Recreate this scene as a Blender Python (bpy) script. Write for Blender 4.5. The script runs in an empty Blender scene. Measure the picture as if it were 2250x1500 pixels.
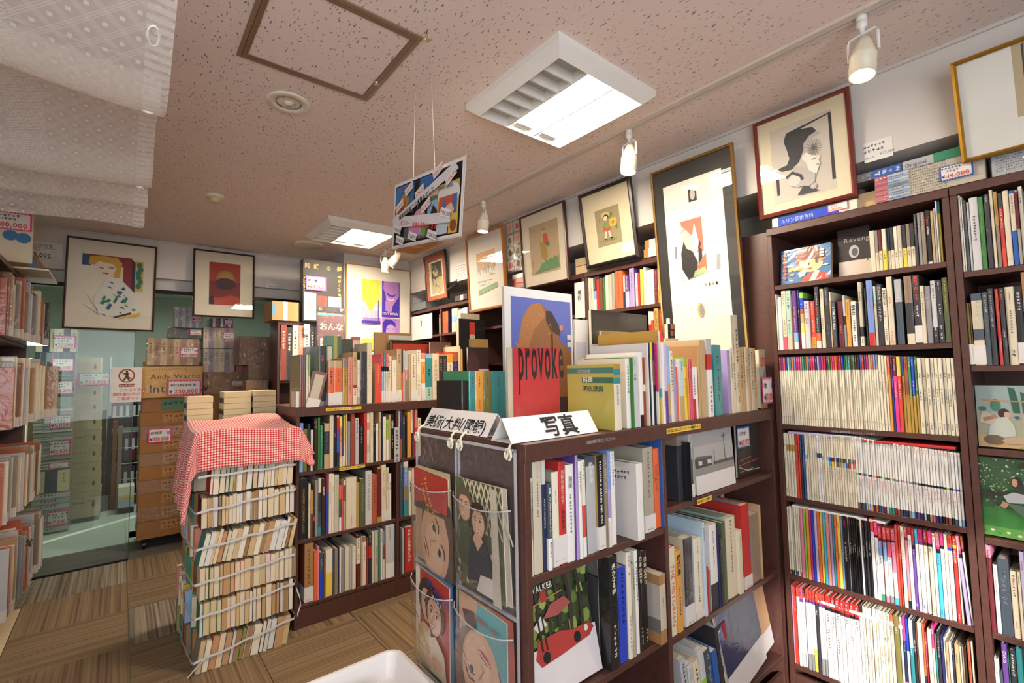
import bpy, bmesh, math, random
from mathutils import Vector, Matrix, Euler
R = math.radians
rnd = random.Random(7)
SC = bpy.context.scene
COL = SC.collection
# ------------------------------------------------------------------ camera
HC = 1.38
F_PX = 1048.1
_y, _p, _r = R(39.368), R(3.625), R(-1.043)
_F = Vector((math.sin(_y)*math.cos(_p), math.cos(_y)*math.cos(_p), math.sin(_p)))
_R0 = Vector((math.cos(_y), -math.sin(_y), 0)); _U0 = _R0.cross(_F)
_Rt = _R0*math.cos(_r)+_U0*math.sin(_r); _Up = -_R0*math.sin(_r)+_U0*math.cos(_r)
CAM = Vector((0, 0, HC))
cd = bpy.data.cameras.new('camera'); cd.sensor_width = 36; cd.lens = F_PX*36/2250; cd.clip_start = .02; cd.clip_end = 60
cam = bpy.data.objects.new('camera', cd); COL.objects.link(cam)
m = Matrix((_Rt, _Up, -_F)).transposed().to_4x4(); m.translation = CAM; cam.matrix_world = m
SC.camera = cam
# ------------------------------------------------------------------ world, sun, daylight, exposure
SC.view_settings.view_transform = 'Standard'; SC.view_settings.look = 'None'
SC.view_settings.gamma = 1; SC.view_settings.exposure = 0.45; SC.view_settings.use_curve_mapping = False
w = bpy.data.worlds.new('world'); SC.world = w; w.use_nodes = True
bg = w.node_tree.nodes['Background']; bg.inputs[0].default_value = (.78, .88, 1, 1); bg.inputs[1].default_value = 1.3
SC.cycles.max_bounces = 7; SC.cycles.diffuse_bounces = 4; SC.cycles.glossy_bounces = 3; SC.cycles.transparent_max_bounces = 24
SC.cycles.caustics_reflective = False; SC.cycles.caustics_refractive = False
SC.cycles.sample_clamp_indirect = 4.0
def light(kind, name, loc, d, power, color, **kw):
    l = bpy.data.lights.new(name, kind); l.energy = power; l.color = color
    for k, v in kw.items(): setattr(l, k, v)
    o = bpy.data.objects.new(name, l); COL.objects.link(o); o.location = loc
    o.rotation_euler = Vector(d).to_track_quat('-Z', 'Y').to_euler()
    return o
DAY = (.86, .92, 1.0); WARM = (1.0, .77, .52); TUBE = (1.0, .84, .66)
light('AREA', 'window_daylight', (-.35, -1.16, 1.45), (.35, 1, -.05), 44, DAY, shape='RECTANGLE', size=2.0, size_y=1.5)
light('SUN', 'sun', (0, -6, 6), (2.41, 1.70, -1.02), 5.0, (1.0, .97, .93), angle=R(1.6))
for lx, ly in ((1.43, 1.33), (1.44, 3.62)):
    light('AREA', 'tube_light', (lx, ly, 2.425), (0, 0, -1), 30, TUBE, shape='RECTANGLE', size=.30, size_y=.46)
light('AREA', 'storeroom_light', (.4, 6.2, 2.32), (0, 0, -1), 15, (.90, 1.0, .90), shape='RECTANGLE', size=.8, size_y=.5)
light('AREA', 'shop_light', (-.35, .6, 2.44), (0, 0, -1), 14, TUBE, shape='RECTANGLE', size=.3, size_y=.5)

# ------------------------------------------------------------------ pixel -> metre on a known plane (measured off the calibrated view)
def ray(u, v): return _Rt*((u-1125)/F_PX) + _Up*((750-v)/F_PX) + _F
def onx(u, v, X): d = ray(u, v); return CAM + d*(X/d.x)
def ony(u, v, Y): d = ray(u, v); return CAM + d*(Y/d.y)
def onz(u, v, Z): d = ray(u, v); return CAM + d*((Z-HC)/d.z)
def yat(u, z, X):
    v = 840.
    for _ in range(6):
        v += (onx(u, v, X).z-z)*520/max(.5, (X*X+1)**.5*.8)
    return onx(u, v, X).y
def xat(u, z, Y):
    v = 840.
    for _ in range(8):
        v += (ony(u, v, Y).z-z)*800/max(.8, Y*1.2)
    return ony(u, v, Y).x

# ------------------------------------------------------------------ colours
PAL = dict(white='e9e6e0', cream='ddcfb0', ivory='e6dcc2', paper='e3d9c6', black='17161a', charcoal='34333a', slate='43505e', grey='8b8a8a', silver='b4b6b8',
 lightgrey='c9c8c8', red='c8231f', scarlet='e0402a', orange='e8641f', amber='e39a1e', yellow='f0cf1c', gold='b8902e', tan='c2a06e', kraft='a87a45', brown='7d4d2a',
 darkbrown='3b2418', maroon='6d1a24', crimson='a31c3a', pink='e77f9c', rose='d9536f', magenta='cf1f7d', salmon='e08a72', lilac='a795c6', purple='6a3f95', indigo='2d2a66', navy='1f2c52',
 blue='1f5db0', royal='1741c8', periwinkle='6f8fd6', skyblue='86b4dd', cyan='1fb2d2', teal='1f8d92', mint='a5cdb8', seagreen='2f8f66', green='2e7d2f', lime='8cc81e', olive='7d7433', moss='56603a',
 brick='9a3f2c', taupe='8d7b66', greige='aaa28e', putty='c8bda4', lightblue='b9cfe0', lavender='c3b6da', hotpink='ea2f8d', skin='e3b58c', rust='b5562b')
def lin(h):
    if isinstance(h, tuple): return h
    h = PAL.get(h, h); h = h if len(h) == 6 else ''.join(c*2 for c in h); o = []
    for i in (0, 2, 4):
        c = int(h[i:i+2], 16)/255
        o.append(c/12.92 if c <= .04045 else ((c+.055)/1.055)**2.4)
    g = .2*o[0]+.7*o[1]+.1*o[2]                    # printed inks are a little duller than the pure swatch
    return tuple((g+(v-g)*.88)*.92 for v in o)
# ------------------------------------------------------------------ materials
MT = {}
def nt(name):
    mt = bpy.data.materials.new(name); mt.use_nodes = True; t = mt.node_tree
    return mt, t, t.nodes['Principled BSDF']
def N(t, kind, **kw):
    n = t.nodes.new(kind)
    for k, v in kw.items():
        if k.startswith('i_'): n.inputs[k[2:].replace('_', ' ')].default_value = v
        else: setattr(n, k, v)
    return n
def vmat(name, rough=.6, coat=0, crough=.08, bump=0, bscale=30, var=.10, vscale=14, metal=0, spec=.4):
    mt, t, b = nt(name); L = t.links.new
    a = N(t, 'ShaderNodeVertexColor', layer_name='Col')
    tc = N(t, 'ShaderNodeTexCoord'); nz = N(t, 'ShaderNodeTexNoise', i_Scale=vscale, i_Detail=4)
    L(tc.outputs['Object'], nz.inputs['Vector'])
    mr = N(t, 'ShaderNodeMapRange'); mr.inputs['To Min'].default_value = 1-var; mr.inputs['To Max'].default_value = 1+var*.6
    L(nz.outputs['Fac'], mr.inputs['Value'])
    mx = N(t, 'ShaderNodeVectorMath', operation='SCALE'); L(a.outputs['Color'], mx.inputs[0]); L(mr.outputs[0], mx.inputs['Scale'])
    L(mx.outputs[0], b.inputs['Base Color'])
    b.inputs['Roughness'].default_value = rough; b.inputs['Metallic'].default_value = metal; b.inputs['Specular IOR Level'].default_value = spec
    if coat: b.inputs['Coat Weight'].default_value = coat; b.inputs['Coat Roughness'].default_value = crough
    if bump:
        n2 = N(t, 'ShaderNodeTexNoise', i_Scale=bscale, i_Detail=3, i_Distortion=1.5); L(tc.outputs['Object'], n2.inputs['Vector'])
        bp = N(t, 'ShaderNodeBump', i_Strength=bump, i_Distance=.01); L(n2.outputs['Fac'], bp.inputs['Height'])
        L(bp.outputs[0], b.inputs['Coat Normal' if coat else 'Normal'])
    MT[name] = mt; return mt
vmat('paper', .62, var=.07)
vmat('gloss', .35, coat=.5, crough=.12, var=.06)
vmat('film', .5, coat=.7, crough=.13, bump=.28, bscale=14, var=.06)
vmat('ink', .6, var=.05)
vmat('plastic', .35, var=.03)
vmat('metal', .3, metal=1, var=.03)
vmat('card', .8, bump=.12, bscale=90, var=.14, vscale=9)
vmat('cloth', .95, bump=.1, bscale=150, var=.1)
vmat('frame_wood', .35, coat=.25, crough=.2, var=.25, vscale=25)
vmat('gilt', .32, metal=.85, var=.2, vscale=40)
vmat('floor_lino', .25, var=.08, vscale=3)
def solid(name, col, rough=.5, **kw):
    mt, t, b = nt(name); b.inputs['Base Color'].default_value = (*lin(col), 1); b.inputs['Roughness'].default_value = rough
    for k, v in kw.items(): b.inputs[k.replace('_', ' ')].default_value = v
    MT[name] = mt; return mt
def laminate():                                   # dark brown shelf laminate, fine mottling
    mt, t, b = nt('laminate'); L = t.links.new
    tc = N(t, 'ShaderNodeTexCoord'); nz = N(t, 'ShaderNodeTexNoise', i_Scale=60, i_Detail=6); L(tc.outputs['Object'], nz.inputs['Vector'])
    r = N(t, 'ShaderNodeValToRGB'); r.color_ramp.elements[0].color = (.070, .027, .020, 1); r.color_ramp.elements[1].color = (.090, .036, .027, 1)
    r.color_ramp.elements[0].position = .35; r.color_ramp.elements[1].position = .7
    L(nz.outputs['Fac'], r.inputs[0]); L(r.outputs[0], b.inputs['Base Color']); b.inputs['Roughness'].default_value = .42
    bp = N(t, 'ShaderNodeBump', i_Strength=.05, i_Distance=.002); L(nz.outputs['Fac'], bp.inputs['Height']); L(bp.outputs[0], b.inputs['Normal'])
    MT['laminate'] = mt
laminate()
def pagesmat():                                   # paper block: fine parallel sheet edges
    mt, t, b = nt('pages'); L = t.links.new
    a = N(t, 'ShaderNodeVertexColor', layer_name='Col'); tc = N(t, 'ShaderNodeTexCoord')
    mp = N(t, 'ShaderNodeMapping'); mp.inputs['Scale'].default_value = (900, 3, 3); L(tc.outputs['Object'], mp.inputs['Vector'])
    nz = N(t, 'ShaderNodeTexNoise', i_Scale=1, i_Detail=2); L(mp.outputs[0], nz.inputs['Vector'])
    mr = N(t, 'ShaderNodeMapRange'); mr.inputs['To Min'].default_value = .72; mr.inputs['To Max'].default_value = 1.12; L(nz.outputs['Fac'], mr.inputs['Value'])
    mx = N(t, 'ShaderNodeVectorMath', operation='SCALE'); L(a.outputs['Color'], mx.inputs[0]); L(mr.outputs[0], mx.inputs['Scale']); L(mx.outputs[0], b.inputs['Base Color'])
    b.inputs['Roughness'].default_value = .85; MT['pages'] = mt
pagesmat()
def ceilmat():                                    # fissured mineral board
    mt, t, b = nt('ceiling_board'); L = t.links.new
    tc = N(t, 'ShaderNodeTexCoord')
    mp = N(t, 'ShaderNodeMapping'); mp.inputs['Scale'].default_value = (100, 38, 1); mp.inputs['Rotation'].default_value = (0, 0, R(3)); L(tc.outputs['Object'], mp.inputs['Vector'])
    wv = N(t, 'ShaderNodeTexNoise', i_Scale=.7, i_Detail=2); L(mp.outputs[0], wv.inputs['Vector'])
    ad = N(t, 'ShaderNodeVectorMath', operation='MULTIPLY_ADD'); ad.inputs[1].default_value = (1.6, 1.6, 0); L(wv.outputs['Color'], ad.inputs[0]); L(mp.outputs[0], ad.inputs[2])
    v = N(t, 'ShaderNodeTexVoronoi', feature='F1', i_Scale=1.0, i_Randomness=1.0); L(ad.outputs[0], v.inputs['Vector'])
    lt = N(t, 'ShaderNodeMapRange'); lt.inputs['From Min'].default_value = .13; lt.inputs['From Max'].default_value = .24; L(v.outputs['Distance'], lt.inputs['Value'])
    rn = N(t, 'ShaderNodeTexNoise', i_Scale=26, i_Detail=1); L(tc.outputs['Object'], rn.inputs['Vector'])
    g = N(t, 'ShaderNodeMath', operation='GREATER_THAN'); g.inputs[1].default_value = .36; L(rn.outputs['Fac'], g.inputs[0])
    iv = N(t, 'ShaderNodeMath', operation='SUBTRACT'); iv.inputs[0].default_value = 1; L(lt.outputs[0], iv.inputs[1])
    ml = N(t, 'ShaderNodeMath', operation='MULTIPLY'); L(iv.outputs[0], ml.inputs[0]); L(g.outputs[0], ml.inputs[1])
    mx = N(t, 'ShaderNodeMix', data_type='RGBA'); mx.inputs['A'].default_value = (.78, .655, .60, 1); mx.inputs['B'].default_value = (.24, .20, .195, 1)
    L(ml.outputs[0], mx.inputs['Factor']); L(mx.outputs['Result'], b.inputs['Base Color']); b.inputs['Roughness'].default_value = .9
    s = N(t, 'ShaderNodeMath', operation='MULTIPLY'); s.inputs[1].default_value = -1; L(ml.outputs[0], s.inputs[0])
    bp = N(t, 'ShaderNodeBump', i_Strength=.5, i_Distance=.003); L(s.outputs[0], bp.inputs['Height']); L(bp.outputs[0], b.inputs['Normal'])
    MT['ceiling_board'] = mt
ceilmat()
def wallmat(name, c1, sc=350):
    mt, t, b = nt(name); L = t.links.new
    tc = N(t, 'ShaderNodeTexCoord'); nz = N(t, 'ShaderNodeTexNoise', i_Scale=sc, i_Detail=4); L(tc.outputs['Object'], nz.inputs['Vector'])
    n2 = N(t, 'ShaderNodeTexNoise', i_Scale=2.2, i_Detail=3); L(tc.outputs['Object'], n2.inputs['Vector'])
    mr = N(t, 'ShaderNodeMapRange'); mr.inputs['To Min'].default_value = .93; mr.inputs['To Max'].default_value = 1.05; L(n2.outputs['Fac'], mr.inputs['Value'])
    c = N(t, 'ShaderNodeVectorMath', operation='SCALE'); c.inputs[0].default_value = lin(c1); L(mr.outputs[0], c.inputs['Scale']); L(c.outputs[0], b.inputs['Base Color'])
    bp = N(t, 'ShaderNodeBump', i_Strength=.25, i_Distance=.001); L(nz.outputs['Fac'], bp.inputs['Height']); L(bp.outputs[0], b.inputs['Normal']); b.inputs['Roughness'].default_value = .85
    MT[name] = mt
wallmat('wallpaper', 'd9d3cb'); wallmat('green_wall', 'c9d6c6', 60); wallmat('lino', 'b4bfae', 40); wallmat('concrete', 'b79a82', 20)
def carpet(name, rot, base, dark, light_):
    mt, t, b = nt(name); L = t.links.new
    tc = N(t, 'ShaderNodeTexCoord'); oi = N(t, 'ShaderNodeObjectInfo')
    mp = N(t, 'ShaderNodeMapping'); mp.inputs['Scale'].default_value = (75, .5, 1) if not rot else (.5, 75, 1)
    ad = N(t, 'ShaderNodeVectorMath', operation='MULTIPLY_ADD'); ad.inputs[1].default_value = (9, 9, 9); L(oi.outputs['Random'], ad.inputs[0]); L(tc.outputs['Object'], ad.inputs[2])
    L(ad.outputs[0], mp.inputs['Vector'])
    nz = N(t, 'ShaderNodeTexNoise', i_Scale=1, i_Detail=3, i_Roughness=.6); L(mp.outputs[0], nz.inputs['Vector'])
    r = N(t, 'ShaderNodeValToRGB'); e = r.color_ramp.elements; e[0].position = .30; e[0].color = (*lin(dark), 1); e[1].position = .72; e[1].color = (*lin(light_), 1)
    e2 = e.new(.5); e2.color = (*lin(base), 1)
    L(nz.outputs['Fac'], r.inputs[0])
    f = N(t, 'ShaderNodeTexNoise', i_Scale=420, i_Detail=2); L(tc.outputs['Object'], f.inputs['Vector'])
    mr = N(t, 'ShaderNodeMapRange'); mr.inputs['To Min'].default_value = .75; mr.inputs['To Max'].default_value = 1.2; L(f.outputs['Fac'], mr.inputs['Value'])
    c = N(t, 'ShaderNodeVectorMath', operation='SCALE'); L(r.outputs[0], c.inputs[0]); L(mr.outputs[0], c.inputs['Scale']); L(c.outputs[0], b.inputs['Base Color'])
    bp = N(t, 'ShaderNodeBump', i_Strength=.5, i_Distance=.003); L(nz.outputs['Fac'], bp.inputs['Height']); L(bp.outputs[0], b.inputs['Normal']); b.inputs['Roughness'].default_value = .95
    MT[name] = mt
carpet('carpet_a', False, '826746', '54432e', '9a8058'); carpet('carpet_b', True, '7f6644', '5f4c33', '927a56')
carpet('carpet_c', False, '857661', '463b2f', 'a8987e'); carpet('carpet_dark', True, '5d534b', '4a423c', '6b6058')
def thin_glass(name, tint=(1, 1, 1), haze=0., rough=.0, ior=1.5, bump=0, bscale=8):
    mt, t, b = nt(name); L = t.links.new; t.nodes.remove(b)
    o = t.nodes['Material Output']; tr = N(t, 'ShaderNodeBsdfTransparent'); tr.inputs[0].default_value = (*tint, 1)
    gl = N(t, 'ShaderNodeBsdfGlossy'); gl.inputs['Roughness'].default_value = rough; fr = N(t, 'ShaderNodeFresnel', i_IOR=ior)
    ge = N(t, 'ShaderNodeNewGeometry'); im = N(t, 'ShaderNodeMix', data_type='FLOAT'); im.inputs['A'].default_value = ior; im.inputs['B'].default_value = 1/ior
    L(ge.outputs['Backfacing'], im.inputs['Factor']); L(im.outputs['Result'], fr.inputs['IOR'])      # a thin sheet reflects alike from both sides
    mx = N(t, 'ShaderNodeMixShader'); L(fr.outputs[0], mx.inputs[0]); L(gl.outputs[0], mx.inputs[2])
    last = tr.outputs[0]
    if haze:
        df = N(t, 'ShaderNodeBsdfDiffuse'); df.inputs[0].default_value = (.8, .8, .82, 1)
        m2 = N(t, 'ShaderNodeMixShader'); m2.inputs[0].default_value = haze; L(tr.outputs[0], m2.inputs[1]); L(df.outputs[0], m2.inputs[2]); last = m2.outputs[0]
    L(last, mx.inputs[1]); L(mx.outputs[0], o.inputs[0])
    if bump:
        tc = N(t, 'ShaderNodeTexCoord'); nz = N(t, 'ShaderNodeTexNoise', i_Scale=bscale, i_Detail=3, i_Distortion=2.5); L(tc.outputs['Object'], nz.inputs['Vector'])
        bp = N(t, 'ShaderNodeBump', i_Strength=bump, i_Distance=.02); L(nz.outputs['Fac'], bp.inputs['Height']); L(bp.outputs[0], gl.inputs['Normal']); L(bp.outputs[0], fr.inputs['Normal'])
    MT[name] = mt
thin_glass('glass', (.97, .98, .97)); thin_glass('door_glass', (.93, .97, .945), .02, 0, 1.28)
thin_glass('vinyl', (.95, .95, .96), .03, .10, 1.5, .5, 9); thin_glass('wrap', (.97, .97, .97), .05, .14, 1.5, .9, 11)
thin_glass('vinyl_edge', (.8, .82, .88), .45, .2, 1.6)
def emit(name, col, s):
    mt, t, b = nt(name); b.inputs['Emission Color'].default_value = (*col, 1); b.inputs['Emission Strength'].default_value = s; MT[name] = mt
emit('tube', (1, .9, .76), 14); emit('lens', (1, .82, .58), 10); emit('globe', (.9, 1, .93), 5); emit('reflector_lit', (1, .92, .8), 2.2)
solid('enamel', 'e4e0d8', .35); solid('chrome', 'd8d4cc', .12, Metallic=1.0); solid('rubber', '18181a', .6)
def gingham():
    mt, t, b = nt('gingham'); L = t.links.new
    uv = N(t, 'ShaderNodeUVMap', uv_map='UVMap'); sx = N(t, 'ShaderNodeSeparateXYZ'); L(uv.outputs[0], sx.inputs[0])
    outs = []
    for k in ('X', 'Y'):
        a = N(t, 'ShaderNodeMath', operation='MULTIPLY'); a.inputs[1].default_value = 1/.0125; L(sx.outputs[k], a.inputs[0])
        f = N(t, 'ShaderNodeMath', operation='FRACT'); L(a.outputs[0], f.inputs[0])
        g = N(t, 'ShaderNodeMath', operation='GREATER_THAN'); g.inputs[1].default_value = .5; L(f.outputs[0], g.inputs[0]); outs.append(g)
    s = N(t, 'ShaderNodeMath', operation='ADD'); L(outs[0].outputs[0], s.inputs[0]); L(outs[1].outputs[0], s.inputs[1])
    h = N(t, 'ShaderNodeMath', operation='MULTIPLY'); h.inputs[1].default_value = .5; L(s.outputs[0], h.inputs[0])
    r = N(t, 'ShaderNodeValToRGB'); r.color_ramp.interpolation = 'CONSTANT'; e = r.color_ramp.elements
    e[0].color = (.85, .74, .68, 1); e[1].position = .75; e[1].color = (.52, .018, .025, 1); e2 = e.new(.3); e2.color = (.68, .16, .14, 1)
    L(h.outputs[0], r.inputs[0]); L(r.outputs[0], b.inputs['Base Color']); b.inputs['Roughness'].default_value = .95
    b.inputs['Sheen Weight'].default_value = .2; MT['gingham'] = mt
gingham()
def lace():
    mt, t, b = nt('lace'); L = t.links.new; o = t.nodes['Material Output']; t.nodes.remove(b)
    uv = N(t, 'ShaderNodeUVMap', uv_map='UVMap'); sx = N(t, 'ShaderNodeSeparateXYZ'); L(uv.outputs[0], sx.inputs[0])
    def M(op, a, b_=None):
        n = N(t, 'ShaderNodeMath', operation=op)
        for i, v in enumerate((a, b_)):
            if v is None: continue
            if isinstance(v, (int, float)): n.inputs[i].default_value = v
            else: L(v, n.inputs[i])
        return n.outputs[0]
    X, Y = sx.outputs['X'], sx.outputs['Y']
    p, q = M('ADD', X, Y), M('SUBTRACT', X, Y)
    def stripe(v, per, lo): return M('GREATER_THAN', M('FRACT', M('MULTIPLY', v, 1/per)), lo)
    cell = .062
    def band(v): # three thin lines in each cell
        f = M('FRACT', M('MULTIPLY', v, 1/cell)); w_ = M('LESS_THAN', M('ABSOLUTE', M('SUBTRACT', f, .5)), .16)
        return M('MULTIPLY', w_, stripe(v, cell/9, .5))
    lines = M('MAXIMUM', band(p), band(q))
    # four-petal motif at cell centres
    fp = M('SUBTRACT', M('FRACT', M('MULTIPLY', p, 1/cell)), .5); fq = M('SUBTRACT', M('FRACT', M('MULTIPLY', q, 1/cell)), .5)
    fp2 = M('SUBTRACT', .5, M('ABSOLUTE', fp)); fq2 = M('SUBTRACT', .5, M('ABSOLUTE', fq))
    petal = M('LESS_THAN', M('ADD', M('MULTIPLY', fp2, fq2), M('MULTIPLY', M('ADD', fp2, fq2), .02)), .0075)
    near = M('LESS_THAN', M('MAXIMUM', fp2, fq2), .13)
    flower = M('MULTIPLY', petal, near)
    body = M('MAXIMUM', M('MULTIPLY', lines, .45), flower)
    # left border: diamonds between ladders, x < .17 measured from the far edge
    inb = M('LESS_THAN', M('ABSOLUTE', M('SUBTRACT', X, -.335)), .045)
    dd = M('ADD', M('ABSOLUTE', M('MULTIPLY', M('SUBTRACT', X, -.335), 1/.04)), M('ABSOLUTE', M('MULTIPLY', M('SUBTRACT', M('FRACT', M('MULTIPLY', Y, 1/.04)), .5), 2)))
    dia = M('LESS_THAN', M('ABSOLUTE', M('SUBTRACT', M('FRACT', M('MULTIPLY', dd, 2)), .5)), .2)
    ins = M('MULTIPLY', inb, dia)
    edge = M('MULTIPLY', M('GREATER_THAN', X, -.05), M('GREATER_THAN', M('SINE', M('MULTIPLY', Y, 260)), -.2))
    msk = M('MAXIMUM', M('MAXIMUM', M('MULTIPLY', body, M('SUBTRACT', 1, inb)), M('MULTIPLY', ins, .8)), M('MULTIPLY', edge, .7))
    al = M('ADD', .50, M('MULTIPLY', msk, .45))
    tr = N(t, 'ShaderNodeBsdfTransparent'); df = N(t, 'ShaderNodeBsdfDiffuse'); tl = N(t, 'ShaderNodeBsdfTranslucent')
    df.inputs[0].default_value = (.80, .77, .74, 1); tl.inputs[0].default_value = (.80, .77, .74, 1)
    m1 = N(t, 'ShaderNodeMixShader'); m1.inputs[0].default_value = .4; L(df.outputs[0], m1.inputs[1]); L(tl.outputs[0], m1.inputs[2])
    m2 = N(t, 'ShaderNodeMixShader'); L(al, m2.inputs[0]); L(tr.outputs[0], m2.inputs[1]); L(m1.outputs[0], m2.inputs[2]); L(m2.outputs[0], o.inputs[0])
    MT['lace'] = mt
lace()
# ------------------------------------------------------------------ glyph library (Blender's own font, no file read)
GL = {}
def glyphs(chars):
    chars = sorted(set(chars)-set(GL)-{' '}); obs = []
    for bold in (0, 1):
        for c in chars:
            cu = bpy.data.curves.new('g', 'FONT'); cu.body = c; cu.size = 1; cu.resolution_u = 2; cu.fill_mode = 'FRONT'
            if bold: cu.offset = .018
            o = bpy.data.objects.new('g', cu); COL.objects.link(o); obs.append((c, bold, o))
    dg = bpy.context.evaluated_depsgraph_get(); dg.update()
    for c, bold, o in obs:
        me = bpy.data.meshes.new_from_object(o.evaluated_get(dg)) if True else None
        vs = [(v.co.x, v.co.y) for v in me.vertices]; fs = [tuple(p.vertices) for p in me.polygons]
        if vs:
            x0, x1 = min(v[0] for v in vs), max(v[0] for v in vs)
        else: x0 = x1 = 0
        cjk = ord(c) > 0x2e00
        adv = 1.0 if cjk else (x1+.09 if vs else .3)
        GL[(c, bold)] = (vs, fs, adv); GL[c] = 1
        bpy.data.meshes.remove(me)
    for c, bold, o in obs:
        cu = o.data; bpy.data.objects.remove(o); bpy.data.curves.remove(cu)
def is_lat(s): return all(ord(c) < 0x2e00 for c in s)
class MB:
    """collects faces with a colour each; build() links them as one mesh object"""
    def __init__(s): s.v = []; s.f = []; s.c = []
    def face(s, pts, col):
        n = len(s.v); s.v += [tuple(p) for p in pts]; s.f.append(tuple(range(n, n+len(pts)))); s.c.append(lin(col)); return s
    def box(s, x0, y0, z0, x1, y1, z1, col):
        n = len(s.v); s.v += [(x, y, z) for z in (z0, z1) for y in (y0, y1) for x in (x0, x1)]
        s.f += [tuple(n+i for i in q) for q in ((0, 2, 3, 1), (4, 5, 7, 6), (0, 1, 5, 4), (2, 6, 7, 3), (0, 4, 6, 2), (1, 3, 7, 5))]; s.c += [lin(col)]*6
        return s
    def hexa(s, P, col):  # eight corners: bottom four ccw then top four
        n = len(s.v); s.v += [tuple(p) for p in P]
        s.f += [tuple(n+i for i in q) for q in ((3, 2, 1, 0), (4, 5, 6, 7), (0, 1, 5, 4), (1, 2, 6, 5), (2, 3, 7, 6), (3, 0, 4, 7))]; s.c += [lin(col)]*6; return s
    def bbox(s, x0, y0, z0, x1, y1, z1, col, b=.002):  # box with chamfered vertical and top edges
        P = [(x0+b, y0), (x1-b, y0), (x1, y0+b), (x1, y1-b), (x1-b, y1), (x0+b, y1), (x0, y1-b), (x0, y0+b)]
        cx, cy = (x0+x1)/2, (y0+y1)/2
        s.loft([[(x*1, y*1, z0) for x, y in P], [(x, y, z1-b) for x, y in P], [(cx+(x-cx)*(1-2*b/max(.01, x1-x0)), cy+(y-cy)*(1-2*b/max(.01, y1-y0)), z1) for x, y in P]], col)
        return s
    def loft(s, rings, col, caps=True, closed=True):
        n0 = len(s.v); k = len(rings[0]); c = lin(col)
        for r in rings: s.v += [tuple(p) for p in r]
        for i in range(len(rings)-1):
            for j in range(k if closed else k-1):
                a, b = n0+i*k+j, n0+i*k+(j+1) % k; s.f.append((a, b, b+k, a+k)); s.c.append(c)
        if caps:
            s.f.append(tuple(n0+j for j in reversed(range(k)))); s.f.append(tuple(n0+(len(rings)-1)*k+j for j in range(k))); s.c += [c, c]
        return s
    def tube(s, pts, r, col, k=8, caps=True):
        pts = [Vector(p) for p in pts]; rings = []
        for i, p in enumerate(pts):
            d = (pts[min(i+1, len(pts)-1)]-pts[max(i-1, 0)]).normalized(); a = d.orthogonal().normalized() if abs(d.z) > .9 else d.cross(Vector((0, 0, 1))).normalized(); b = d.cross(a)
            rr = r[i] if isinstance(r, (list, tuple)) else r
            rings.append([p+(a*math.cos(2*math.pi*j/k)+b*math.sin(2*math.pi*j/k))*rr for j in range(k)])
        s.loft(rings, col, caps)
    def lathe(s, prof, col, k=24, M=None, caps=False):
        rings = [[(M or Matrix())@Vector((r*math.cos(2*math.pi*j/k), r*math.sin(2*math.pi*j/k), z)) for j in range(k)] for r, z in prof]
        s.loft(rings, col, caps)
    def text(s, txt, o, right, up, size, col, vert=False, bold=0, center=False, sx=1.0):
        """o = start; latin runs along right; vertical text stacks along -up"""
        o, right, up = Vector(o), Vector(right).normalized(), Vector(up).normalized(); c = lin(col)
        if center and not vert: o = o-right*(s.tw(txt, size, bold)*sx/2)
        if vert: o = o-up*size*.86-right*size*.5
        cur = 0.
        for ch in txt:
            if ch == ' ': cur += .35 if vert else .3; continue
            g = GL.get((ch, bold))
            if not g: continue
            vs, fs, adv = g; n = len(s.v)
            if vert:
                if ch == 'ー' : pts = [(o+right*((.5-(y-.38))*size)+up*((.5-x+.36-cur)*size)) for x, y in vs]
                elif ord(ch) < 0x2e00: pts = [o+right*((x+.5-adv/2)*size)+up*((y-cur)*size) for x, y in vs]
                else: pts = [o+right*(x*size)+up*((y-cur)*size) for x, y in vs]
                cur += 1.02
            else:
                pts = [o+right*((x+cur)*size*sx)+up*(y*size) for x, y in vs]; cur += adv
            s.v += [tuple(p) for p in pts]; s.f += [tuple(n+i for i in f) for f in fs]; s.c += [c]*len(fs)
        return s
    def tw(s, txt, size, bold=0): return sum((.3 if ch == ' ' else GL[(ch, bold)][2]) for ch in txt if ch == ' ' or (ch, bold) in GL)*size
    def marks(s, n, o, right, up, size, col, seed=0, vert=True):
        """rows of tiny strokes: print too small to read in the photograph"""
        rr = random.Random(seed); o, right, up = Vector(o), Vector(right), Vector(up)
        for k in range(n):
            if rr.random() < .08: continue
            b = o-up*(size*1.08*k) if vert else o+right*(size*1.08*k)
            for _ in range(3):
                y = rr.uniform(.15, .85)*size; x0 = rr.uniform(0, .3)*size; x1 = rr.uniform(.6, .9)*size; h = size*.13
                s.face([b+right*(x0-size/2)-up*(y), b+right*(x1-size/2)-up*y, b+right*(x1-size/2)-up*(y-h), b+right*(x0-size/2)-up*(y-h)], col)
            x = rr.uniform(-.25, .2)*size; h = size*.12
            s.face([b+right*x-up*size*.9, b+right*(x+h)-up*size*.9, b+right*(x+h)-up*size*.1, b+right*x-up*size*.1], col)
        return s
    def build(s, name, mat, parent=None, M=None, smooth=False):
        me = bpy.data.meshes.new(name); me.from_pydata(s.v, [], s.f)
        ca = me.color_attributes.new('Col', 'FLOAT_COLOR', 'CORNER'); buf = []
        for f, c in zip(s.f, s.c): buf += [c[0], c[1], c[2], 1.0]*len(f)
        ca.data.foreach_set('color', buf)
        if smooth: me.polygons.foreach_set('use_smooth', [True]*len(me.polygons))
        me.materials.append(MT[mat]); o = bpy.data.objects.new(name, me); COL.objects.link(o)
        if parent: o.parent = parent
        if M is not None: o.matrix_local = M
        return o
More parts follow.
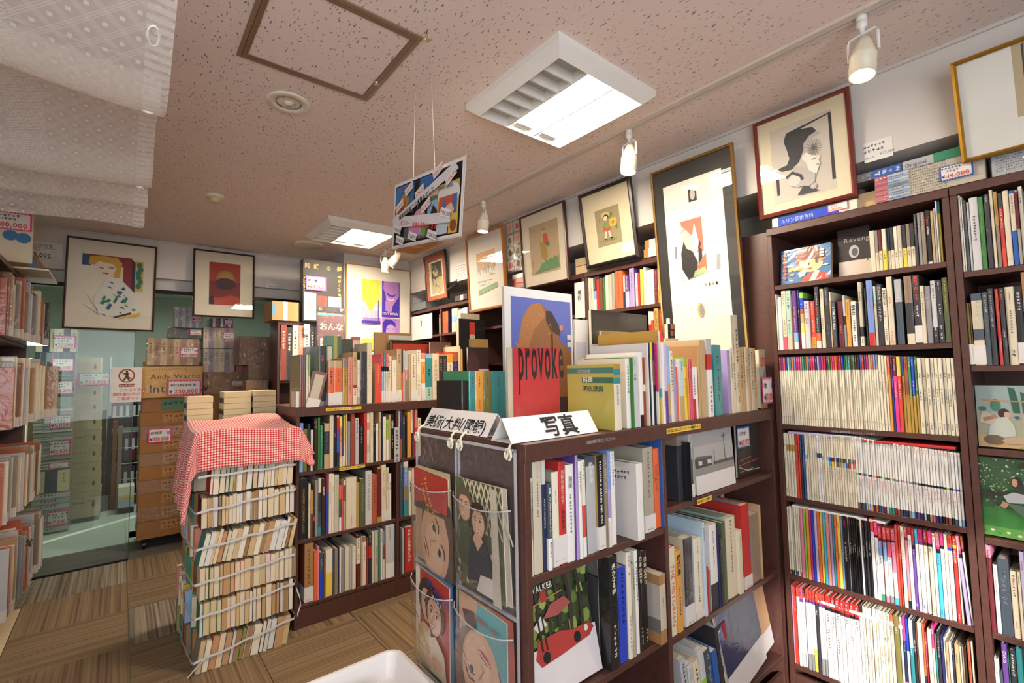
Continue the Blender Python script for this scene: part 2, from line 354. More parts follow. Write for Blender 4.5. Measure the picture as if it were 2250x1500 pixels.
def tag(o, label=None, cat=None, group=None, kind=None):
    if label:
        ws = label.split()
        o['label'] = ' '.join(ws[:16])
    if cat: o['category'] = cat
    if group: o['group'] = group
    if kind: o['kind'] = kind
    return o
def thing(name, label, cat, loc=(0, 0, 0), rot=(0, 0, 0), group=None):
    o = bpy.data.objects.new(name, None); COL.objects.link(o); o.location = loc; o.rotation_euler = rot; o.empty_display_size = .05
    return tag(o, label, cat, group)
def struct(name, mb, mat, parent=None):
    o = mb.build(name, mat, parent)
    if not parent: o['kind'] = 'structure'
    return o
def sbox(name, a, mat, col='white', parent=None): return struct(name, MB().box(*a, col), mat, parent)
# ---- flat prints: polygons in a 0..1 frame laid on a plane in thin layers
class Art:
    def __init__(s, W, H): s.W, s.H, s.mb, s.k = W, H, MB(), 0
    def P(s, u, v): return (u*s.W, -.0002*s.k, v*s.H)          # faces local -Y
    def poly(s, pts, c):
        s.k += 1; a = sum(pts[i][0]*pts[(i+1) % len(pts)][1]-pts[(i+1) % len(pts)][0]*pts[i][1] for i in range(len(pts)))
        if a < 0: pts = pts[::-1]
        s.mb.face([s.P(*p) for p in pts], c); return s
    def rect(s, x0, y0, x1, y1, c): return s.poly([(x0, y0), (x1, y0), (x1, y1), (x0, y1)], c)
    def ell(s, cx, cy, rx, ry, c, rot=0, n=20, a0=0, a1=360):
        ca, sa = math.cos(R(rot)), math.sin(R(rot)); pts = []
        for i in range(n):
            t = R(a0+(a1-a0)*i/(n if a1-a0 == 360 else n-1)); x, y = rx*math.cos(t), ry*math.sin(t)*1.0; pts.append((cx+x*ca-y*sa, cy+x*sa+y*ca))
        return s.poly(pts, c)
    def line(s, pts, w, c):
        s.k += 1; L_, R_ = [], []
        for i, p in enumerate(pts):
            a, b = pts[max(i-1, 0)], pts[min(i+1, len(pts)-1)]; dx, dy = (b[0]-a[0])*s.W, (b[1]-a[1])*s.H; l = math.hypot(dx, dy) or 1
            nx, ny = -dy/l*w/2, dx/l*w/2; L_.append((p[0]+nx/s.W, p[1]+ny/s.H)); R_.append((p[0]-nx/s.W, p[1]-ny/s.H))
        for i in range(len(pts)-1): s.mb.face([s.P(*q) for q in (R_[i], R_[i+1], L_[i+1], L_[i])], c)
        return s
    def txt(s, t, x, y, size, c, bold=0, rot=0, vert=False, center=False, sx=1.0):
        s.k += 1; ca, sa = math.cos(R(rot)), math.sin(R(rot))
        s.mb.text(t, s.P(x, y), (ca, 0, sa), (-sa, 0, ca), size*s.H, c, vert, bold, center, sx); return s
    def marks(s, n, x, y, size, c, seed=0, vert=False):
        s.k += 1; s.mb.marks(n, s.P(x, y), (1, 0, 0), (0, 0, 1), size*s.H, c, seed, vert); return s
    def build(s, name, mat, parent, loc=(0, 0, 0), rot=(0, 0, 0)):
        return s.mb.build(name, mat, parent, Matrix.Translation(loc)@Euler(rot).to_matrix().to_4x4())
ORD = 'first second third fourth fifth sixth seventh eighth ninth tenth eleventh twelfth thirteenth fourteenth fifteenth sixteenth seventeenth eighteenth nineteenth'.split()
TENS = {2: 'twent', 3: 'thirt', 4: 'fort', 5: 'fift', 6: 'sixt', 7: 'sevent'}
def nth(n):
    if n <= 19: return ORD[n-1]
    a, b = divmod(n, 10); return TENS[a]+'ieth' if b == 0 else TENS[a]+'y-'+ORD[b-1]
def bands(sp):
    """'red 20 white 80' -> [(colour, share)] from the top down"""
    w_ = sp.split(); out = []; i = 0
    while i < len(w_):
        if i+1 < len(w_) and w_[i+1].replace('.', '').isdigit(): out.append([w_[i], float(w_[i+1])]); i += 2
        else: out.append([w_[i], 100.]); i += 1
    t = sum(b for _, b in out); return [(c, b/t) for c, b in out]
PALNAME = dict(lightgrey='light grey', skyblue='sky blue', lightblue='pale blue', darkbrown='dark brown', hotpink='hot pink', royal='royal blue', seagreen='sea green', putty='putty coloured', charcoal='charcoal')
def cname(c): return PALNAME.get(c, c)
def spine_text(mb, txt, W, H, a, b, col, bold, seed, eps=.0006):
    """txt on the spine between heights a*H and b*H from the top"""
    y = -eps; span = (b-a)*H; top = H*(1-a)
    if txt.startswith('~'):
        n = int(txt[1:] or 8); sz = min(W*.55, span/n/1.08); mb.marks(n, (W/2, y, top), (1, 0, 0), (0, 0, 1), sz, col, seed); return
    if is_lat(txt):
        sz = min(W*.80, span/max(.1, mb.tw(txt, 1, bold))); mb.text(txt, (W/2-sz*.34, y, top), (0, 0, -1), (1, 0, 0), sz, col, False, bold)
    else:
        sz = min(W*.82, span/len(txt)/1.02); mb.text(txt, (W/2, y, top), (1, 0, 0), (0, 0, 1), sz, col, True, bold)
def book(kind, W, H, D, sp, txt='', tcol='black', opt='', label=None, cat='book', group=None, seed=0, mat=None):
    """spine on local -Y, thickness along +X, height +Z"""
    op = dict(o.split(':') if ':' in o else (o[0], o[1:] or '1') for o in opt.split()); bs = bands(sp)
    side = op.get('s'); t = min(.0022 if W > .012 else .0008, W*.16); rr = .22*W if W > .02 else .3*W
    mb = MB(); z1 = H
    def ring(z, yo=0): # outer U, then inner
        return [(0, D, z), (0, .002, z), (W*.12, .0005, z), (W*.5, 0, z), (W*.88, .0005, z), (W, .002, z), (W, D, z), (W-t, D, z), (W-t, .003, z), (t, .003, z), (t, D, z)]
    zs = [H]
    for c, f in bs: zs.append(zs[-1]-f*H)
    zs[-1] = 0
    n0 = len(mb.v)
    for i, (c, f) in enumerate(bs):
        r0, r1 = ring(zs[i+1]), ring(zs[i]); n = len(mb.v); mb.v += r0+r1; K = 11
        for j in range(K):
            a, b = n+j, n+(j+1) % K; mb.f.append((a, b, b+K, a+K)); sd = j in (0, 5, 6, 7, 8, 9, 10)
            mb.c.append(lin(side) if side and sd else lin(c))
        if i == 0: mb.f.append(tuple(n+K+j for j in range(K))); mb.c.append(lin(side or c))
    root = mb.build(kind, mat or ('film' if 'f' in op else 'gloss' if 'g' in op else 'paper'))
    tag(root, label, cat, group)
    pg = MB().box(t*1.02, .0032, .003, W-t*1.02, D-.003, H-.003, rnd.choice(['e6dcc6', 'ddd0b4', 'e9e2d2', 'd6c6a4'])); pg.build('page_block', 'pages', root)
    if txt:
        tb = MB()
        for k, part in enumerate(txt.split('&')):
            a, b = ((.05, .70) if '&' in txt else (.06, .88)) if k == 0 else (.76, .95)
            cc = tcol
            if '#' in part: part, cc = part.split('#')
            if '@' in part: part, rg = part.split('@'); a, b = [float(q) for q in rg.split('-')]
            spine_text(tb, part, W, H, a, b, cc, int(op.get('b', 0)), seed+k)
        if tb.f: tb.build('title', 'ink', root)
    if 'w' in op:
        f = float(op['w'])/100; bd = MB(); e = .0012
        bd.loft([[(-e, D*.6, z), (-e, -e, z), (W+e, -e, z), (W+e, D*.6, z), (W+e*.3, D*.6, z), (W+e*.3, -e*.3, z), (-e*.3, -e*.3, z), (-e*.3, D*.6, z)] for z in (.004, f*H)], 'dcd6d2')
        bd.marks(4, (W/2-W*.22, -e-.0003, .004+f*H*.16), (1, 0, 0), (0, 0, 1), W*.14, 'c44a3a', seed, False)
        bd.build('price_band', 'paper', root)
    return root
def clampseg(a, b, seg):
    c = (a+b)/2; lo, hi = min(seg, key=lambda q: 0 if q[0] <= c <= q[1] else min(abs(q[0]-c), abs(q[1]-c)))
    w_ = b-a; a2, b2 = max(a, lo+.0008), min(b, hi-.0008)
    if b2-a2 < w_*.4: (a2, b2) = (lo+.0008, lo+.0008+w_*.5) if c < (lo+hi)/2 else (hi-.0008-w_*.5, hi-.0008)
    return a2, b2
SEG_N = [(.7935, 1.3585), (1.3785, 2.1845)]; SEG_M = [(.7815, 1.3595), (1.3795, 1.9515), (1.9715, 2.1725)]
SEG_E = [(3.7405, 4.2705), (3.2295, 3.7205)]; SEG_A = [(.3065, .8725)]; SEG_B = [(-.304, .2665)]; SEG_C = [(1.029, 1.390), (1.409, 1.970)]
def row(text, axis, plane, z, ox, oy, s, kind, place, group, D=.20, seed=1, noun=None, rot=None, zt=None, start=0, seg=None, hmax=None):
    """one shelf row. each line: left right top(in zoomed px) | spine colours | words | ink | options"""
    rr = random.Random(seed); outs = []; cur = None
    for ln in text.strip().split('\n'):
        p = [q.strip() for q in ln.split('|')]+['']*4; tk = p[0].split(); xl, xr, yt = [float(q) for q in tk[:3]]; p = [0, ' '.join(tk[3:])]+p[1:]
        ul, ur, vt = ox+xl*s, ox+xr*s, oy+yt*s
        opt = p[4]; setb = rr.uniform(.0, .010)
        for o in opt.split():
            if o[0] == 'd' and o[1:].replace('.', '').replace('-', '').isdigit(): setb = float(o[1:])
        opt = ' '.join(o for o in opt.split() if not (o[0] == 'd' and o[1:].replace('.', '').replace('-', '').isdigit()))
        dep = D; lean = 0
        for o in opt.split():
            if o[0] == 'D': dep = float(o[1:])
            if o[0] == 'L': lean = float(o[1:])
            if o[0] == 'z': pass
        opt = ' '.join(o for o in opt.split() if o[0] not in 'DL')
        zz = z
        if axis == 'x':
            X = plane+setb; y0, y1 = yat(ul, zz, X), yat(ur, zz, X)
            if seg: y1, y0 = clampseg(y1, y0, seg)
            if cur is not None and cur-.0011 < y0-.0005 < cur+.05: y0 = cur-.0006; y1 = min(y1, y0-.003)
            cur = y1
            W = max(.003, y0-y1-.0006); H = onx((ul+ur)/2, vt, X).z-zz
            M = Matrix.Translation((X, y0, zz))@Matrix.Rotation(R(-90), 4, 'Z')
        else:
            Y = plane+setb; x0, x1 = xat(ul, zz, Y), xat(ur, zz, Y)
            if seg: x0, x1 = clampseg(x0, x1, seg)
            if cur is not None and cur-.05 < x0+.0005 < cur+.0011: x0 = cur+.0006; x1 = max(x1, x0+.003)
            cur = x1
            W = max(.003, x1-x0-.0006); H = ony((ul+ur)/2, vt, Y).z-zz
            M = Matrix.Translation((x0, Y, zz))
        if hmax: H = min(H, hmax)
        M = Matrix.Translation((0, 0, .0009))@M; n = len(outs)+1+start; bs = bands(p[1]); cs = [cname(c) for c, _ in bs][:2]; nn = noun or kind.replace('_', ' ')
        size = 'thick ' if W > .034 else 'thin ' if W < .009 else ''
        col = ' and '.join(dict.fromkeys(cs))
        lab = f"{size}{col} {nn}, {nth(n)} from left, {place}"
        b = book(kind, W, H, dep, p[1], p[2], p[3] or 'black', opt, lab, 'magazine' if kind == 'magazine' else 'book', group, seed*100+n)
        if lean: M = M@Matrix.Rotation(R(lean), 4, 'Y')
        b.matrix_world = M; outs.append(b)
    return outs
glyphs('写真美術(大判/図録)料理和仏辞典お値段は裏表紙を開いたところにございます。500円以上お買い上げで、ドリンク一杯無料サービス!日本の子ども64年東京下町カオ闇夜祭むし六〇世界史広告表現技百科田村千津京都祇園石下高泰次湯屋甦る未マヌエルアバレス祭り遥かなる詩横尾忠則装丁集めましたポスター・版画も多数ありますダ女旅中行おんなオリンピア月光¥0123456789,.:-&!?|'
       'ABCDEFGHIJKLMNOPQRSTUVWXYZabcdefghijklmnopqrstuvwxyz\'’前後別冊太陽芸新特集春浮絵野康三牛腸茂雄撮影風景万冊歌麿北斎奈良仏像少土門拳木伊兵衛志摩夢寫的蝶蘭江青年人パラマニューヨーク全集立入禁止これより先は関係者以外のち展創洋ご遠慮下さ')
# ================================================================== the setting
fl = struct('floor', MB().box(-1.7, -1.5, -.12, 2.75, 8.2, -.008, '55504a'), 'lino'); fl['kind'] = 'structure'
tile_me = {}
def tile(mat, x0, y0, x1, y1):
    w_, h_ = round(x1-x0, 3), round(y1-y0, 3); k = (mat, w_, h_)
    if k not in tile_me:
        mb = MB(); g = .0015; mb.bbox(-w_/2+g, -h_/2+g, -.008, w_/2-g, h_/2-g, 0, 'tan', .0012); o = mb.build('tile', mat, fl); tile_me[k] = o
    else: o = tile_me[k].copy(); COL.objects.link(o); o.parent = fl
    o.location = ((x0+x1)/2, (y0+y1)/2, 0); return o
for i in range(-4, 6):
    for j in range(0, 13):
        x0, y0 = .07+.5*i, 4.765-.5*(j+1)
        if x0 > 2.3 or x0 < -1.7: continue
        par = (i+j) % 2; rr = random.Random(i*31+j).random()
        m_ = ('carpet_c' if j == 0 and i < 0 or rr > .8 and not par else 'carpet_b' if par else 'carpet_a')
        if (i, j) == (-1, 0): m_ = 'carpet_c'
        if i >= 0 and j == 0: m_ = 'carpet_a'
        tile(m_, x0, y0, min(x0+.5, 2.5), y0+.5)
for i in range(-3, 4): tile('carpet_dark', .07+.5*i, 4.765, .57+.5*i, 5.265)
for i in range(-3, 3):
    for j in range(5): tile('lino', .07+.6*i, 5.265+.6*j, .67+.6*i, 5.865+.6*j)
tile('carpet_c', .09, 5.4, .5, 5.62)
sbox('ceiling', (-1.7, -1.5, 2.5, 2.75, 4.85, 2.6), 'ceiling_board')
wr = sbox('wall_right', (2.56, -1.5, 0, 2.75, 4.5, 2.6), 'wallpaper')
struct('bulkhead', MB().box(2.213, -1.5, 2.172, 2.56, 4.31, 2.5, 'white'), 'wallpaper', wr)
struct('ceiling_rail', MB().box(2.204, -1.5, 2.488, 2.213, 4.31, 2.5, 'cfc8c0'), 'paper', wr)
wb = sbox('wall_back', (-1.7, 4.79, 2.195, 1.56, 5.35, 2.6), 'wallpaper')
struct('pier', MB().box(1.56, 4.31, 0, 2.75, 5.35, 2.6, 'white'), 'wallpaper', wb)
struct('ceiling_rail', MB().box(-1.7, 4.781, 2.488, 1.56, 4.79, 2.5, 'cfc8c0'), 'paper', wb)
struct('header', MB().box(-1.7, 4.86, 2.101, 1.56, 4.95, 2.195, 'white'), 'wallpaper', wb)
sbox('trim_1', (-1.7, 4.80, 2.07, 1.56, 4.84, 2.10), 'metal', '2a2622')
sbox('wall_left', (-1.8, -1.5, 0, -1.7, 4.8, 2.6), 'wallpaper')
wf = sbox('wall_front', (-1.7, -1.5, 0, 2.75, -1.3, .7), 'wallpaper')
struct('wall_panel', MB().box(-1.7, -1.5, 2.3, 2.75, -1.3, 2.6, 'white'), 'wallpaper', wf)
struct('wall_panel', MB().box(1.3, -1.5, .7, 2.75, -1.3, 2.3, 'white'), 'wallpaper', wf)
struct('wall_panel', MB().box(-1.7, -1.5, .7, -1.35, -1.3, 2.3, 'white'), 'wallpaper', wf)
wn = struct('window_1', MB().box(-1.35, -1.42, .7, 1.3, -1.38, .76, 'darkbrown').box(-1.35, -1.42, 2.24, 1.3, -1.38, 2.3, 'darkbrown').box(-1.35, -1.42, .7, -1.29, -1.38, 2.3, 'darkbrown').box(1.24, -1.42, .7, 1.3, -1.38, 2.3, 'darkbrown').box(-.05, -1.42, .7, .01, -1.38, 2.3, 'darkbrown'), 'frame_wood')
struct('sun_mask_upper', MB().box(-1.35, -1.48, 1.86, 1.3, -1.46, 2.3, 'd8a070'), 'cloth', wn)  # unseen panel added to trim the top of the sun patch
struct('sun_mask_lower', MB().box(-1.35, -1.49, .7, 1.3, -1.47, 1.34, 'c9b49a'), 'cloth', wn)  # added out of view below it, leaving the sun only a slot
# storeroom behind the glass
wsr = sbox('wall_storeroom', (-1.7, 7.9, 0, 2.0, 8.0, 2.6), 'green_wall')
struct('wall_panel', MB().box(-1.8, 4.95, 0, -1.7, 8, 2.6, 'mint'), 'green_wall', wsr)
struct('wall_panel', MB().box(1.8, 5.35, 0, 1.9, 8, 2.6, 'mint'), 'green_wall', wsr)
struct('ceiling_panel', MB().box(-1.7, 5.35, 2.45, 1.9, 8, 2.55, 'white'), 'green_wall', wsr)
d1 = struct('door_1', MB().box(-1.0, 4.76, .012, .078, 4.768, 2.062, 'white'), 'door_glass')
struct('glass_edge', MB().box(.078, 4.759, .012, .082, 4.769, 2.062, '2f4a40'), 'plastic', d1)
struct('bottom_rail', MB().box(-1.0, 4.755, 0.001, .082, 4.773, .012, '3a3a3a'), 'metal', d1)

# ================================================================== bookcases
def bookcase(label, x, y, rot, W, H, D, boards, ups=(), back=True, base=.10, th=.019, group=None, lip=.030):
    t = thing('bookcase', label, 'bookcase', (x, y, 0), (0, 0, R(rot)), group)
    for i, u in enumerate((0,)+tuple(ups)+(W-th,)):
        mb = MB(); mb.bbox(u, 0, 0, u+th, D, H-lip, 'brown', .0012)
        for q in range(int((H-.25)/.045)):                       # shelf pin holes
            for yy in (.035, D-.05):
                for xx, dx in ((u+th, .0003), (u, -.0003)):
                    zz = .18+q*.045; mb.face([(xx+dx, yy, zz), (xx+dx, yy+.005, zz), (xx+dx, yy+.005, zz+.006), (xx+dx, yy, zz+.006)][::1 if dx > 0 else -1], 'black')
        mb.build('side_panel', 'laminate', t)
    tp = MB(); tp.bbox(0, -.004, H-lip, W, D, H, 'brown', .0015); tp.build('top', 'laminate', t)
    us = [0]+list(ups)+[W-th]
    for k in range(len(us)-1):
        a, b = us[k]+th+.0005, us[k+1]-.0005
        for z in (boards[k] if isinstance(boards[0], (list, tuple)) else boards):
            mb = MB(); mb.bbox(a, .003, z-th, b, D-.012, z, 'brown', .0012); mb.build('shelf', 'laminate', t)
        if base: MB().box(a, .006, 0, b, .02, base-th, 'brown').build('plinth', 'laminate', t)
    if back: MB().box(th, D-.012, .02, W-th, D-.004, H-lip, 'brown').build('back_panel', 'laminate', t)
    return t
BX = [1.735, 1.453, 1.133, .829, .506, .143]
XS = 2.21
shR = bookcase('dark brown bookcase filled with white magazines, standing against the right wall', XS, .892, -90, .6045, 1.99, .32, BX, base=.12)
shB = bookcase('dark brown bookcase at the right edge, with two large colour photographs on display', XS, .2855, -90, .61, 1.99, .32, [1.691, 1.372, 1.097, .808, .508, .20], base=.12)
shC = bookcase('tall dark brown bookcase partly hidden behind the tall gilt framed print', XS+.02, 1.99, -90, .98, 1.99, .32, [[1.735, 1.453, 1.133], [1.735, 1.453, 1.133]], ups=(.58,), base=.12)
shD = bookcase('dark brown wall bookcase under the framed picture of a woman in a yellow skirt', XS+.02, 3.2, -90, 1.2, 1.99, .32, [1.735, 1.453, 1.133], ups=(.6,), base=.12)
shE = bookcase('dark brown wall bookcase in the far corner below the small orange matted print', XS+.02, 4.29, -90, 1.08, 1.99, .32, [1.735, 1.453, 1.133], ups=(.55,), base=.12)
YN, YM = .903, 2.833
ZN2, ZN3 = .8747, .539
ZB1 = ony(1578, 1094, YN).z+.024
shN = bookcase('low dark brown double-sided bookcase of photography books in the foreground', .774, YN, 0, 1.43, 1.2, .53, [[ZN2, ZN3, .17], [ZB1, .52, .17]], ups=(.585,), base=.12, lip=.045)
ZM2, ZM3 = .842, .473
shM = bookcase('low dark brown bookcase of art books beside the gingham covered book tower', .762, YM, 0, 1.43, 1.2, .50, [ZM2, ZM3, .125], ups=(.598, 1.19), base=.12, lip=.05)
def strip(par, x, z, W, y=-.0045):
    s_ = MB().box(x, y-.0012, z, x+W, y, z+.017, 'f2c800').build('notice_strip', 'gloss', par)
    tb = MB(); t_ = '500円以上お買い上げで、ドリンク一杯無料サービス!'; sz = .0115; W0 = tb.tw(t_, sz); tb.text(t_, (x+.004, y-.0016, z+.0045), (1, 0, 0), (0, 0, 1), sz, 'black', False, 1, sx=(W-.008)/W0); tb.build('lettering', 'ink', s_)
strip(shN, .608, 1.168, .21); strip(shN, .78, ZB1-.021, .10, y=-.001); strip(shM, .16, 1.172, .21); strip(shM, .24, ZM2-.021, .155, y=-.001)
def etched(par, x, z, W, y, sz=.0105):
    tb = MB(); t_ = 'お値段は裏表紙を開いたところにございます。'; tb.text(t_, (x, y, z), (1, 0, 0), (0, 0, 1), sz, 'silver', sx=W/tb.tw(t_, sz)); tb.build('lettering', 'ink', par)
etched(shN, .222, 1.178, .13, -.0045); etched(shR, .205, 1.133-.018, .15, .0025, .0095)
# end filler panel between the wall bookcases
tag(MB().box(2.232, .895, 0, 2.25, 1.008, 1.985, 'brown').build('filler_panel', 'laminate'), 'narrow dark brown filler panel between two wall bookcases', 'panel')

# ================================================================== ceiling things
def ceiling_light(cx, cy, label):
    t = thing('ceiling_light', label, 'light', (cx, cy, 2.5), group='louvred ceiling lights'); h = .275
    mb = MB()                                       # sloping white housing rim
    o, i_ = [(-h, -h), (h, -h), (h, h), (-h, h)], [(-h+.045, -h+.045), (h-.045, -h+.045), (h-.045, h-.045), (-h+.045, h-.045)]
    for k in range(4):
        a, b, c, d = o[k], o[(k+1) % 4], i_[(k+1) % 4], i_[k]
        mb.face([(a[0], a[1], 0), (b[0], b[1], 0), (b[0], b[1], -.022), (a[0], a[1], -.022)], 'white')
        mb.face([(a[0], a[1], -.022), (b[0], b[1], -.022), (c[0]*1.02, c[1]*1.02, -.055), (d[0]*1.02, d[1]*1.02, -.055)], 'white')
        mb.face([(d[0]*1.02, d[1]*1.02, -.055), (c[0]*1.02, c[1]*1.02, -.055), (c[0], c[1], -.012), (d[0], d[1], -.012)], 'white')
    mb.build('housing', 'plastic', t); g = h-.046
    MB().box(-g, -g, -.012, -.085, g, -.008, 'silver').build('reflector', 'plastic', t)
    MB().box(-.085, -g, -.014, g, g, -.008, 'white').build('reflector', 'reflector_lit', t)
    MB().box(-.090, -g, -.052, -.084, g, -.012, 'white').build('divider', 'plastic', t)
    mb = MB().box(.062, -g, -.05, .068, g, -.04, 'white'); mb.build('divider', 'plastic', t)
    for k in range(5):
        y = -g+(k+1)*2*g/6; m_ = MB(); m_.loft([[(-g, y-.007, -.012), (-g, y+.007, -.012), (-g, y+.003, -.05), (-g, y-.003, -.05)], [(-.09, y-.007, -.012), (-.09, y+.007, -.012), (-.09, y+.003, -.05), (-.09, y-.003, -.05)]], 'white'); m_.build('louvre', 'plastic', t)
    for x in (-.045, .015, .105, .165):
        m_ = MB(); m_.tube([(x, -g+.03, -.028), (x, g-.03, -.028)], .009, 'white', 8); m_.build('tube', 'tube', t)
    for x in (-.015, .135): MB().bbox(x-.045, g-.032, -.04, x+.045, g-.004, -.014, 'white', .003).build('lamp_socket', 'plastic', t)
    return t
ceiling_light(1.365, 1.33, 'large louvred fluorescent ceiling light close to the hanging sign')
ceiling_light(1.375, 3.62, 'smaller looking louvred ceiling light at the far end of the room')
# access hatch
t = thing('ceiling_hatch', 'square ceiling access hatch with a brown metal frame', 'hatch', (.517, 1.59, 2.5)); h = .235
def frame4(h0, h1, z0, z1, col, name, mat, par):
    for a in range(4):
        mb = MB(); P = [(-h0, -h0), (h0, -h0), (h1, -h1), (-h1, -h1)]; rt = lambda p: (p[0]*math.cos(a*math.pi/2)-p[1]*math.sin(a*math.pi/2), p[0]*math.sin(a*math.pi/2)+p[1]*math.cos(a*math.pi/2))
        Q = [rt(p) for p in P]; mb.hexa([(x, y, z0) for x, y in Q]+[(x, y, z1) for x, y in Q], col); mb.build(name, mat, par)
frame4(.235, .222, -.006, .001, '8d6f55', 'outer_frame', 'plastic', t); frame4(.2205, .205, -.007, .001, '7f6249', 'inner_frame', 'plastic', t)
MB().box(-.204, -.204, -.004, .204, .204, .001, 'white').build('hatch_board', 'ceiling_board', t)
m_ = MB(); m_.lathe([(.0, -.012), (.009, -.012), (.011, -.006)], 'silver', 14); m_.build('latch', 'metal', t, Matrix.Translation((.212, .09, 0)))
# recessed downlight
t = thing('downlight', 'round recessed downlight next to the ceiling hatch, switched off', 'light', (.505, 2.035, 2.5))
m_ = MB(); m_.lathe([(.083, 0), (.083, -.004), (.078, -.007), (.05, -.005), (.048, 0)], 'ivory', 32); m_.build('trim_ring', 'plastic', t, smooth=True)
m_ = MB(); m_.lathe([(.048, -.0045), (.044, .0), (.03, .001), (.0, .001)], 'silver', 24); m_.build('reflector', 'metal', t)
m_ = MB(); m_.lathe([(.0, -.012), (.014, -.009), (.02, -.002)], 'ivory', 16); m_.build('bulb', 'gloss', t, smooth=True)
# smoke detector
t = thing('smoke_detector', 'small round cream smoke detector on the ceiling', 'detector', (.425, 3.388, 2.5))
m_ = MB(); m_.lathe([(.05, 0), (.05, -.012), (.045, -.016), (.0, -.016)], 'ivory', 24); m_.build('base', 'plastic', t, smooth=True)
m_ = MB(); m_.lathe([(.03, -.016), (.03, -.034), (.022, -.042), (.0, -.043)], 'd9c79a', 20); m_.build('sensor_head', 'plastic', t, smooth=True)
t = thing('ceiling_speaker', 'round ceiling speaker cover partly hidden above the black boxed book', 'speaker', (1.22, 4.2, 2.5))
m_ = MB(); m_.lathe([(.12, 0), (.12, -.01), (.11, -.018), (.0, -.02)], 'ivory', 32); m_.build('cover', 'plastic', t, smooth=True)
# air grille
t = thing('ceiling_vent', 'tan wooden ceiling vent with two square openings', 'vent', (1.98, 3.72, 2.5))
MB().box(-.13, -.26, -.008, .13, .26, 0, 'c7955a').build('vent_frame', 'card', t)
for yy in (-.13, .13): MB().box(-.09, yy-.10, -.0095, .09, yy+.10, -.008, 'a8743a').build('vent_panel', 'card', t)
m_ = MB(); m_.tube([(0, 0, 0), (0, 0, -.012)]+[(.011*math.sin(a/9*4.6), 0, -.023+.011*math.cos(a/9*4.6)) for a in range(10)], .0018, 'b08a3a', 6)
tag(m_.build('ceiling_hook', 'metal', None, Matrix.Translation((.748, 1.323, 2.5))), 'tiny brass cup hook screwed into the ceiling', 'hook')
# lighting track
t = thing('light_track', 'long slim ceiling light track running towards the far corner', 'track', (1.80, 1.6, 2.5))
MB().box(-.034, -2.9, -.010, -.0045, 2.5, 0, 'd8c9bb').box(.0045, -2.9, -.010, .014, 2.5, 0, 'd8c9bb').build('track_rail', 'plastic', t)
MB().box(-.0045, -2.9, -.004, .0045, 2.5, 0, '1a1512').build('track_slot', 'plastic', t)
def spot(y, yaw, pitch, label, lit=True, on=40, x=1.80):
    t = thing('track_spotlight', label, 'light', (x, y, 2.494), (0, 0, R(yaw)), 'track spotlights')
    m_ = MB(); m_.lathe([(.0, 0), (.016, 0), (.016, -.018), (.013, -.02), (.016, -.022), (.016, -.04), (.008, -.046), (.006, -.06), (0, -.06)], 'white', 16); m_.build('adapter', 'plastic', t, smooth=True)
    m_ = MB(); m_.tube([(-.043, 0, -.135), (-.043, 0, -.075), (-.036, 0, -.062), (.036, 0, -.062), (.043, 0, -.075), (.043, 0, -.135)], .0045, 'white', 6); m_.build('yoke', 'plastic', t)
    Mh = Matrix.Translation((0, 0, -.125))@Matrix.Rotation(R(pitch), 4, 'X')
    m_ = MB(); m_.lathe([(.0, .055), (.018, .052), (.024, .03), (.037, -.012), (.038, -.02), (.036, -.022), (.037, -.082), (.034, -.082), (.033, -.07)], 'ivory', 24); m_.build('head', 'plastic', t, Mh, smooth=True)
    m_ = MB(); m_.lathe([(.0325, -.074), (.0, -.074)], 'white', 24); m_.build('lens', 'lens', t, Mh)
    d = (Euler((0, 0, R(yaw))).to_matrix()@(Matrix.Rotation(R(pitch), 3, 'X')@Vector((0, 0, -1))))
    o = light('SPOT', 'spot_beam', (0, 0, 0), (0, 0, -1), on, WARM, spot_size=R(78), spot_blend=.7, shadow_soft_size=.03)
    o.parent = t; o.matrix_local = Mh@Matrix.Translation((0, 0, -.085))
spot(.407, 78, 12, 'nearest track spotlight, at the top right over the wall bookcase', on=26)
spot(1.31, 80, 8, 'track spotlight beside the large ceiling light', on=30)
spot(2.46, 70, 6, 'track spotlight hanging in front of the yellow framed print', on=30)
spot(3.95, 0, 4, 'upright far track spotlight of the pair over the yellow and purple poster', on=20)
spot(3.74, 60, 38, 'tilted far track spotlight of the pair, aimed to the right', on=22)
# ================================================================== rows of books (numbers are read off the photograph's spines)
G = 'right wall bookcase'
row("""130 220 635 cream||black|D.17
220 288 628 grey 55 cream 45|~5@.6-.75|black|D.17
288 350 620 maroon 52 cream 48|~5@.6-.75|black|D.17
350 430 600 ivory 52 yellow 48|~4@.6-.75|black|D.17
430 500 590 charcoal 55 cream 45|~5@.6-.75|black|D.17
500 570 575 charcoal 54 cream 46|~4@.62-.75|black|D.17
570 640 555 ivory 53 cream 47|~3@.62-.75|black|D.17
640 715 540 putty 53 cream 47|~5@.6-.75|black|D.17
715 800 525 charcoal 55 yellow 45|~4@.62-.75|black|D.17
800 875 505 taupe 54 cream 46|~4@.6-.75|black|D.17
875 955 490 charcoal 55 cream 45|~4@.6-.75|black|D.17
957 1010 325 charcoal|~16|putty|f
1010 1080 305 grey|~8|lightgrey|f
1080 1160 285 taupe|~9@.05-.4|cream|f
1162 1258 258 black 96 lightgrey 4|Terra@.12-.30#scarlet&el Illes@.30-.6#white|white|b:1 g
1265 1320 268 tan|~8@.3-.6|brown|f
1320 1368 215 greige|~5|brown|f
1370 1396 10 white|||
1412 1458 5 teal 20 yellow 80||brown|d.02""", 'x', XS, 1.735, 1900, 430, .12, 'photo_book', 'top row of the '+G, 'photo books, top row of the right wall bookcase', seg=SEG_A, hmax=0.22, seed=2)
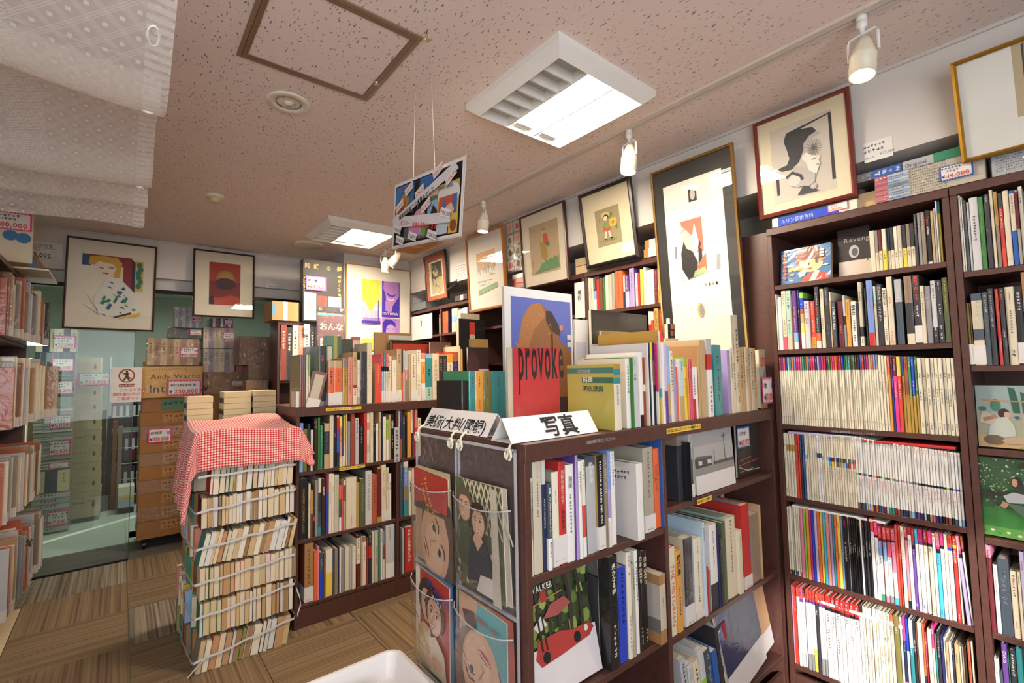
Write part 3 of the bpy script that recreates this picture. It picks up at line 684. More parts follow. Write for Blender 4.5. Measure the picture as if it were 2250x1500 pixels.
row("""75 122 430 cream|~14|grey|
124 169 495 white|~4@.02-.2&～@.2-.3&~11@.3-.7&~5@.78-.92#scarlet|black|
171 240 465 white|~3@.5-.6|lightgrey|
242 313 365 cream 78 rose 22|~6@.05-.4&~7@.5-.74|olive|
315 400 360 mint 76 putty 24|~6@.05-.4&~7@.5-.74|charcoal|s:mint
402 416 420 rust|||
420 488 360 purple 72 skyblue 16 white 12|~4@.28-.44#yellow&~9@.46-.7#white|white|
492 540 350 indigo 30 charcoal 45 maroon 25|~6@.02-.25&~10@.3-.7#white|lavender|
542 606 390 lime 10 royal 20 rust 8 tan 16 yellow 18 white 28|~3@.12-.3#white&~3@.55-.7|white|
612 694 530 lightgrey|~4@.05-.26&田村武能@.36-.62|charcoal|s:ivory
697 788 530 scarlet 76 amber 24|~6@.05-.3&~7@.4-.66&~3@.8-.95#brown|white|
790 862 295 charcoal 76 orange 12 white 12|~8@.1-.3&~4@.34-.48#orange&~8@.5-.74#white|white|f
882 946 330 cream|~4@.05-.2&~6@.5-.75|taupe|g
952 1030 305 charcoal|~10@.05-.3&~5@.62-.78#grey|lightgrey|f
1032 1064 378 cream 16 tan 84||black|
1066 1130 550 slate|A TIME NOT HERE@.10-.74|white|b:1 f s:charcoal
1165 1246 540 maroon|~6@.5-.7|salmon|f
1250 1298 440 silver 40 darkbrown 18 grey 42||black|
1300 1368 505 amber|~9|brown|
1385 1470 540 white|闇夜祭@.08-.36&~9@.4-.94|black|b:1 s:putty
1478 1514 560 charcoal|||f
1518 1580 215 putty 70 charcoal 15 ivory 15|~1@.08-.12&~6@.15-.3&~3@.88-.96|black|g""", 'x', XS, 1.453, 1690, 590, .13333, 'photo_book', 'second row of the '+G, 'photo books, second row of the right wall bookcase', seg=SEG_A, hmax=0.255, seed=3)
row("""118 152 400 black|~16|grey|f
158 262 262 periwinkle 80 red 20|~4@.1-.22&~5@.3-.46#amber|periwinkle|f s:slate
266 316 360 lightgrey 8 mint 22 putty 70|~3@.3-.4|charcoal|f
322 414 325 charcoal|カオカオス@.03-.34&~6@.36-.66#lightgrey|silver|b:1
418 486 390 ivory|日本の子ども@.03-.38&64年@.40-.52#crimson&~7@.72-.94#crimson|black|b:1
488 594 158 cream|~3@.3-.4#orange&~6@.5-.65#putty&六000円@.80-.98#orange|black|b:1 s:slate
625 742 245 silver 35 slate 65|~4@.15-.3|white|f
788 918 190 taupe 40 charcoal 45 cream 15|~14@.03-.37#scarlet|scarlet|f
930 1044 175 charcoal|東京下町100@.02-.37#scarlet&~4@.44-.62#white|scarlet|f w26 b:1
1046 1114 352 cream|~6@.1-.28&~8@.3-.6|brown|
1120 1218 358 grey|~3@.08-.14&~6@.2-.4|lightgrey|f
1226 1310 268 lightgrey 75 charcoal 25|~8@.05-.5&~5@.75-.9#white|charcoal|f
1314 1410 258 charcoal|~4@.03-.15&~5@.38-.55&~6@.72-.94|white|f
1420 1512 215 moss|~18@.05-.52|yellow|g""", 'x', XS, 1.453, 1890, 580, .13333, 'photo_book', 'second row of the '+G, 'photo books, second row of the right wall bookcase', seg=SEG_A, hmax=0.255, seed=4, start=22)
# --- third row: a long run of white magazines with coloured heads
heads = 'red purple rose indigo skyblue teal orange periwinkle magenta magenta salmon teal green orange blue red magenta navy lilac purple magenta red purple green orange magenta orange scarlet red royal green seagreen teal red green maroon navy periwinkle red purple magenta tan orange periwinkle grey'.split()
L_ = []
for i, c in enumerate(heads):
    a = 152+i*17.95+(i/45)**2*60; b_ = 152+(i+1)*17.95+((i+1)/45)**2*60-1
    L_.append(f"{a:.1f} {b_:.1f} {98-24*i/45:.0f} {c} 20 ivory 80|~{3+i%3}@.03-.18#ivory&~{10+i%7}@{.34+.1*(i%3):.2f}-{.62+.07*(i%4):.2f}&~2@.88-.94|charcoal|")
for i, (a, b_, sp, tc_) in enumerate([(1100, 1122, 'orange 24 amber 76', 'white'), (1123, 1146, 'purple 26 royal 74', 'white'), (1147, 1180, 'maroon 26 hotpink 74', 'white'), (1181, 1215, 'yellow 26 scarlet 74', 'white'),
        (1217, 1246, 'blue 26 gold 74', 'navy'), (1247, 1280, 'rust 50 gold 50', 'navy'), (1281, 1305, 'seagreen 52 gold 48', 'white'), (1306, 1334, 'royal 52 gold 48', 'white'), (1335, 1360, 'green 50 gold 50', 'white')]):
    L_.append(f"{a} {b_} {92} {sp}|~7@.03-.24&~{9+i}@.3-.8|{tc_}|")
for i in range(3): L_.append(f"{1022+i*26} {1046+i*26} {78+4*i} ivory|~3@.2-.32&~{9+i}@.34-.7#{'rust' if i == 1 else 'charcoal'}&~2@.9-.96|charcoal|")
for i in range(9):
    a = 1362+i*37; L_.append(f"{a} {a+36} {104} ivory|~3@.20-.32#black&~{8+i%4}@.4-.7&~4@.85-.96|charcoal|f")
L_.sort(key=lambda q: float(q.split()[0]))
mags3 = row('\n'.join(L_), 'x', XS, 1.133, 1680, 760, .25333, 'magazine', 'third row of the '+G, 'magazines, third row of the right wall bookcase', D=.21, seg=SEG_A, hmax=0.295, seed=5)
# --- fourth row
L_ = []
def run(x0, specs, s_, grow=0):
    x = x0
    for w_, tp, rest in specs:
        L_.append(f"{x:.1f} {x+w_-1.2:.1f} {tp:.0f} {rest}"); x += w_
    return x
x = run(203, [(47, 165, 'ivory|~3@.17-.29&~8@.4-.7&~3@.88-.96|charcoal|g'), (48, 170, 'ivory 18 gold 10 ivory 72|~12@.4-.8&~3@.88-.96|taupe|g'), (47, 172, 'ivory 18 gold 10 ivory 72|~12@.4-.8&~3@.88-.96|salmon|g'), (47, 175, 'ivory 18 gold 10 ivory 72|~14@.4-.8&~3@.88-.96|salmon|g'),
    (38, 178, 'red 18 scarlet 82|~20@.2-.9|salmon|g'), (40, 178, 'scarlet|~20@.2-.9|salmon|g'), (36, 182, 'charcoal|~16@.1-.8|silver|g'), (45, 183, 'blue|~18@.2-.8|skyblue|g')], 1)
for i in range(10):
    tp = 176+i*2; wd = 40
    x = run(x, [(wd, tp, random.Random(i).choice([f'ivory|~4@.03-.14&~10@.2-.4&~6@.5-.8#salmon&~4@.9-.98|taupe|', f'ivory 32 skyblue 6 ivory 62|~4@.03-.14&~9@.42-.75#taupe&~4@.9-.98|charcoal|', f'white 28 slate 7 white 65|~4@.05-.2&~11@.4-.7#salmon&~4@.9-.98|charcoal|']))], 1)
blk = [('royal', 'cyan'), ('maroon', 'yellow'), ('lightblue', 'ivory'), ('navy', 'moss'), ('taupe', 'salmon'), ('olive', 'putty'), ('slate', 'skyblue'), ('ivory', 'teal'), ('green', 'red'), ('lilac', 'ivory'), ('rust', 'orange')]
for i, (c1, c2) in enumerate(blk):
    x = run(x, [(40, 190+i*3.5, f'ivory 33 {c1} 6 {c2} 7 ivory 54|~4@.03-.14&~{8+i%5}@.48-.78#{"scarlet" if i % 2 else "charcoal"}&~3@.8-.93#rose|charcoal|')], 1)
i = 0; cc = 'lime indigo lilac blue mint black lavender amber red seagreen ivory green purple yellow teal grey mint pink lavender lavender grey grey grey black black black black black black black black black'.split()
pc = 'brown navy slate lightblue skyblue amber indigo rust slate blue maroon silver teal seagreen crimson brown slate indigo navy grey skyblue charcoal purple navy lightgrey black taupe rose navy indigo black maroon'.split()
while x < 3150:
    wd = 41+14*(x-1400)/1700
    x = run(x, [(wd, 228+i*7.6, f'white 50 {cc[i%32]} 3 white 38 {pc[i%32]} 9|~4@.02-.14#{"scarlet" if i>20 else "charcoal"}&~9@.15-.34#lightgrey&~{9+i%4}@.56-.80#{("scarlet","charcoal","rose")[i%3]}|charcoal|')], 1); i += 1
mags4 = row('\n'.join(L_), 'x', XS, .829, 1700, 930, .13333, 'magazine', 'fourth row of the '+G, 'magazines, fourth row of the right wall bookcase', D=.21, seg=SEG_A, hmax=0.28, seed=6)
# --- fifth row
row("""25 58 95 ivory 93 rust 7|~4@.03-.15#scarlet&~5@.5-.65#scarlet&~5@.66-.85|taupe|
60 92 90 ivory 93 charcoal 7|~4@.03-.15#scarlet&~9@.5-.85|taupe|
94 124 92 lightgrey 93 skyblue 7|~9@.5-.8|taupe|
126 152 95 ivory 93 slate 7|~4@.1-.2#scarlet&~9@.5-.9|taupe|
153 180 100 ivory|~4@.1-.2&~9@.5-.9|taupe|
181 205 104 ivory 93 rust 7|~4@.1-.18#scarlet&~6@.6-.8#scarlet|taupe|
207 249 108 pink|~4@.1-.3|lavender|g
251 290 116 lime|~3@.1-.25|green|g
292 330 122 amber|~4@.1-.3&~7@.5-.75|ivory|g
331 368 132 magenta|~4@.1-.3&~6@.66-.85|pink|g
369 404 140 royal|~4@.1-.3&~6@.5-.65|skyblue|g
405 442 148 lavender|~4@.1-.3|white|g
443 484 155 orange|~4@.1-.3&~9@.5-.8|white|g
485 527 162 yellow|~4@.1-.3&~7@.55-.8|white|g
528 563 168 cyan|~4@.1-.3&~7@.55-.85|white|g
564 610 176 salmon|~4@.1-.3&~7@.5-.8|ivory|g
611 650 183 lilac|~4@.1-.3&~7@.5-.8|pink|g
651 684 190 teal|~4@.1-.3&~7@.5-.8|cyan|g
686 722 198 orange|~4@.1-.3&~7@.52-.75|white|g
723 767 206 yellow|~4@.1-.3&~7@.52-.8|olive|g
768 807 216 periwinkle|~4@.1-.3&~7@.5-.8|lightblue|g
809 864 225 black|~4@.05-.2#hotpink&~10@.35-.8|white|g
866 884 232 white||black|
886 924 236 black|~4@.05-.2#hotpink&~8@.35-.62|white|g
926 952 240 black|~4@.05-.2#lime&~8@.38-.5|white|g
953 982 244 black|~4@.05-.2#hotpink&~9@.35-.6|white|g
984 1012 248 black|~4@.06-.2#lime&~12@.38-.8|white|g
1013 1044 252 black|~4@.06-.2#lime&~12@.38-.8|white|g
1046 1066 256 white||black|
1068 1108 258 black|~4@.06-.2#orange&~10@.35-.6|lightgrey|g
1110 1150 250 charcoal|~12@.3-.6|white|g
1151 1187 250 black|~12@.3-.62|white|g
1189 1242 258 scarlet 17 white 83|~4@.18-.38&~6@.75-.9#periwinkle|black|
1244 1290 295 hotpink 18 black 3 white 79|~3@.02-.15#white&~8@.25-.45#cyan&~7@.5-.7|charcoal|""", 'x', XS, .506, 1730, 1100, .16, 'magazine', 'fifth row of the '+G, 'magazines, fifth row of the right wall bookcase', D=.21, seg=SEG_A, hmax=0.298, seed=7)
row("""38 82 170 scarlet 15 maroon 4 periwinkle 20 white 52 seagreen 9|~3@.02-.12#white&~4@.2-.35#white&~5@.4-.7|black|
84 92 175 orange||
94 140 178 rose 16 maroon 4 skyblue 25 white 47 pink 8|~3@.02-.12#white&~4@.2-.4#navy&~6@.45-.8|charcoal|
146 204 190 scarlet 15 maroon 4 rose 20 white 52 grey 9|~3@.02-.12#white&~6@.4-.7|charcoal|
207 256 200 rose 15 charcoal 3 pink 40 white 33 cyan 9|~3@.02-.12#white&~5@.2-.55#crimson|charcoal|
258 290 148 scarlet|~4@.02-.1#white&~8@.35-.55#white|white|
291 328 158 scarlet|~4@.02-.1#white&~6@.35-.5#white|white|
331 377 170 ivory 55 mint 30 ivory 15|~4@.06-.18&~6@.3-.5|charcoal|
380 420 176 rose 13 maroon 3 pink 60 salmon 15 black 9|~3@.02-.12#white&~6@.2-.5#crimson|crimson|
423 470 185 red 9 white 91|~3@.02-.08#charcoal&~9@.12-.34#skyblue&~6@.36-.6|charcoal|
473 512 195 red 16 purple 4 black 5 purple 75|~3@.02-.14#white&~4@.26-.36#white&~3@.9-.96#white|white|
516 556 205 cyan 18 white 82|~3@.03-.14#white&~2@.9-.96|taupe|
559 615 212 magenta 14 purple 4 white 66 lavender 16|~3@.03-.12#indigo&~5@.22-.42#pink&~4@.86-.96#navy|navy|
620 680 222 red 14 maroon 4 ivory 82|~3@.03-.12#white&~4@.2-.34#orange&~3@.88-.96#taupe|brown|
683 735 236 hotpink 14 black 4 putty 82|~3@.03-.12#white&~2@.2-.28#black&~3@.9-.96|taupe|
738 780 258 ivory 2 amber 2 white 96|~3@.06-.2#scarlet&~6@.2-.3&~3@.34-.38#scarlet|taupe|
783 833 250 pink 16 magenta 3 black 5 cyan 76|~3@.02-.14#white&~6@.26-.5#navy&~3@.9-.96#navy|navy|
836 886 260 hotpink 14 black 4 white 82|~3@.03-.12#white&~8@.2-.38#periwinkle&~8@.42-.7#periwinkle|navy|
889 930 268 ivory|~8@.18-.38#skyblue&~8@.44-.72#greige|taupe|
935 996 285 scarlet 14 royal 4 white 62 silver 20|~3@.03-.12#black&~5@.22-.34#periwinkle|navy|
1000 1054 296 red 10 yellow 4 red 86|~3@.03-.1#white&~7@.16-.36#white&~3@.9-.96#white|white|
1056 1066 300 cream||
1120 1166 305 pink 16 magenta 4 black 5 lilac 75|~3@.02-.14#white&~8@.27-.62#white&~3@.9-.96#white|white|L-3
1180 1246 315 rust 14 maroon 4 ivory 82|~3@.03-.12#amber&~5@.18-.34#teal&~9@.36-.86#lavender|lavender|L-3""", 'x', XS, .506, 1930, 1130, .17333, 'magazine', 'fifth row of the '+G, 'magazines, fifth row of the right wall bookcase', D=.21, seg=SEG_A, hmax=0.298, seed=8, start=34)
# --- sixth row
row("""35 74 100 pink|~6@.05-.2|white|
76 109 112 scarlet|~4@.02-.1&~5@.25-.4|white|
110 134 130 scarlet|~4@.02-.1&~5@.28-.42|white|
135 170 135 scarlet|~4@.02-.1&~7@.28-.5|white|
174 212 148 scarlet 12 white 83 lightgrey 5|~3@.02-.1#white&~7@.22-.5#rose|taupe|
214 266 160 rose 14 purple 4 white 65 silver 17|~3@.03-.12#maroon&~6@.2-.36|charcoal|
268 302 178 maroon 7 white 93|~3@.02-.08#white&~12@.12-.5|greige|
305 350 188 scarlet 12 purple 4 white 64 grey 20|~3@.03-.12#maroon&~6@.2-.36|charcoal|
351 395 200 scarlet 12 purple 4 white 64 grey 20|~3@.03-.12#maroon&~6@.2-.36|charcoal|
398 446 215 scarlet 12 purple 4 white 56 yellow 28|~3@.03-.12#maroon&~6@.2-.4|greige|
450 490 240 scarlet 12 maroon 3 charcoal 85|~3@.02-.1#white&~4@.2-.28#white|white|
492 545 252 scarlet 12 purple 4 white 64 grey 20|~3@.03-.12#maroon&~9@.2-.6|greige|
546 586 265 scarlet 12 purple 4 white 64 grey 20|~3@.03-.12#maroon&~9@.2-.6|greige|
590 670 278 red 14 black 4 white 82|~3@.02-.13#white&~3@.22-.34#charcoal&~7@.4-.7|charcoal|
672 735 305 red 14 black 4 white 82|~3@.02-.13#white&~6@.22-.46#charcoal|charcoal|
737 808 320 red 14 black 4 white 82|~3@.02-.13#white&~3@.2-.4#charcoal&~8@.42-.7|charcoal|
812 872 350 red 14 maroon 4 white 82|~3@.03-.12#white&~9@.2-.6#skyblue|charcoal|
876 945 372 red 14 maroon 4 white 82|~3@.02-.12#white&~2@.2-.34#charcoal&~6@.36-.5#scarlet|charcoal|
947 1010 390 red 14 black 4 white 82|~3@.02-.12#white&~2@.24-.38#charcoal&~6@.4-.55#scarlet|charcoal|
1014 1086 408 red 14 maroon 4 white 82|~3@.03-.13#white&~4@.2-.4#charcoal|charcoal|
1089 1132 420 darkbrown 8 white 92|~11@.12-.5#crimson&~8@.55-.8#black|crimson|
1136 1178 430 ivory|~9@.15-.4#grey&~10@.45-.8|charcoal|
1180 1228 448 ivory|~9@.12-.4#grey&~12@.45-.85|taupe|
1230 1275 455 ivory|~9@.14-.4#grey&~12@.45-.85|rose|
1277 1330 465 ivory|~9@.15-.45#grey&~10@.5-.9|seagreen|
1332 1362 475 ivory|~9@.15-.4#grey|rose|
1366 1430 495 ivory|~5@.03-.25#magenta&~8@.4-.85#magenta|magenta|""", 'x', XS, .143, 1730, 1270, .15333, 'magazine', 'bottom visible row of the '+G, 'magazines, bottom row of the right wall bookcase', D=.21, seg=SEG_A, hmax=0.338, seed=9)
row("""170 236 165 cream|~5@.04-.2#salmon&~3@.28-.34&~9@.38-.8#salmon|black|
238 306 190 cream|~6@.02-.2#black&~3@.26-.32&~9@.38-.8#crimson|black|
309 382 218 orange 7 cream 93|~6@.1-.25#charcoal&~4@.3-.36|black|
385 487 240 olive|~3@.04-.1#rose&~3@.12-.2#white|white|
490 546 262 lightgrey|~3@.04-.1&~9@.2-.7|charcoal|
549 612 275 hotpink 25 navy 45 pink 30|~7@.26-.6#skyblue|white|
614 670 298 royal 35 lightgrey 65|~4@.03-.2#navy|navy|
678 752 312 lightblue 30 teal 70|~10@.2-.7#white|white|g
755 817 340 charcoal|~10@.2-.6|white|g
820 845 360 brown||
848 932 368 ivory|~3@.2-.4|putty|f
938 986 402 orange 55 charcoal 45|||f
990 1038 560 rose 40 crimson 60|~5@.1-.35|white|
1042 1112 505 ivory|~5@.4-.6|charcoal|
1116 1178 425 hotpink 24 ivory 76|~5@.03-.2#white&~9@.3-.8#salmon|white|
1182 1218 595 olive 20 teal 30 grey 50|~6@.5-.8|charcoal|
1226 1294 545 charcoal|~14@.05-.5|lightgrey|g
1300 1352 625 indigo|~10@.05-.4|lavender|
1354 1388 660 white|||
1391 1448 750 tan|~6@.2-.7#rust|rust|
1454 1510 760 white|~6@.1-.5#periwinkle|navy|
1513 1566 780 charcoal|~6@.05-.4#white&~3@.5-.8#teal|white|
1570 1654 800 tan|~5@.1-.6#slate|slate|
1660 1705 828 putty|||f
1708 1748 842 taupe||
1752 1800 850 darkbrown|||f
1826 1892 745 rust|~10@.2-.7|darkbrown|
1902 1925 755 cream||""", 'x', XS, .143, 1930, 1330, .11333, 'magazine', 'bottom visible row of the '+G, 'magazines, bottom row of the right wall bookcase', D=.20, seg=SEG_A, hmax=0.338, seed=10, start=27)
# --- second bay
G2 = 'bookcase at the right edge'
row("""102 166 400 white|~7@.03-.25&~2@.3-.34#scarlet&~6@.4-.9|charcoal|
182 266 405 ivory 78 cream 22|WHAGI@.16-.34&~14@.36-.76|charcoal|g
270 358 450 slate|~18@.05-.8#gold|gold|f
362 396 470 silver||
399 526 400 lightgrey|~9@.26-.6|charcoal|f s:white
530 606 390 green|~14@.05-.9|lime|f
615 692 355 charcoal|~3@.02-.2#white|grey|f
696 748 290 cream|~3@.2-.3#rose&~2@.33-.4|charcoal|
756 812 315 gold 45 taupe 55|~12@.1-.7#moss|brown|f
815 886 335 charcoal 20 red 55 scarlet 25|~10@.22-.7#white|white|f
888 976 300 cream|~1@.9-.95|putty|f
979 1060 300 blue 4 cream 50 blue 46|~9@.06-.4#taupe|taupe|
1063 1110 290 grey 3 maroon 50 greige 47|~9@.05-.4#brick|brick|
1113 1180 240 ivory|~3@.15-.3|black|f""", 'x', XS, 1.691, 2080, 370, .15333, 'photo_book', 'top row of the '+G2, 'photo books, top row of the bookcase at the right edge', seg=SEG_B, hmax=0.268, seed=11)
row("""132 208 500 olive|||w34
212 280 490 brown|||w34
292 450 350 slate 10 putty 40 slate 15 cream 35|~5@.1-.4#ivory|ivory|f w28
456 536 335 slate|~8@.04-.3#ivory&~9@.32-.55#grey|ivory|f
540 622 280 charcoal|~16@.03-.8|silver|f
638 696 285 red|~16@.03-.8#amber|white|f
704 776 270 charcoal|~5@.03-.5#salmon&~5@.52-.65#white|salmon|f
786 922 255 cream|~10@.05-.24#charcoal&~10@.3-.6#brown&~4@.76-.95#black|black|f
926 1040 245 black|~6@.08-.36#white|white|f w28
1042 1110 20 kraft||brown|""", 'x', XS, 1.372, 2100, 590, .15333, 'photo_book', 'second row of the '+G2, 'photo books, second row of the bookcase at the right edge', seg=SEG_B, hmax=0.294, seed=12)
row("""225 292 200 pink 14 maroon 86|~14@.05-.95#darkbrown|darkbrown|
300 344 400 white|~14@.05-.7|slate|
347 456 345 slate|~8@.15-.6#grey|grey|f
460 526 460 cream|~8@.05-.4#brick&~3@.75-.85#salmon|brick|
530 562 470 cream|~8@.05-.4#charcoal|charcoal|
565 610 255 lavender|~5@.1-.4#crimson|crimson|""", 'x', XS, .508, 2120, 1150, .23333, 'photo_book', 'low row of the '+G2, 'photo books, low rows of the bookcase at the right edge', seg=SEG_B, hmax=0.275, seed=13)
row("""232 312 1270 white 55 charcoal 45|~6@.1-.4|charcoal|
316 388 1400 slate|||f
391 446 1150 purple|CHAOS@.08-.45&~3@.6-.7#yellow|cream|b:1 f
449 466 1200 seagreen||
469 526 1210 charcoal|~9@.05-.7|white|f b:1
530 590 1195 teal 60 cream 40||white|f""", 'x', XS, .20, 2120, 1150, .23333, 'photo_book', 'lowest visible row of the '+G2, 'photo books, low rows of the bookcase at the right edge', seg=SEG_B, hmax=0.283, seed=14)
# flat magazines lying on top of standing rows
def flat(label, y0, y1, z, sp, th=.012, D=.2, grp='magazines laid flat on top of the rows'):
    b = book('magazine', th, abs(y0-y1), D, sp, '~9@.1-.4', 'rose', '', label, 'magazine', grp, int(z*100))
    b.matrix_world = Matrix.Translation((XS+.004, y0, z))@Matrix.Rotation(R(-90), 4, 'Z')@Matrix(((0, 0, 1, 0), (0, 1, 0, 0), (1, 0, 0, 0), (0, 0, 0, 1)))
    return b
def ztop(lst): return max(b.location.z+max(v.co.z for v in b.data.vertices) for b in lst)
z4 = .829
flat('thin pale magazine lying flat on the white magazines of the fourth row', .850, .60, onx(1800, 955, XS).z-.006, 'lightgrey 30 lavender 70', .010)
flat('thin red magazine lying flat on the white magazines of the fourth row', .585, .32, onx(1990, 976, XS).z-.006, 'red', .010)
flat('pale magazine lying flat on the bright rainbow coloured magazines', .850, .53, onx(1830, 1130, XS).z-.002, 'white', .009)
flat('red and white magazine lying flat on the red headed magazines', .825, .50, onx(1850, 1338, XS).z-.006, 'white 85 red 15', .011)

# ---------------------------------------------------------------- near bookcase
GN = 'front bookcase'
row("""620 664 612 white|~9@.1-.5#green|green|s:ivory D.2
666 680 600 green|~5|white|D.2
684 746 592 lightgrey|~6@.05-.16&の台所図鑑@.24-.5|charcoal|D.21 s:ivory
748 800 545 white 84 black 16|||D.22 s:white
802 824 600 brick 40 ivory 10 brick 50|||D.2
826 850 622 cream||black|D.2
852 866 450 white|~9|charcoal|D.24 s:lightgrey
868 884 448 navy|~12@.1-.5|silver|D.24
886 906 446 yellow 20 white 80|~12@.2-.9|charcoal|D.24
908 932 448 charcoal 22 brown 30 black 48||ivory|D.24
934 950 456 magenta 60 white 40||black|D.24
952 972 318 gold|~3|brown|D.25 s:gold d.012
974 988 330 white 62 cyan 10 yellow 28||black|D.24
990 1030 450 white|~11@.55-.8#rose|rose|D.22
1032 1060 460 lavender 60 purple 40||purple|D.22
1062 1086 484 skyblue 50 tan 40 grey 10||brown|D.21
1088 1121 532 ivory|~12@.04-.9#black|black|D.2
1123 1150 622 lilac||taupe|D.2
1152 1166 700 orange|~9|white|D.19
1168 1230 618 lightblue 60 tan 40|~5@.04-.2|charcoal|D.2 s:white
1232 1256 600 lime 15 yellow 85|~9@.3-.8#green|green|D.19
1258 1282 622 amber|~12|brown|D.19
1286 1322 622 rose|~9@.04-.4#red|crimson|D.19
1324 1350 700 white 62 red 38|~9@.1-.55|charcoal|D.18
1352 1372 702 white||charcoal|D.18
1376 1404 482 tan|||D.2 s:kraft
1408 1466 420 tan|||D.22 f s:tan
1482 1536 408 silver 20 red 20 white 60|~6@.6-.95#crimson|crimson|D.22 f
1550 1632 470 teal|~14@.15-.8#navy|white|D.2 f
1692 1720 520 lilac||black|D.2
1724 1748 500 cream|~12|charcoal|D.2
1750 1776 160 cream|~7@.2-.4&~9@.5-.85|charcoal|D.25 d.01
1779 1822 160 cream|~8@.15-.5&~9@.6-.9|charcoal|D.25 d.01""", 'y', YN, 1.2, 1250, 660, .2089, 'photo_book', 'standing on top of the '+GN, 'books standing on top of the front bookcase', seed=15)
row("""1826 1852 505 tan|~12|brown|
1853 1880 498 tan|~10|brown|
1881 1908 492 cream|~12|brown|
1909 1934 496 tan|~9|brown|
1935 1962 500 putty|~12|brown|
1963 1994 505 tan|~12|brown|""", 'y', YN, 1.2, 1250, 660, .2089, 'old_magazine', 'bundled beside the 200,000 yen price card', 'yellowed old magazines bundled on the front bookcase', D=.2, seed=16)
row("""78 114 340 cream|WALKER EVANS: AMERICAN PHOTOGRAPHS@.04-.8|charcoal|s:paper D.22
117 168 222 putty|~5@.04-.15#greige&~14@.18-.5|charcoal|s:taupe D.25
170 191 208 lightgrey 22 navy 78|WE LOVE HONG KONG@.35-.62|white|D.25
193 223 365 slate 64 white 36|京都@.05-.13&The Old and New Guide of Kyoto@.16-.62#white&MOTOKO@.68-.86#red|white|b:1 D.2
226 264 300 ivory|~8@.2-.36|charcoal|w30 s:greige D.22
266 303 242 red|京都祇園石段下@.08-.42#cream&高石泰次@.47-.66#black|cream|w29 s:red D.22
306 352 258 white|湯屋@.12-.25&~12@.3-.75|charcoal|s:white D.22
354 377 195 lilac|~8@.06-.4#purple|purple|s:purple D.25
379 396 240 white|~9@.1-.7|charcoal|D.22
398 418 232 ivory 47 scarlet 33 white 20|~6@.02-.3#periwinkle|periwinkle|D.22
421 475 210 slate 10 silver 90|甦る海未@.06-.36#white|white|f s:slate D.23
477 521 205 black|YOKOSUKA AGAIN 1980-1990@.06-.72|white|w25 b:1 s:gold D.25
523 541 200 taupe|~12|white|D.23
543 561 178 periwinkle 40 lilac 30 white 30|~9@.02-.3|white|w27 D.24
563 586 182 white|~9@.02-.4|periwinkle|D.24
706 745 252 white|NEW TEXT@.48-.6|silver|f s:white D.27 d-.02
747 804 160 greige 82 cream 4 white 14|マヌエル・アルバレス@.05-.6|charcoal|w20 f s:greige D.25
806 842 165 orange|hungum@.2-.8|rust|b:1 D.25
844 852 105 blue|||D.25""", 'y', YN, ZN2, 1130, 920, .3867, 'photo_book', 'second row of the '+GN, 'photo books, second row of the front bookcase', seg=SEG_N, hmax=.276, seed=17)
row("""555 606 765 black|遥かなる詩@.06-.34&~6@.6-.9|white|b:1 f
608 652 835 royal|~9@.05-.6#navy|navy|g
655 682 750 ivory|~5@.03-.3&~9@.6-.95|silver|
685 700 815 greige|~9@.05-.6#charcoal|charcoal|
702 719 740 white|~14@.1-.5#black|black|
722 745 740 black|日本の祭り@.06-.38&~5@.76-.95|cream|b:1 f
747 770 742 black|日本の祭り@.06-.38&~5@.76-.95|cream|b:1 f
838 874 880 kraft 14 putty 66 kraft 20|~5@.3-.5|brown|f s:putty d-.015""", 'y', YN, ZN3, 1130, 920, .3867, 'photo_book', 'third row of the '+GN, 'photo books, third row of the front bookcase', seg=SEG_N, hmax=.308, seed=18, D=.22)
row("""236 286 200 taupe 16 charcoal 84||black|f d.02
302 346 330 slate|~5@.5-.6|skyblue|f s:black D.25 d-.01
348 388 172 silver 40 charcoal 60|~14@.05-.4#black|black|f d.01 w22""", 'y', YN, ZB1, 1440, 900, .22325, 'photo_book', 'beside the station photograph in the '+GN, 'photo books next to the station photograph', seg=SEG_N, hmax=1.15-ZB1, seed=19, D=.25)
row("""135 170 770 cream|THE HISTORIAN@.2-.9#scarlet|orange|s:red D.25
172 202 790 amber|奴展風景@.05-.4&~9@.45-.8|black|D.24 b:1
215 262 722 charcoal|~16@.05-.7#taupe|grey|w24 s:putty f
268 310 722 ivory|~8@.03-.2&~14@.3-.8|charcoal|w10 s:lightblue
314 332 640 lightblue|~5|taupe|f
334 342 880 red||
344 350 900 grey||
353 391 650 white 70 charcoal 30|~14@.08-.5|charcoal|s:white
393 402 660 indigo||
404 418 712 charcoal|~16@.03-.8|silver|
420 438 640 moss|||
440 490 612 cream|~14@.03-.7#olive|olive|s:mint
492 524 686 cream|~6@.1-.3|taupe|s:ivory
527 566 545 red|||w16 s:red
568 614 595 taupe|||f s:lilac
616 626 548 tan||""", 'y', YN, .52, 1420, 880, .4134, 'photo_book', 'crowded lower bay of the '+GN, 'photo books in the crowded lower bay', seg=SEG_N, hmax=ZB1-.55, seed=20, D=.24)
row("""236 262 1330 silver|~9|charcoal|L-9
266 290 1365 lightgrey|~7|lightgrey|L-9
294 322 1350 cream|~7@.1-.6#black|black|L-9
326 352 1285 lightgrey 40 lime 60||charcoal|L-9
356 384 1290 slate|~6|skyblue|L-9
388 414 1300 blue|||L-9
418 452 1160 charcoal|XX WILLIAM@.05-.5|white|b:1 L-9
456 474 1140 crimson||rose|L-9""", 'y', YN, .17, 1420, 880, .4134, 'photo_book', 'leaning in the bottom bay of the '+GN, 'books leaning in the bottom bay of the front bookcase', seg=SEG_N, hmax=.31, seed=21, D=.24)
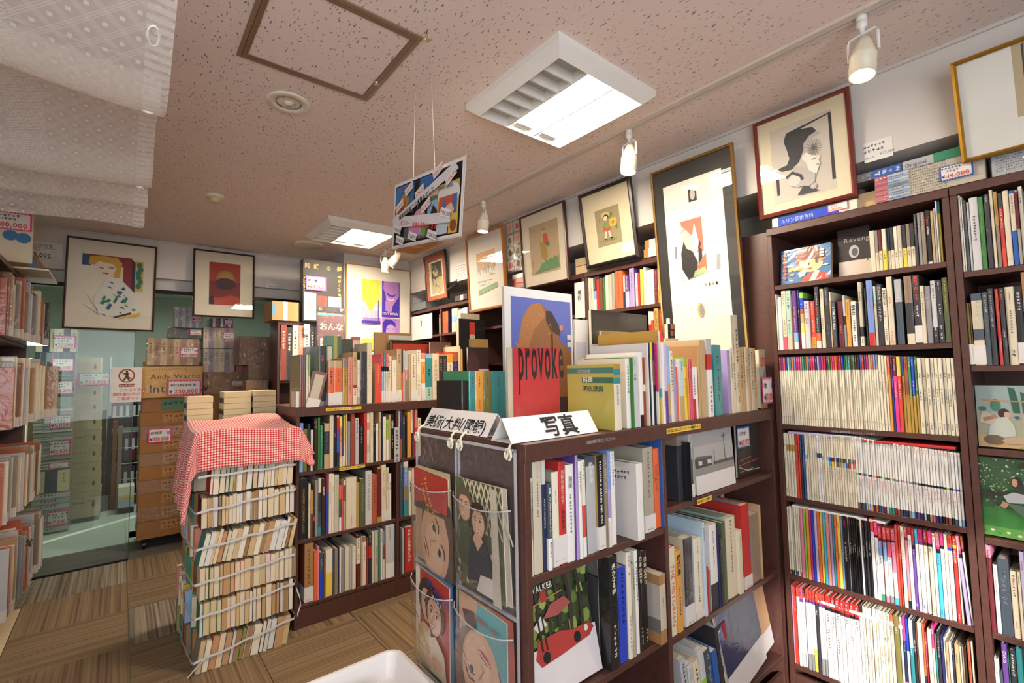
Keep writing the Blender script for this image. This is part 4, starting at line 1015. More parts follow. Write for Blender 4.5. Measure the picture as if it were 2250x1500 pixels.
# ---------------------------------------------------------------- middle bookcase
GM = 'middle bookcase'
row("""-10 22 365 olive|~9|taupe|f
24 38 366 lilac||black|
40 52 366 red||black|
54 66 368 skyblue||
68 84 368 grey|||f
86 112 370 brick|||
114 160 370 ivory|~9|putty|
164 196 372 lime 40 ivory 60||
385 524 190 charcoal 92 grey 8|~3@.08-.3#rose|salmon|f D.22 s:grey d.05
535 690 488 tan 16 orange 84|~5@.22-.52#charcoal|charcoal|f w28 s:tan
696 862 488 tan 17 orange 83|~6@.22-.5#charcoal|charcoal|f w29 s:tan
868 980 448 taupe 20 gold 80|~3@.05-.12&~9@.2-.6#darkbrown|darkbrown|f
985 1078 418 salmon|~12@.1-.8|rust|f
1082 1168 312 tan 63 crimson 6 cream 31|~4@.1-.3&~3@.7-.9#crimson|black|f s:kraft
1176 1228 480 ivory 62 cream 23 tan 15|~7@.1-.5&~4@.6-.75#scarlet|charcoal|
1238 1370 300 charcoal|~8@.4-.8|taupe|f
1376 1478 122 cream|~5@.2-.5|tan|s:putty
1540 1672 552 scarlet|MAYOR EXHIBITION OF ART@.06-.5#cream&~2@.88-.95#salmon|cream|s:tan
1676 1712 352 rose 26 black 10 skyblue 64|~4@.1-.25#black&~9@.4-.8#white|black|w24
1714 1752 352 teal 26 black 10 lightblue 64|~4@.1-.25#white&~9@.4-.8#white|black|w24
1754 1792 354 rose 26 black 10 cream 64|~4@.1-.25#black&~9@.4-.7|charcoal|w24
1794 1832 356 salmon 26 black 10 cream 64|~4@.1-.25#black&~9@.4-.7|charcoal|w24""", 'y', YM, 1.2, 660, 740, .10667, 'art_book', 'standing on top of the '+GM, 'art books standing on top of the middle bookcase', seed=22, D=.21)
row("""2 100 400 cream|~6@.1-.5|brown|w24
110 208 480 ivory|~5@.1-.3&~1@.36-.4#scarlet|taupe|w22
212 310 252 tan|~3@.1-.3|brown|w22 s:tan f
316 340 262 charcoal 45 orange 55||black|
344 368 262 white|~9@.1-.5|charcoal|
372 446 325 silver 35 rose 20 taupe 45|~6@.3-.9#white|white|f
450 494 362 tan|||
497 612 352 cream|~4@.04-.2#seagreen&~6@.22-.52#indigo|seagreen|w24
618 708 265 ivory|~5@.03-.3&~9@.5-.9|taupe|
714 798 330 salmon 13 white 6 amber 45 white 36|~4@.3-.5#brown|brown|w24
802 944 345 skyblue 10 teal 62 mint 28|~3@.22-.7#darkbrown&~3@.75-.92#black|black|f
948 1082 340 cream|世界美術史@.14-.6&~4@.7-.9|gold|s:cream
1086 1164 385 charcoal 70 ivory 30|~5@.08-.4#amber&~3@.76-.92#scarlet|amber|f
1167 1246 385 charcoal 70 ivory 30|~5@.08-.4#amber&~3@.76-.92#scarlet|amber|f
1250 1372 345 amber 20 cream 57 amber 23|~6@.24-.5#charcoal|charcoal|
1376 1482 310 rust 20 indigo 60 maroon 20|~7@.05-.9#periwinkle|periwinkle|f s:red
1486 1530 190 cream|||
1534 1575 252 amber||brown|""", 'y', YM, 1.2, 850, 740, .10665, 'art_book', 'standing on top of the '+GM, 'art books standing on top of the middle bookcase', seed=23, D=.21, start=22)
row("""62 132 330 periwinkle 70 skyblue 30|||s:indigo
136 210 440 olive|~4@.2-.5#black|black|
214 262 350 charcoal|||s:navy
270 318 455 ivory|~2@.3-.35|taupe|s:seagreen
320 336 262 black|~7@.04-.3|white|
338 392 240 darkbrown|~7@.02-.2#tan|tan|
402 442 230 green||
446 490 368 seagreen|~14@.03-.6|mint|
520 614 335 tan 18 charcoal 50 tan 32|~9@.22-.6#grey|grey|s:moss
617 690 162 cream|~6@.08-.28|taupe|s:taupe
694 746 195 black|Dali@.34-.5#gold|gold|s:black
750 796 190 silver 4 red 22 purple 18 blue 28 charcoal 28|~9@.1-.3#crimson|crimson|
800 850 210 yellow 20 salmon 60 cream 20|~9@.25-.6#maroon|maroon|
854 880 185 slate 70 royal 10 cream 20||cream|
883 911 188 yellow 50 ivory 45 yellow 5|~9@.02-.48#olive|olive|
913 943 172 cream|~3@.35-.45|charcoal|
948 1000 300 grey|~3@.2-.3|lightgrey|s:silver
1010 1082 130 brick|~3@.06-.2#salmon&~9@.3-.5#salmon|salmon|
1090 1156 235 silver|~9@.05-.5#black|black|
1166 1244 375 black|~12@.05-.5#lightgrey|lightgrey|s:charcoal
1250 1300 125 red|~2@.12-.18#black|black|s:red
1303 1354 125 cream 20 salmon 15 cream 30 silver 15 cream 20|||
1357 1420 130 cream|~14@.03-.6|taupe|
1425 1464 330 black|~7@.03-.3#silver|silver|
1468 1512 335 white|~3@.2-.4|slate|
1516 1568 92 tan|~5@.2-.4|brown|
1574 1594 125 navy||silver|
1600 1656 212 ivory|~3@.1-.2|putty|
1660 1702 262 lime 50 white 50|~6@.1-.5|taupe|
1712 1738 180 tan||
1742 1800 170 black|GENIS@.14-.42&~7@.45-.9|white|b:1 s:tan
1868 1906 70 white||black|
1908 1946 70 indigo 60 rust 40|~9@.05-.7#rose|rose|
1954 2010 180 charcoal|~4@.05-.35#ivory|ivory|
2014 2042 190 black|~5|scarlet|
2046 2114 125 amber||s:amber
2118 2146 75 ivory 50 charcoal 50|~9|charcoal|
2148 2186 72 crimson||
2192 2236 70 salmon 40 red 50 salmon 10|~4@.05-.4#grey|grey|
2240 2300 235 cream|~4|taupe|""", 'y', YM, ZM2, 650, 890, .12, 'art_book', 'second row of the '+GM, 'art books, second row of the middle bookcase', seg=SEG_M, hmax=.304, seed=24, D=.22)
row("""36 130 212 black|CASAJORDI  J. TORRENTS LLADO@.16-.9#gold|gold|s:charcoal
135 160 265 cream|~7@.3-.5|taupe|
163 186 335 amber 50 brown 50||
188 206 290 charcoal 60 scarlet 8 black 32|~4@.4-.8|silver|
208 240 228 grey|||s:greige
244 278 205 cream 25 charcoal 35 slate 25 teal 15|||s:putty
282 324 208 darkbrown|TANTEI@.14-.3#white|white|b:1
327 356 170 crimson 30 royal 70|~8@.1-.6|purple|
360 392 155 ivory|~14@.15-.8|taupe|
394 416 155 ivory|~6@.2-.4|taupe|
421 471 165 putty|GRAPHIS ADVERTISING@.05-.7#greige|greige|s:putty
474 500 280 orange 30 moss 40 white 30|||
502 519 270 rose|||
521 546 225 cream 10 brown 32 tan 58||
550 664 195 cream|~4@.2-.28#periwinkle&~5@.7-.74#black&¥8000@.77-.90#scarlet&~3@.93-.99#black|slate|s:tan
667 697 192 darkbrown 10 gold 90|||
702 758 210 moss|~9@.1-.7#greige|greige|
762 832 122 lightgrey|ART IN THE DENTIST@.07-.74#taupe|taupe|s:grey
834 888 162 rust|~9@.1-.6|brown|s:brown
890 938 76 gold 4 maroon 86 gold 10||brown|s:brown
940 988 40 cream|DUFY@.40-.58#gold&~5@.1-.3#tan|gold|w20
990 1019 86 cream|~12@.05-.7|taupe|w18
1022 1046 150 white|~6@.2-.5|charcoal|s:black
1120 1140 25 charcoal|||
1143 1174 25 slate|~9@.05-.5#silver|silver|
1182 1233 15 cream 10 periwinkle 35 taupe 25 teal 30|~6@.1-.4#white|white|
1236 1272 120 ivory|~6@.2-.6|charcoal|
1275 1298 100 cream||
1300 1326 98 cream|~5@.05-.3|taupe|""", 'y', YM, ZM3, 650, 1010, .2009, 'art_book', 'third row of the '+GM, 'art books, third row of the middle bookcase', seg=SEG_M, hmax=.344, seed=25, D=.24)
row("""122 206 228 kraft|~9@.1-.7#brown|brown|f w26 s:rust
212 240 300 orange||
242 262 262 pink||
264 298 315 slate 45 royal 55|~6@.1-.5#skyblue|skyblue|
300 316 320 brown||
322 386 285 ivory 50 yellow 50|||
388 402 290 slate||
405 438 280 taupe|||
440 450 262 navy||
452 470 275 ivory||
475 500 280 grey||
504 544 262 cream|~3@.4-.5|tan|
547 568 265 silver||
571 606 258 ivory|~4@.04-.15#periwinkle&~2@.9-.95|navy|
612 650 155 maroon 5 ivory 50 maroon 45|~4@.07-.3#black&~3@.35-.5#scarlet|black|
653 666 165 tan||
669 706 168 taupe 10 ivory 90|~6@.2-.6|grey|
708 722 180 red||
725 754 135 charcoal 25 red 25 charcoal 50|~4@.03-.2#white&~4@.28-.48#maroon|white|
757 780 120 cream||
783 815 115 putty|~9@.3-.7|taupe|
818 836 112 seagreen||
839 858 95 white|~9@.05-.3#black|black|
861 878 110 grey 30 brick 30 ivory 40||
888 966 20 lightgrey 72 white 28|~6@.04-.3#taupe|taupe|s:silver
975 1000 15 slate|||f
1044 1062 90 silver|||
1068 1144 75 red|日本広告表現技術史@.04-.8|ivory|b:1
1150 1186 22 taupe||""", 'y', YM, .125, 640, 1140, .2343, 'art_book', 'bottom row of the '+GM, 'art books, bottom row of the middle bookcase', seg=SEG_M, hmax=.32, seed=26, D=.24)
# wall bookcase behind, upper right of the room
row("""140 168 1108 ivory|~6@.3-.6|tan|
170 194 1112 cream|~7@.3-.6#scarlet|scarlet|
196 218 1100 charcoal 40 skyblue 25 white 35|~9@.05-.35#white|white|
220 240 1098 charcoal 8 red 92||black|
244 264 1108 brown||
266 286 1104 green|~6|mint|
290 312 1088 ivory||tan|
316 338 1080 putty|~9@.1-.5|tan|
341 362 1068 greige|~3@.6-.7|taupe|
368 424 1048 orange|~12@.05-.8#maroon|maroon|s:orange
428 444 1090 cream 50 charcoal 50||
446 474 1090 purple 50 lavender 50|~9@.03-.45#white|white|
480 518 1032 lilac|~9@.1-.6#purple|purple|s:purple
521 542 1070 ivory|~9@.3-.7|charcoal|
545 560 1068 red||
564 584 1040 yellow|~9@.3-.6|brown|
586 610 1026 ivory|~3@.2-.4|taupe|
612 672 1046 white|~6@.1-.7|silver|
676 700 1040 maroon|~12|pink|
702 735 990 cream 68 amber 32|~6@.05-.5|brown|""", 'x', XS+.02, 1.735, 1250, 300, .28, 'paperback_book', 'wall bookcase between two framed pictures', 'paperbacks in the wall bookcase between the framed pictures', seg=SEG_C, hmax=.22, seed=27, D=.15)
row("""634 652 1370 white 30 red 30 white 40|||
654 672 1372 white 20 scarlet 40 white 40|||
676 714 1345 gold|~5|brown|
718 745 1356 red|~6|salmon|""", 'x', XS+.02, 1.453, 1250, 300, .28, 'paperback_book', 'half hidden beside the tall gilt frame', 'paperbacks half hidden beside the tall gilt frame', seg=SEG_C, hmax=.255, seed=28, D=.15)
row("""270 300 1040 grey 20 cream 80|||f
302 352 1018 orange 50 rust 50|~5|maroon|s:indigo
386 440 990 cream 30 skyblue 30 cream 40|||s:putty
444 480 1000 cream||
484 530 980 lavender||""", 'x', XS+.02, 1.735, 900, 440, .24, 'paperback_book', 'wall bookcase in the far corner', 'books in the wall bookcase in the far corner', seg=SEG_E, hmax=.22, seed=29, D=.15)
# ================================================================== framed pictures
def fmatrix(axis, P, a, z0, tilt, roll=0):
    if axis == 'x': M = Matrix.Translation((P, a, z0))@Matrix.Rotation(R(-90), 4, 'Z')
    else: M = Matrix.Translation((a, P, z0))
    return M@Matrix.Rotation(R(tilt), 4, 'X')@Matrix.Rotation(R(roll), 4, 'Y')
def frame(label, M, W, H, fw, fcol, fmat, mcol, art, win, glass=True, fd=.022, group='framed pictures hung along the walls'):
    """win = (x0, z0, x1, z1) of the print inside the mount, as shares"""
    t = thing('framed_picture', label, 'picture', group=group); t.matrix_world = M
    for k in range(4):
        A = [(0, 0), (W, 0), (W, H), (0, H)]; B = [(fw, fw), (W-fw, fw), (W-fw, H-fw), (fw, H-fw)]
        a, b, c, d = A[k], A[(k+1) % 4], B[(k+1) % 4], B[k]; mb = MB()
        q = lambda p, y: (p[0], y, p[1]); mid = lambda p, r: (p[0]*.45+r[0]*.55, p[1]*.45+r[1]*.55)
        am, bm = mid(a, d), mid(b, c)
        rings = [[q(a, fd), q(a, .003), q(am, -.003), q(d, .002), q(d, fd)], [q(b, fd), q(b, .003), q(bm, -.003), q(c, .002), q(c, fd)]]
        mb.loft([r[::-1] for r in rings], fcol); mb.build('moulding', fmat, t)
    MB().box(fw*.8, .009, fw*.8, W-fw*.8, .013, H-fw*.8, mcol).build('mount', 'paper', t)
    MB().box(fw*.5, .014, fw*.5, W-fw*.5, .018, H-fw*.5, 'brown').build('back_board', 'card', t)
    x0, z0, x1, z1 = win; A = Art((x1-x0)*W, (z1-z0)*H); art(A); A.build('print', 'paper', t, (x0*W, .0085, z0*H))
    if glass: MB().face([(fw*.9, .004, fw*.9), (W-fw*.9, .004, fw*.9), (W-fw*.9, .004, H-fw*.9), (fw*.9, .004, H-fw*.9)], 'white').build('glass_pane', 'glass', t)
    return t
def blob(rr, cx, cy, r, n=9, ex=1.0): return [(cx+r*ex*rr.uniform(.6, 1.15)*math.cos(2*math.pi*i/n), cy+r*rr.uniform(.6, 1.15)*math.sin(2*math.pi*i/n)) for i in range(n)]
def art_engraving(A):
    rr = random.Random(3); A.rect(0, 0, 1, 1, 'ivory').rect(.14, .04, .94, .96, 'b8aa90').rect(.22, .5, .93, .95, '4d463c')
    for i in range(12): A.poly(blob(rr, rr.uniform(.3, .85), rr.uniform(.1, .9), rr.uniform(.05, .13), 8), rr.choice(['2c2822', '8d8269', 'd9cfb4', '6f7452', 'c9b04e']))
    for i in range(10): A.line([(.55+.3*math.cos(i*.35), .5+.4*math.sin(i*.35)), (.6+.32*math.cos(i*.35+.4), .45+.42*math.sin(i*.35+.4))], .004, '3a342c')
    A.marks(5, .05, .9, .06, 'black', 2, True)
def art_orange(A):
    rr = random.Random(4); A.rect(0, 0, 1, 1, 'f0e8da').rect(.2, .38, .86, .8, 'e9b27c').poly([(.2, .38), (.5, .34), (.7, .42), (.86, .38), (.86, .5), (.2, .5)], 'f0e8da')
    for cx in (.28, .48, .58, .76): A.ell(cx, .52, .05, .07, 'd9d2c4').ell(cx, .62, .025, .03, 'cbbfae').line([(cx-.04, .44), (cx, .6), (cx+.05, .42)], .003, '6d6660').line([(cx-.05, .5), (cx+.05, .56)], .003, '6d6660')
    A.poly([(.22, .08), (.9, .16), (.88, .24), (.24, .17)], '8fb183').marks(12, .25, .32, .03, 'periwinkle', 3).marks(9, .3, .26, .03, 'grey', 5)
def art_skirt(A):
    A.rect(0, 0, 1, 1, 'c3a67f')
    for i in range(9): A.line([(.05+.1*i, .95-.03*(i % 3)), (.2+.1*i, .85-.03*(i % 2))], .002, '98866a')
    A.poly([(.42, .28), (.36, .62), (.44, .68), (.56, .66), (.62, .3), (.52, .24)], 'b08e2e').poly([(.4, .62), (.42, .78), (.5, .8), (.58, .78), (.62, .62), (.5, .6)], 'c9b06a').poly([(.5, .6), (.5, .78), (.62, .76), (.66, .62), (.58, .56)], 'd8452c')
    A.ell(.5, .83, .055, .04, 'e3b58c').ell(.52, .86, .06, .03, '8f9a7c').poly([(.56, .56), (.68, .5), (.7, .56), (.62, .62)], '4d7a3e').line([(.46, .28), (.45, .2)], .006, 'e3b58c').line([(.55, .28), (.57, .2)], .006, 'e3b58c')
    A.poly([(.12, .03), (.3, .1), (.42, .22), (.5, .2), (.55, .27), (.62, .22), (.7, .27), (.78, .24), (.84, .3), (.9, .25), (.96, .3), (.97, .06)], '5f9158').marks(4, .1, .3, .04, 'black', 5, True)
def art_girl(A):
    A.rect(0, 0, 1, 1, 'a8966c').ell(.42, .82, .18, .08, 'd8c26a').ell(.44, .75, .12, .08, '1f2a2e').ell(.43, .73, .09, .065, 'f0d3b0').poly([(.3, .4), (.32, .6), (.42, .66), (.55, .62), (.62, .42), (.46, .36)], 'c95a36')
    A.ell(.47, .56, .14, .10, '7f9c52').ell(.72, .58, .14, .11, 'e9c22a').ell(.72, .58, .06, .05, 'c98a1e')
    for a in range(8): A.ell(.72+.13*math.cos(a*.785), .58+.1*math.sin(a*.785), .045, .035, 'e9c22a' if a % 2 else 'd9ab20')
    A.poly([(.6, .66), (.74, .8), (.66, .86)], '5f8a3e').poly([(.78, .44), (.86, .36), (.9, .5)], '5f8a3e').poly([(.12, .7), (.22, .66), (.2, .76)], '7f9c52')
    A.line([(.4, .38), (.36, .2)], .012, 'f0d3b0').line([(.52, .38), (.58, .2)], .012, 'f0d3b0').ell(.36, .18, .05, .02, 'black').ell(.6, .18, .05, .02, 'black')
    for i in range(8): A.line([(.15+.09*i, .1), (.18+.09*i, .17)], .003, '5c6b3a')
def art_tall(A):
    rr = random.Random(8); A.rect(0, 0, 1, 1, 'ece4d6').rect(.44, .885, .58, .96, '2c2a28').ell(.51, .92, .045, .028, 'b9b2a8')
    A.rect(.27, .63, .63, .80, 'f0684e').poly([(.27, .63), (.45, .63), (.5, .7), (.27, .78)], 'f3b7a6').poly([(.24, .64), (.24, .56), (.34, .5), (.48, .52), (.52, .58), (.44, .64), (.34, .66), (.3, .7)], '2b2727').poly([(.52, .55), (.55, .66), (.6, .64), (.6, .58)], '2b2727').ell(.55, .67, .04, .02, '2b2727')
    A.poly([(.42, .66), (.5, .6), (.56, .68), (.5, .78), (.45, .7)], 'ece4d6').poly([(.5, .56), (.66, .62), (.66, .54), (.52, .52)], 'e8663a').poly([(.42, .505), (.64, .53), (.64, .555), (.46, .54)], '9bb07a')
    for i in range(4): A.ell(.62+.06*i, .465, .014, .008, ('salmon', 'green', 'salmon', 'black')[i])
    A.line([(.1, .72), (.35, .76)], .002, 'grey').line([(.2, .495), (.75, .53)], .002, 'grey').line([(.15, .62), (.16, .68)], .01, '777').line([(.84, .53), (.86, .6)], .016, '999')
    A.ell(.51, .345, .055, .035, 'e2b13a').ell(.525, .345, .035, .028, '8f8f95')
    A.rect(.22, .03, .68, .27, '1d5fb0').poly([(.22, .03), (.22, .2), (.36, .24), (.55, .245), (.68, .23), (.68, .03)], 'b5293c').poly([(.22, .03), (.22, .16), (.4, .19), (.66, .17), (.66, .03)], '2a8f96').rect(.58, .14, .7, .22, '7c2d6a').poly([(.45, .03), (.66, .07), (.66, .12), (.5, .1)], 'e8bf2c')
    A.poly([(.26, .03), (.24, .1), (.3, .17), (.4, .16), (.44, .1), (.4, .06), (.46, .03)], 'f0e6cf').poly([(.46, .08), (.5, .15), (.56, .16), (.54, .1), (.68, .08), (.6, .05)], 'f0e6cf').line([(.44, .12), (.5, .2), (.52, .21)], .02, '9b9ba0').ell(.36, .185, .04, .02, 'f0e6cf').line([(.25, .022), (.7, .022)], .003, 'gold')
def art_hat(A):
    A.rect(0, 0, 1, 1, 'd6cabb').line([(.3, .88), (.97, .96), (.97, .12)], .012, '3c3a3c').line([(.08, .1), (.08, .4)], .012, '3c3a3c')
    A.poly([(.072, .455), (.254, .476), (.303, .549), (.275, .66), (.226, .80), (.275, .892), (.368, .906), (.701, .86), (.762, .79), (.64, .761), (.547, .687), (.539, .60), (.457, .47), (.33, .395), (.173, .405)], '3f3f44').poly([(.547, .687), (.64, .761), (.782, .782), (.83, .75), (.66, .706), (.579, .628), (.55, .53), (.539, .6)], 'b9b3aa')
    for i in range(18): a = i*.35; A.line([(.70, .59), (.70+.13*math.cos(a), .59+.11*math.sin(a))], .002, '6d6a68')
    A.poly([(.50, .50), (.579, .412), (.599, .307), (.721, .253), (.762, .335), (.79, .361), (.762, .417), (.80, .46), (.66, .50), (.58, .56)], 'e6dccd').ell(.745, .36, .03, .012, 'a89f95').line([(.66, .44), (.74, .45)], .004, '55514e')
    A.poly([(.376, .428), (.49, .40), (.701, .251), (.681, .156), (.559, .1), (.498, .147), (.397, .136), (.295, .193), (.234, .293), (.336, .337)], 'b4aea6').ell(.36, .24, .10, .075, 'cfc8bd').line([(.234, .30), (.336, .35), (.47, .28), (.50, .22)], .012, '3f3f44').poly([(.397, .034), (.50, .14), (.579, .119), (.741, .03)], '3f3f44').ell(.66, .10, .05, .035, 'b4aea6')
def art_darkfig(A):
    A.rect(0, 0, 1, 1, 'b9a67e').rect(.1, .1, 1, .95, '34322f')
    for i in range(5): A.rect(.12+.16*i, .62, .2+.16*i, .95, '8d8370')
    A.poly([(.5, .3), (.42, .55), (.55, .8), (.75, .85), (.95, .6), (.9, .35)], 'e0d5ba').ell(.35, .25, .14, .1, 'e0d5ba').ell(.6, .25, .14, .09, 'd3c7a8').line([(.45, .6), (.35, .7), (.5, .82)], .01, 'e0d5ba').rect(.55, .4, .75, .5, '8d9458')
def art_veranda(A):
    rr = random.Random(11); A.rect(0, 0, 1, 1, 'e9ddc8').rect(0, .82, .14, 1, '2c5480').rect(.1, .84, .8, 1, '8a2230').rect(.66, .5, .82, .96, '962a2c').poly([(.8, .44), (.86, .44), (.86, .94), (.8, .98)], '2f3550').rect(.86, .46, 1.0, .96, 'd8b23a')
    for i in range(6): A.ell(.93+.02*math.sin(i*2), .9-.07*i, .05, .045, '1f7a62', n=10)
    A.poly([(.1, .84), (.12, .97), (.3, .99), (.55, .98), (.64, .9), (.6, .66), (.5, .6), (.52, .82), (.3, .9), (.2, .84)], 'd9a51e').poly([(.2, .84), (.26, .9), (.5, .87), (.54, .8), (.5, .7), (.4, .66), (.26, .7)], 'ecd9c0').line([(.27, .8), (.34, .79)], .006, '3b2f2a').line([(.42, .81), (.5, .81)], .006, '3b2f2a').line([(.32, .72), (.42, .71)], .008, 'b5302a')
    A.poly([(.4, .64), (.6, .66), (.9, .4), (.96, .12), (.7, .02), (.3, .04), (.2, .3)], 'e3e0d6')
    for i in range(34):
        x, y = rr.uniform(.24, .9), rr.uniform(.05, .6); dx, dy = rr.uniform(.05, .12), rr.uniform(-.07, .07)
        if x+y*.4 > .95 or x < .25+.2*y: continue
        A.poly([(x, y), (x+dx*.6, y+dy+.03), (x+dx, y+dy), (x+dx*.5, y-.02)], rr.choice(['1f7a62', '2c5c8a', '1f7a62', '35618f', '2a8a5a']))
    A.poly([(.62, .0), (.98, .06), (.98, .12), (.7, .05)], 'e0b01e').line([(.55, .02), (.82, .1)], .014, '3a2b25').line([(.05, .2), (.3, .05)], .003, '555').line([(.1, .35), (.28, .1)], .003, '555')
def art_orb(A):
    A.rect(0, 0, 1, 1, 'a8281e').rect(0, 0, 1, .55, '7a1e24').poly([(0, .2), (.3, .16), (.7, .24), (1, .18), (1, 0), (0, 0)], 'b8381c').rect(0, 0, .16, .2, '3a1a2a')
    for r, c in ((.36, '963020'), (.33, '8a3c20'), (.3, '9a5a24'), (.26, 'a8702c'), (.2, 'b07c34')): A.ell(.52, .62, r*1.05, r*.72, c)
    A.ell(.52, .50, .34, .14, '4a2228').ell(.5, .44, .25, .08, '381a30')
def art_olympia(A):
    rr = random.Random(5); A.rect(0, 0, 1, 1, 'e6dccb')
    A.rect(.02, .44, .50, 1.0, 'ecd000').poly([(.02, .44), (.02, .72), (.12, .68), (.22, .56), (.3, .58), (.36, .66), (.42, .7), (.46, .64), (.5, .62), (.5, .44)], 'd8c6cf')
    for i in range(6): A.line([(.04, .5+.03*i), (.2, .47+.022*i)], .004, 'a98fb8')
    for i in range(8): A.line([(.24+.03*i, .46), (.24+.03*i, .57)], .004, 'a98fb8')
    A.rect(.02, .39, .5, .43, '4a22a0').rect(.05, .43, .5, .47, '9a7cc4').line([(.44, .4), (.44, .72)], .008, '4a22a0').rect(.02, .375, .5, .383, '4a22a0')
    A.rect(.53, .49, 1.0, 1.0, '4326a8').poly([(.58, 1.0), (.56, .9), (.62, .82), (.64, .74), (.6, .66), (.62, .58), (.78, .56), (.82, .66), (.92, .74), (.98, .8), (.98, 1.0)], 'a674b4').poly([(.64, .84), (.8, .8), (.94, .84), (.84, .78), (.7, .79)], '4326a8').line([(.66, .76), (.76, .73), (.86, .75)], .01, 'e0b8b0').poly([(.54, .72), (.62, .68), (.62, .58), (.55, .55)], '4326a8')
    A.txt('OLYMPIA', .545, .525, .048, 'e0c4d4', 1, sx=1.05)
    A.rect(.53, .2, 1.0, .475, 'a674b4').poly([(.55, .2), (.55, .4), (.62, .46), (.78, .46), (.88, .42), (.9, .36), (.8, .37), (.68, .35), (.64, .3), (.6, .2)], '34209a').ell(.76, .31, .12, .08, 'b48cc0').line([(.66, .33), (.73, .32)], .006, '34209a').line([(.8, .33), (.86, .32)], .006, '34209a').line([(.72, .26), (.8, .26)], .006, 'e0c4d4').txt('MELI', .84, .45, .022, '34209a', 1)
    A.line([(.1, .18), (.45, .26), (.9, .16)], .003, 'grey').rect(.02, .02, .5, .18, 'ecd000').rect(.53, .02, .9, .16, 'd8c8e0')
def rf(k, y0, y1, z0, z1, xb, xt, *a, **kw):
    return frame(a[0], fmatrix('x', xb, y0, z0, math.degrees(math.atan2(xb-xt, z1-z0))), y0-y1, math.hypot(z1-z0, xb-xt), *a[1:], **kw)
rf('a', 3.917, 3.54, 2.03, 2.46, 2.188, 2.157, 'small dark framed engraving with an orange mount, farthest on the side wall', .014, '2f1f14', 'frame_wood', 'b5623c', art_engraving, (.2, .12, .84, .84))
rf('b', 3.215, 2.722, 1.864, 2.474, 2.188, 2.156, 'faint drawing with orange wash and green band in a honey wood frame', .020, 'b8701c', 'frame_wood', 'f0e8da', art_orange, (.12, .14, .88, .90))
rf('c', 2.527, 2.088, 1.955, 2.468, 2.188, 2.155, 'framed print of a woman in a yellow skirt on tan paper', .013, '4a1c14', 'frame_wood', 'ecdcc0', art_skirt, (.2, .16, .84, .82))
t = rf('d', 1.936, 1.555, 1.996, 2.441, 2.188, 2.125, 'black framed print of a girl holding a large sunflower', .020, '1e1716', 'frame_wood', 'ead9b0', art_girl, (.28, .24, .74, .72))
MB().box(.275, .0078, .04, .355, .0084, .10, 'white').build('price_card', 'paper', t)
rf('e', 1.421, .988, 1.2035, 2.405, 2.203, 2.122, 'tall gilt framed pair of coloured prints with a black mount', .012, 'b98a3c', 'gilt', '2d2b2a', art_tall, (.15, .10, .86, .92), group='framed pictures hung along the walls')
rf('f', .911, .544, 2.036, 2.4695, 2.188, 2.166, 'red-brown framed drawing of a woman in a big black hat', .016, '7a2616', 'frame_wood', 'f0dfb8', art_hat, (.18, .12, .82, .86))
rf('g', .244, -.33, 2.05, 2.365, 2.175, 2.085, 'bright gold framed picture cut off at the top right corner', .014, 'c9951c', 'gilt', 'e6e2da', art_darkfig, (.24, .30, .60, .98))
frame('brown framed colourful print of a woman with yellow hair', fmatrix('y', 4.733, -.340, 1.755, 0, .6), .535, .686, .013, '4c2b1c', 'frame_wood', 'e8dcc8', art_veranda, (.17, .13, .85, .83))
frame('brown framed print of a dark orb on red', fmatrix('y', 4.733, .4495, 1.89, 0, -.3), .461, .574, .014, '452517', 'frame_wood', 'e3d6bc', art_orb, (.25, .19, .76, .83))
frame('light wood framed yellow and purple poster lettered OLYMPIA', fmatrix('y', 4.270, 1.560, 1.52, .8, 0), .645, .88, .011, 'b9853f', 'frame_wood', 'ece2cf', art_olympia, (.22, .08, .82, .85))
# ---------------------------------------------------------------- notices on the wall
def note(label, axis, P, tl, br, fn, name='price_note', col='white', group=None):
    if axis == 'x': a, b = onx(*tl, P), onx(*br, P); W, H = a.y-b.y, a.z-b.z; M = fmatrix('x', P, a.y, b.z, 0)
    else: a, b = ony(*tl, P), ony(*br, P); W, H = b.x-a.x, a.z-b.z; M = fmatrix('y', P, a.x, b.z, 0)
    o = MB().box(0, 0, 0, W, .0008, H, col).build(name, 'paper'); o.matrix_world = M
    tag(o, label, 'sign' if 'sign' in name else 'note', group); A = Art(W, H); fn(A); A.build('lettering', 'ink', o, (0, -.0006, 0)); return o
note('white price sheet reading 35,000 yen beside the yellow-haired woman print', 'y', 4.786, (54, 527), (137, 571), lambda A: A.txt('ベランダの女', .04, .68, .26, 'charcoal', sx=.95).line([(.02, .62), (.85, .62)], .002, 'charcoal').marks(5, .04, .55, .13, 'slate', 3).txt('¥35,000', .02, .06, .36, 'black', 1, sx=.86).line([(.02, .02), (.7, .02)], .002, 'charcoal').marks(9, .66, .42, .05, 'grey', 4).marks(7, .72, .14, .06, 'grey', 5))
note('small clear price card on the wall right of the red orb print', 'y', 4.786, (584, 616), (608, 634), lambda A: A.marks(6, .1, .9, .2, 'grey', 1).marks(5, .3, .35, .2, 'grey', 2))
note('small white price card beside the woman in the black hat', 'x', 2.2115, (1897, 317), (1963, 341), lambda A: A.marks(6, .05, .85, .14, 'charcoal', 1).marks(5, .05, .62, .16, 'charcoal', 2).marks(4, .05, .25, .1, 'grey', 3).txt('¥25,000', .55, .2, .2, 'grey', sx=.8))
note('typed paper note on the wall between the two far frames', 'x', 2.2115, (1001, 582), (1027, 612), lambda A: [A.marks(9, .1, .92-.15*i, .11, 'grey', i) for i in range(6)])

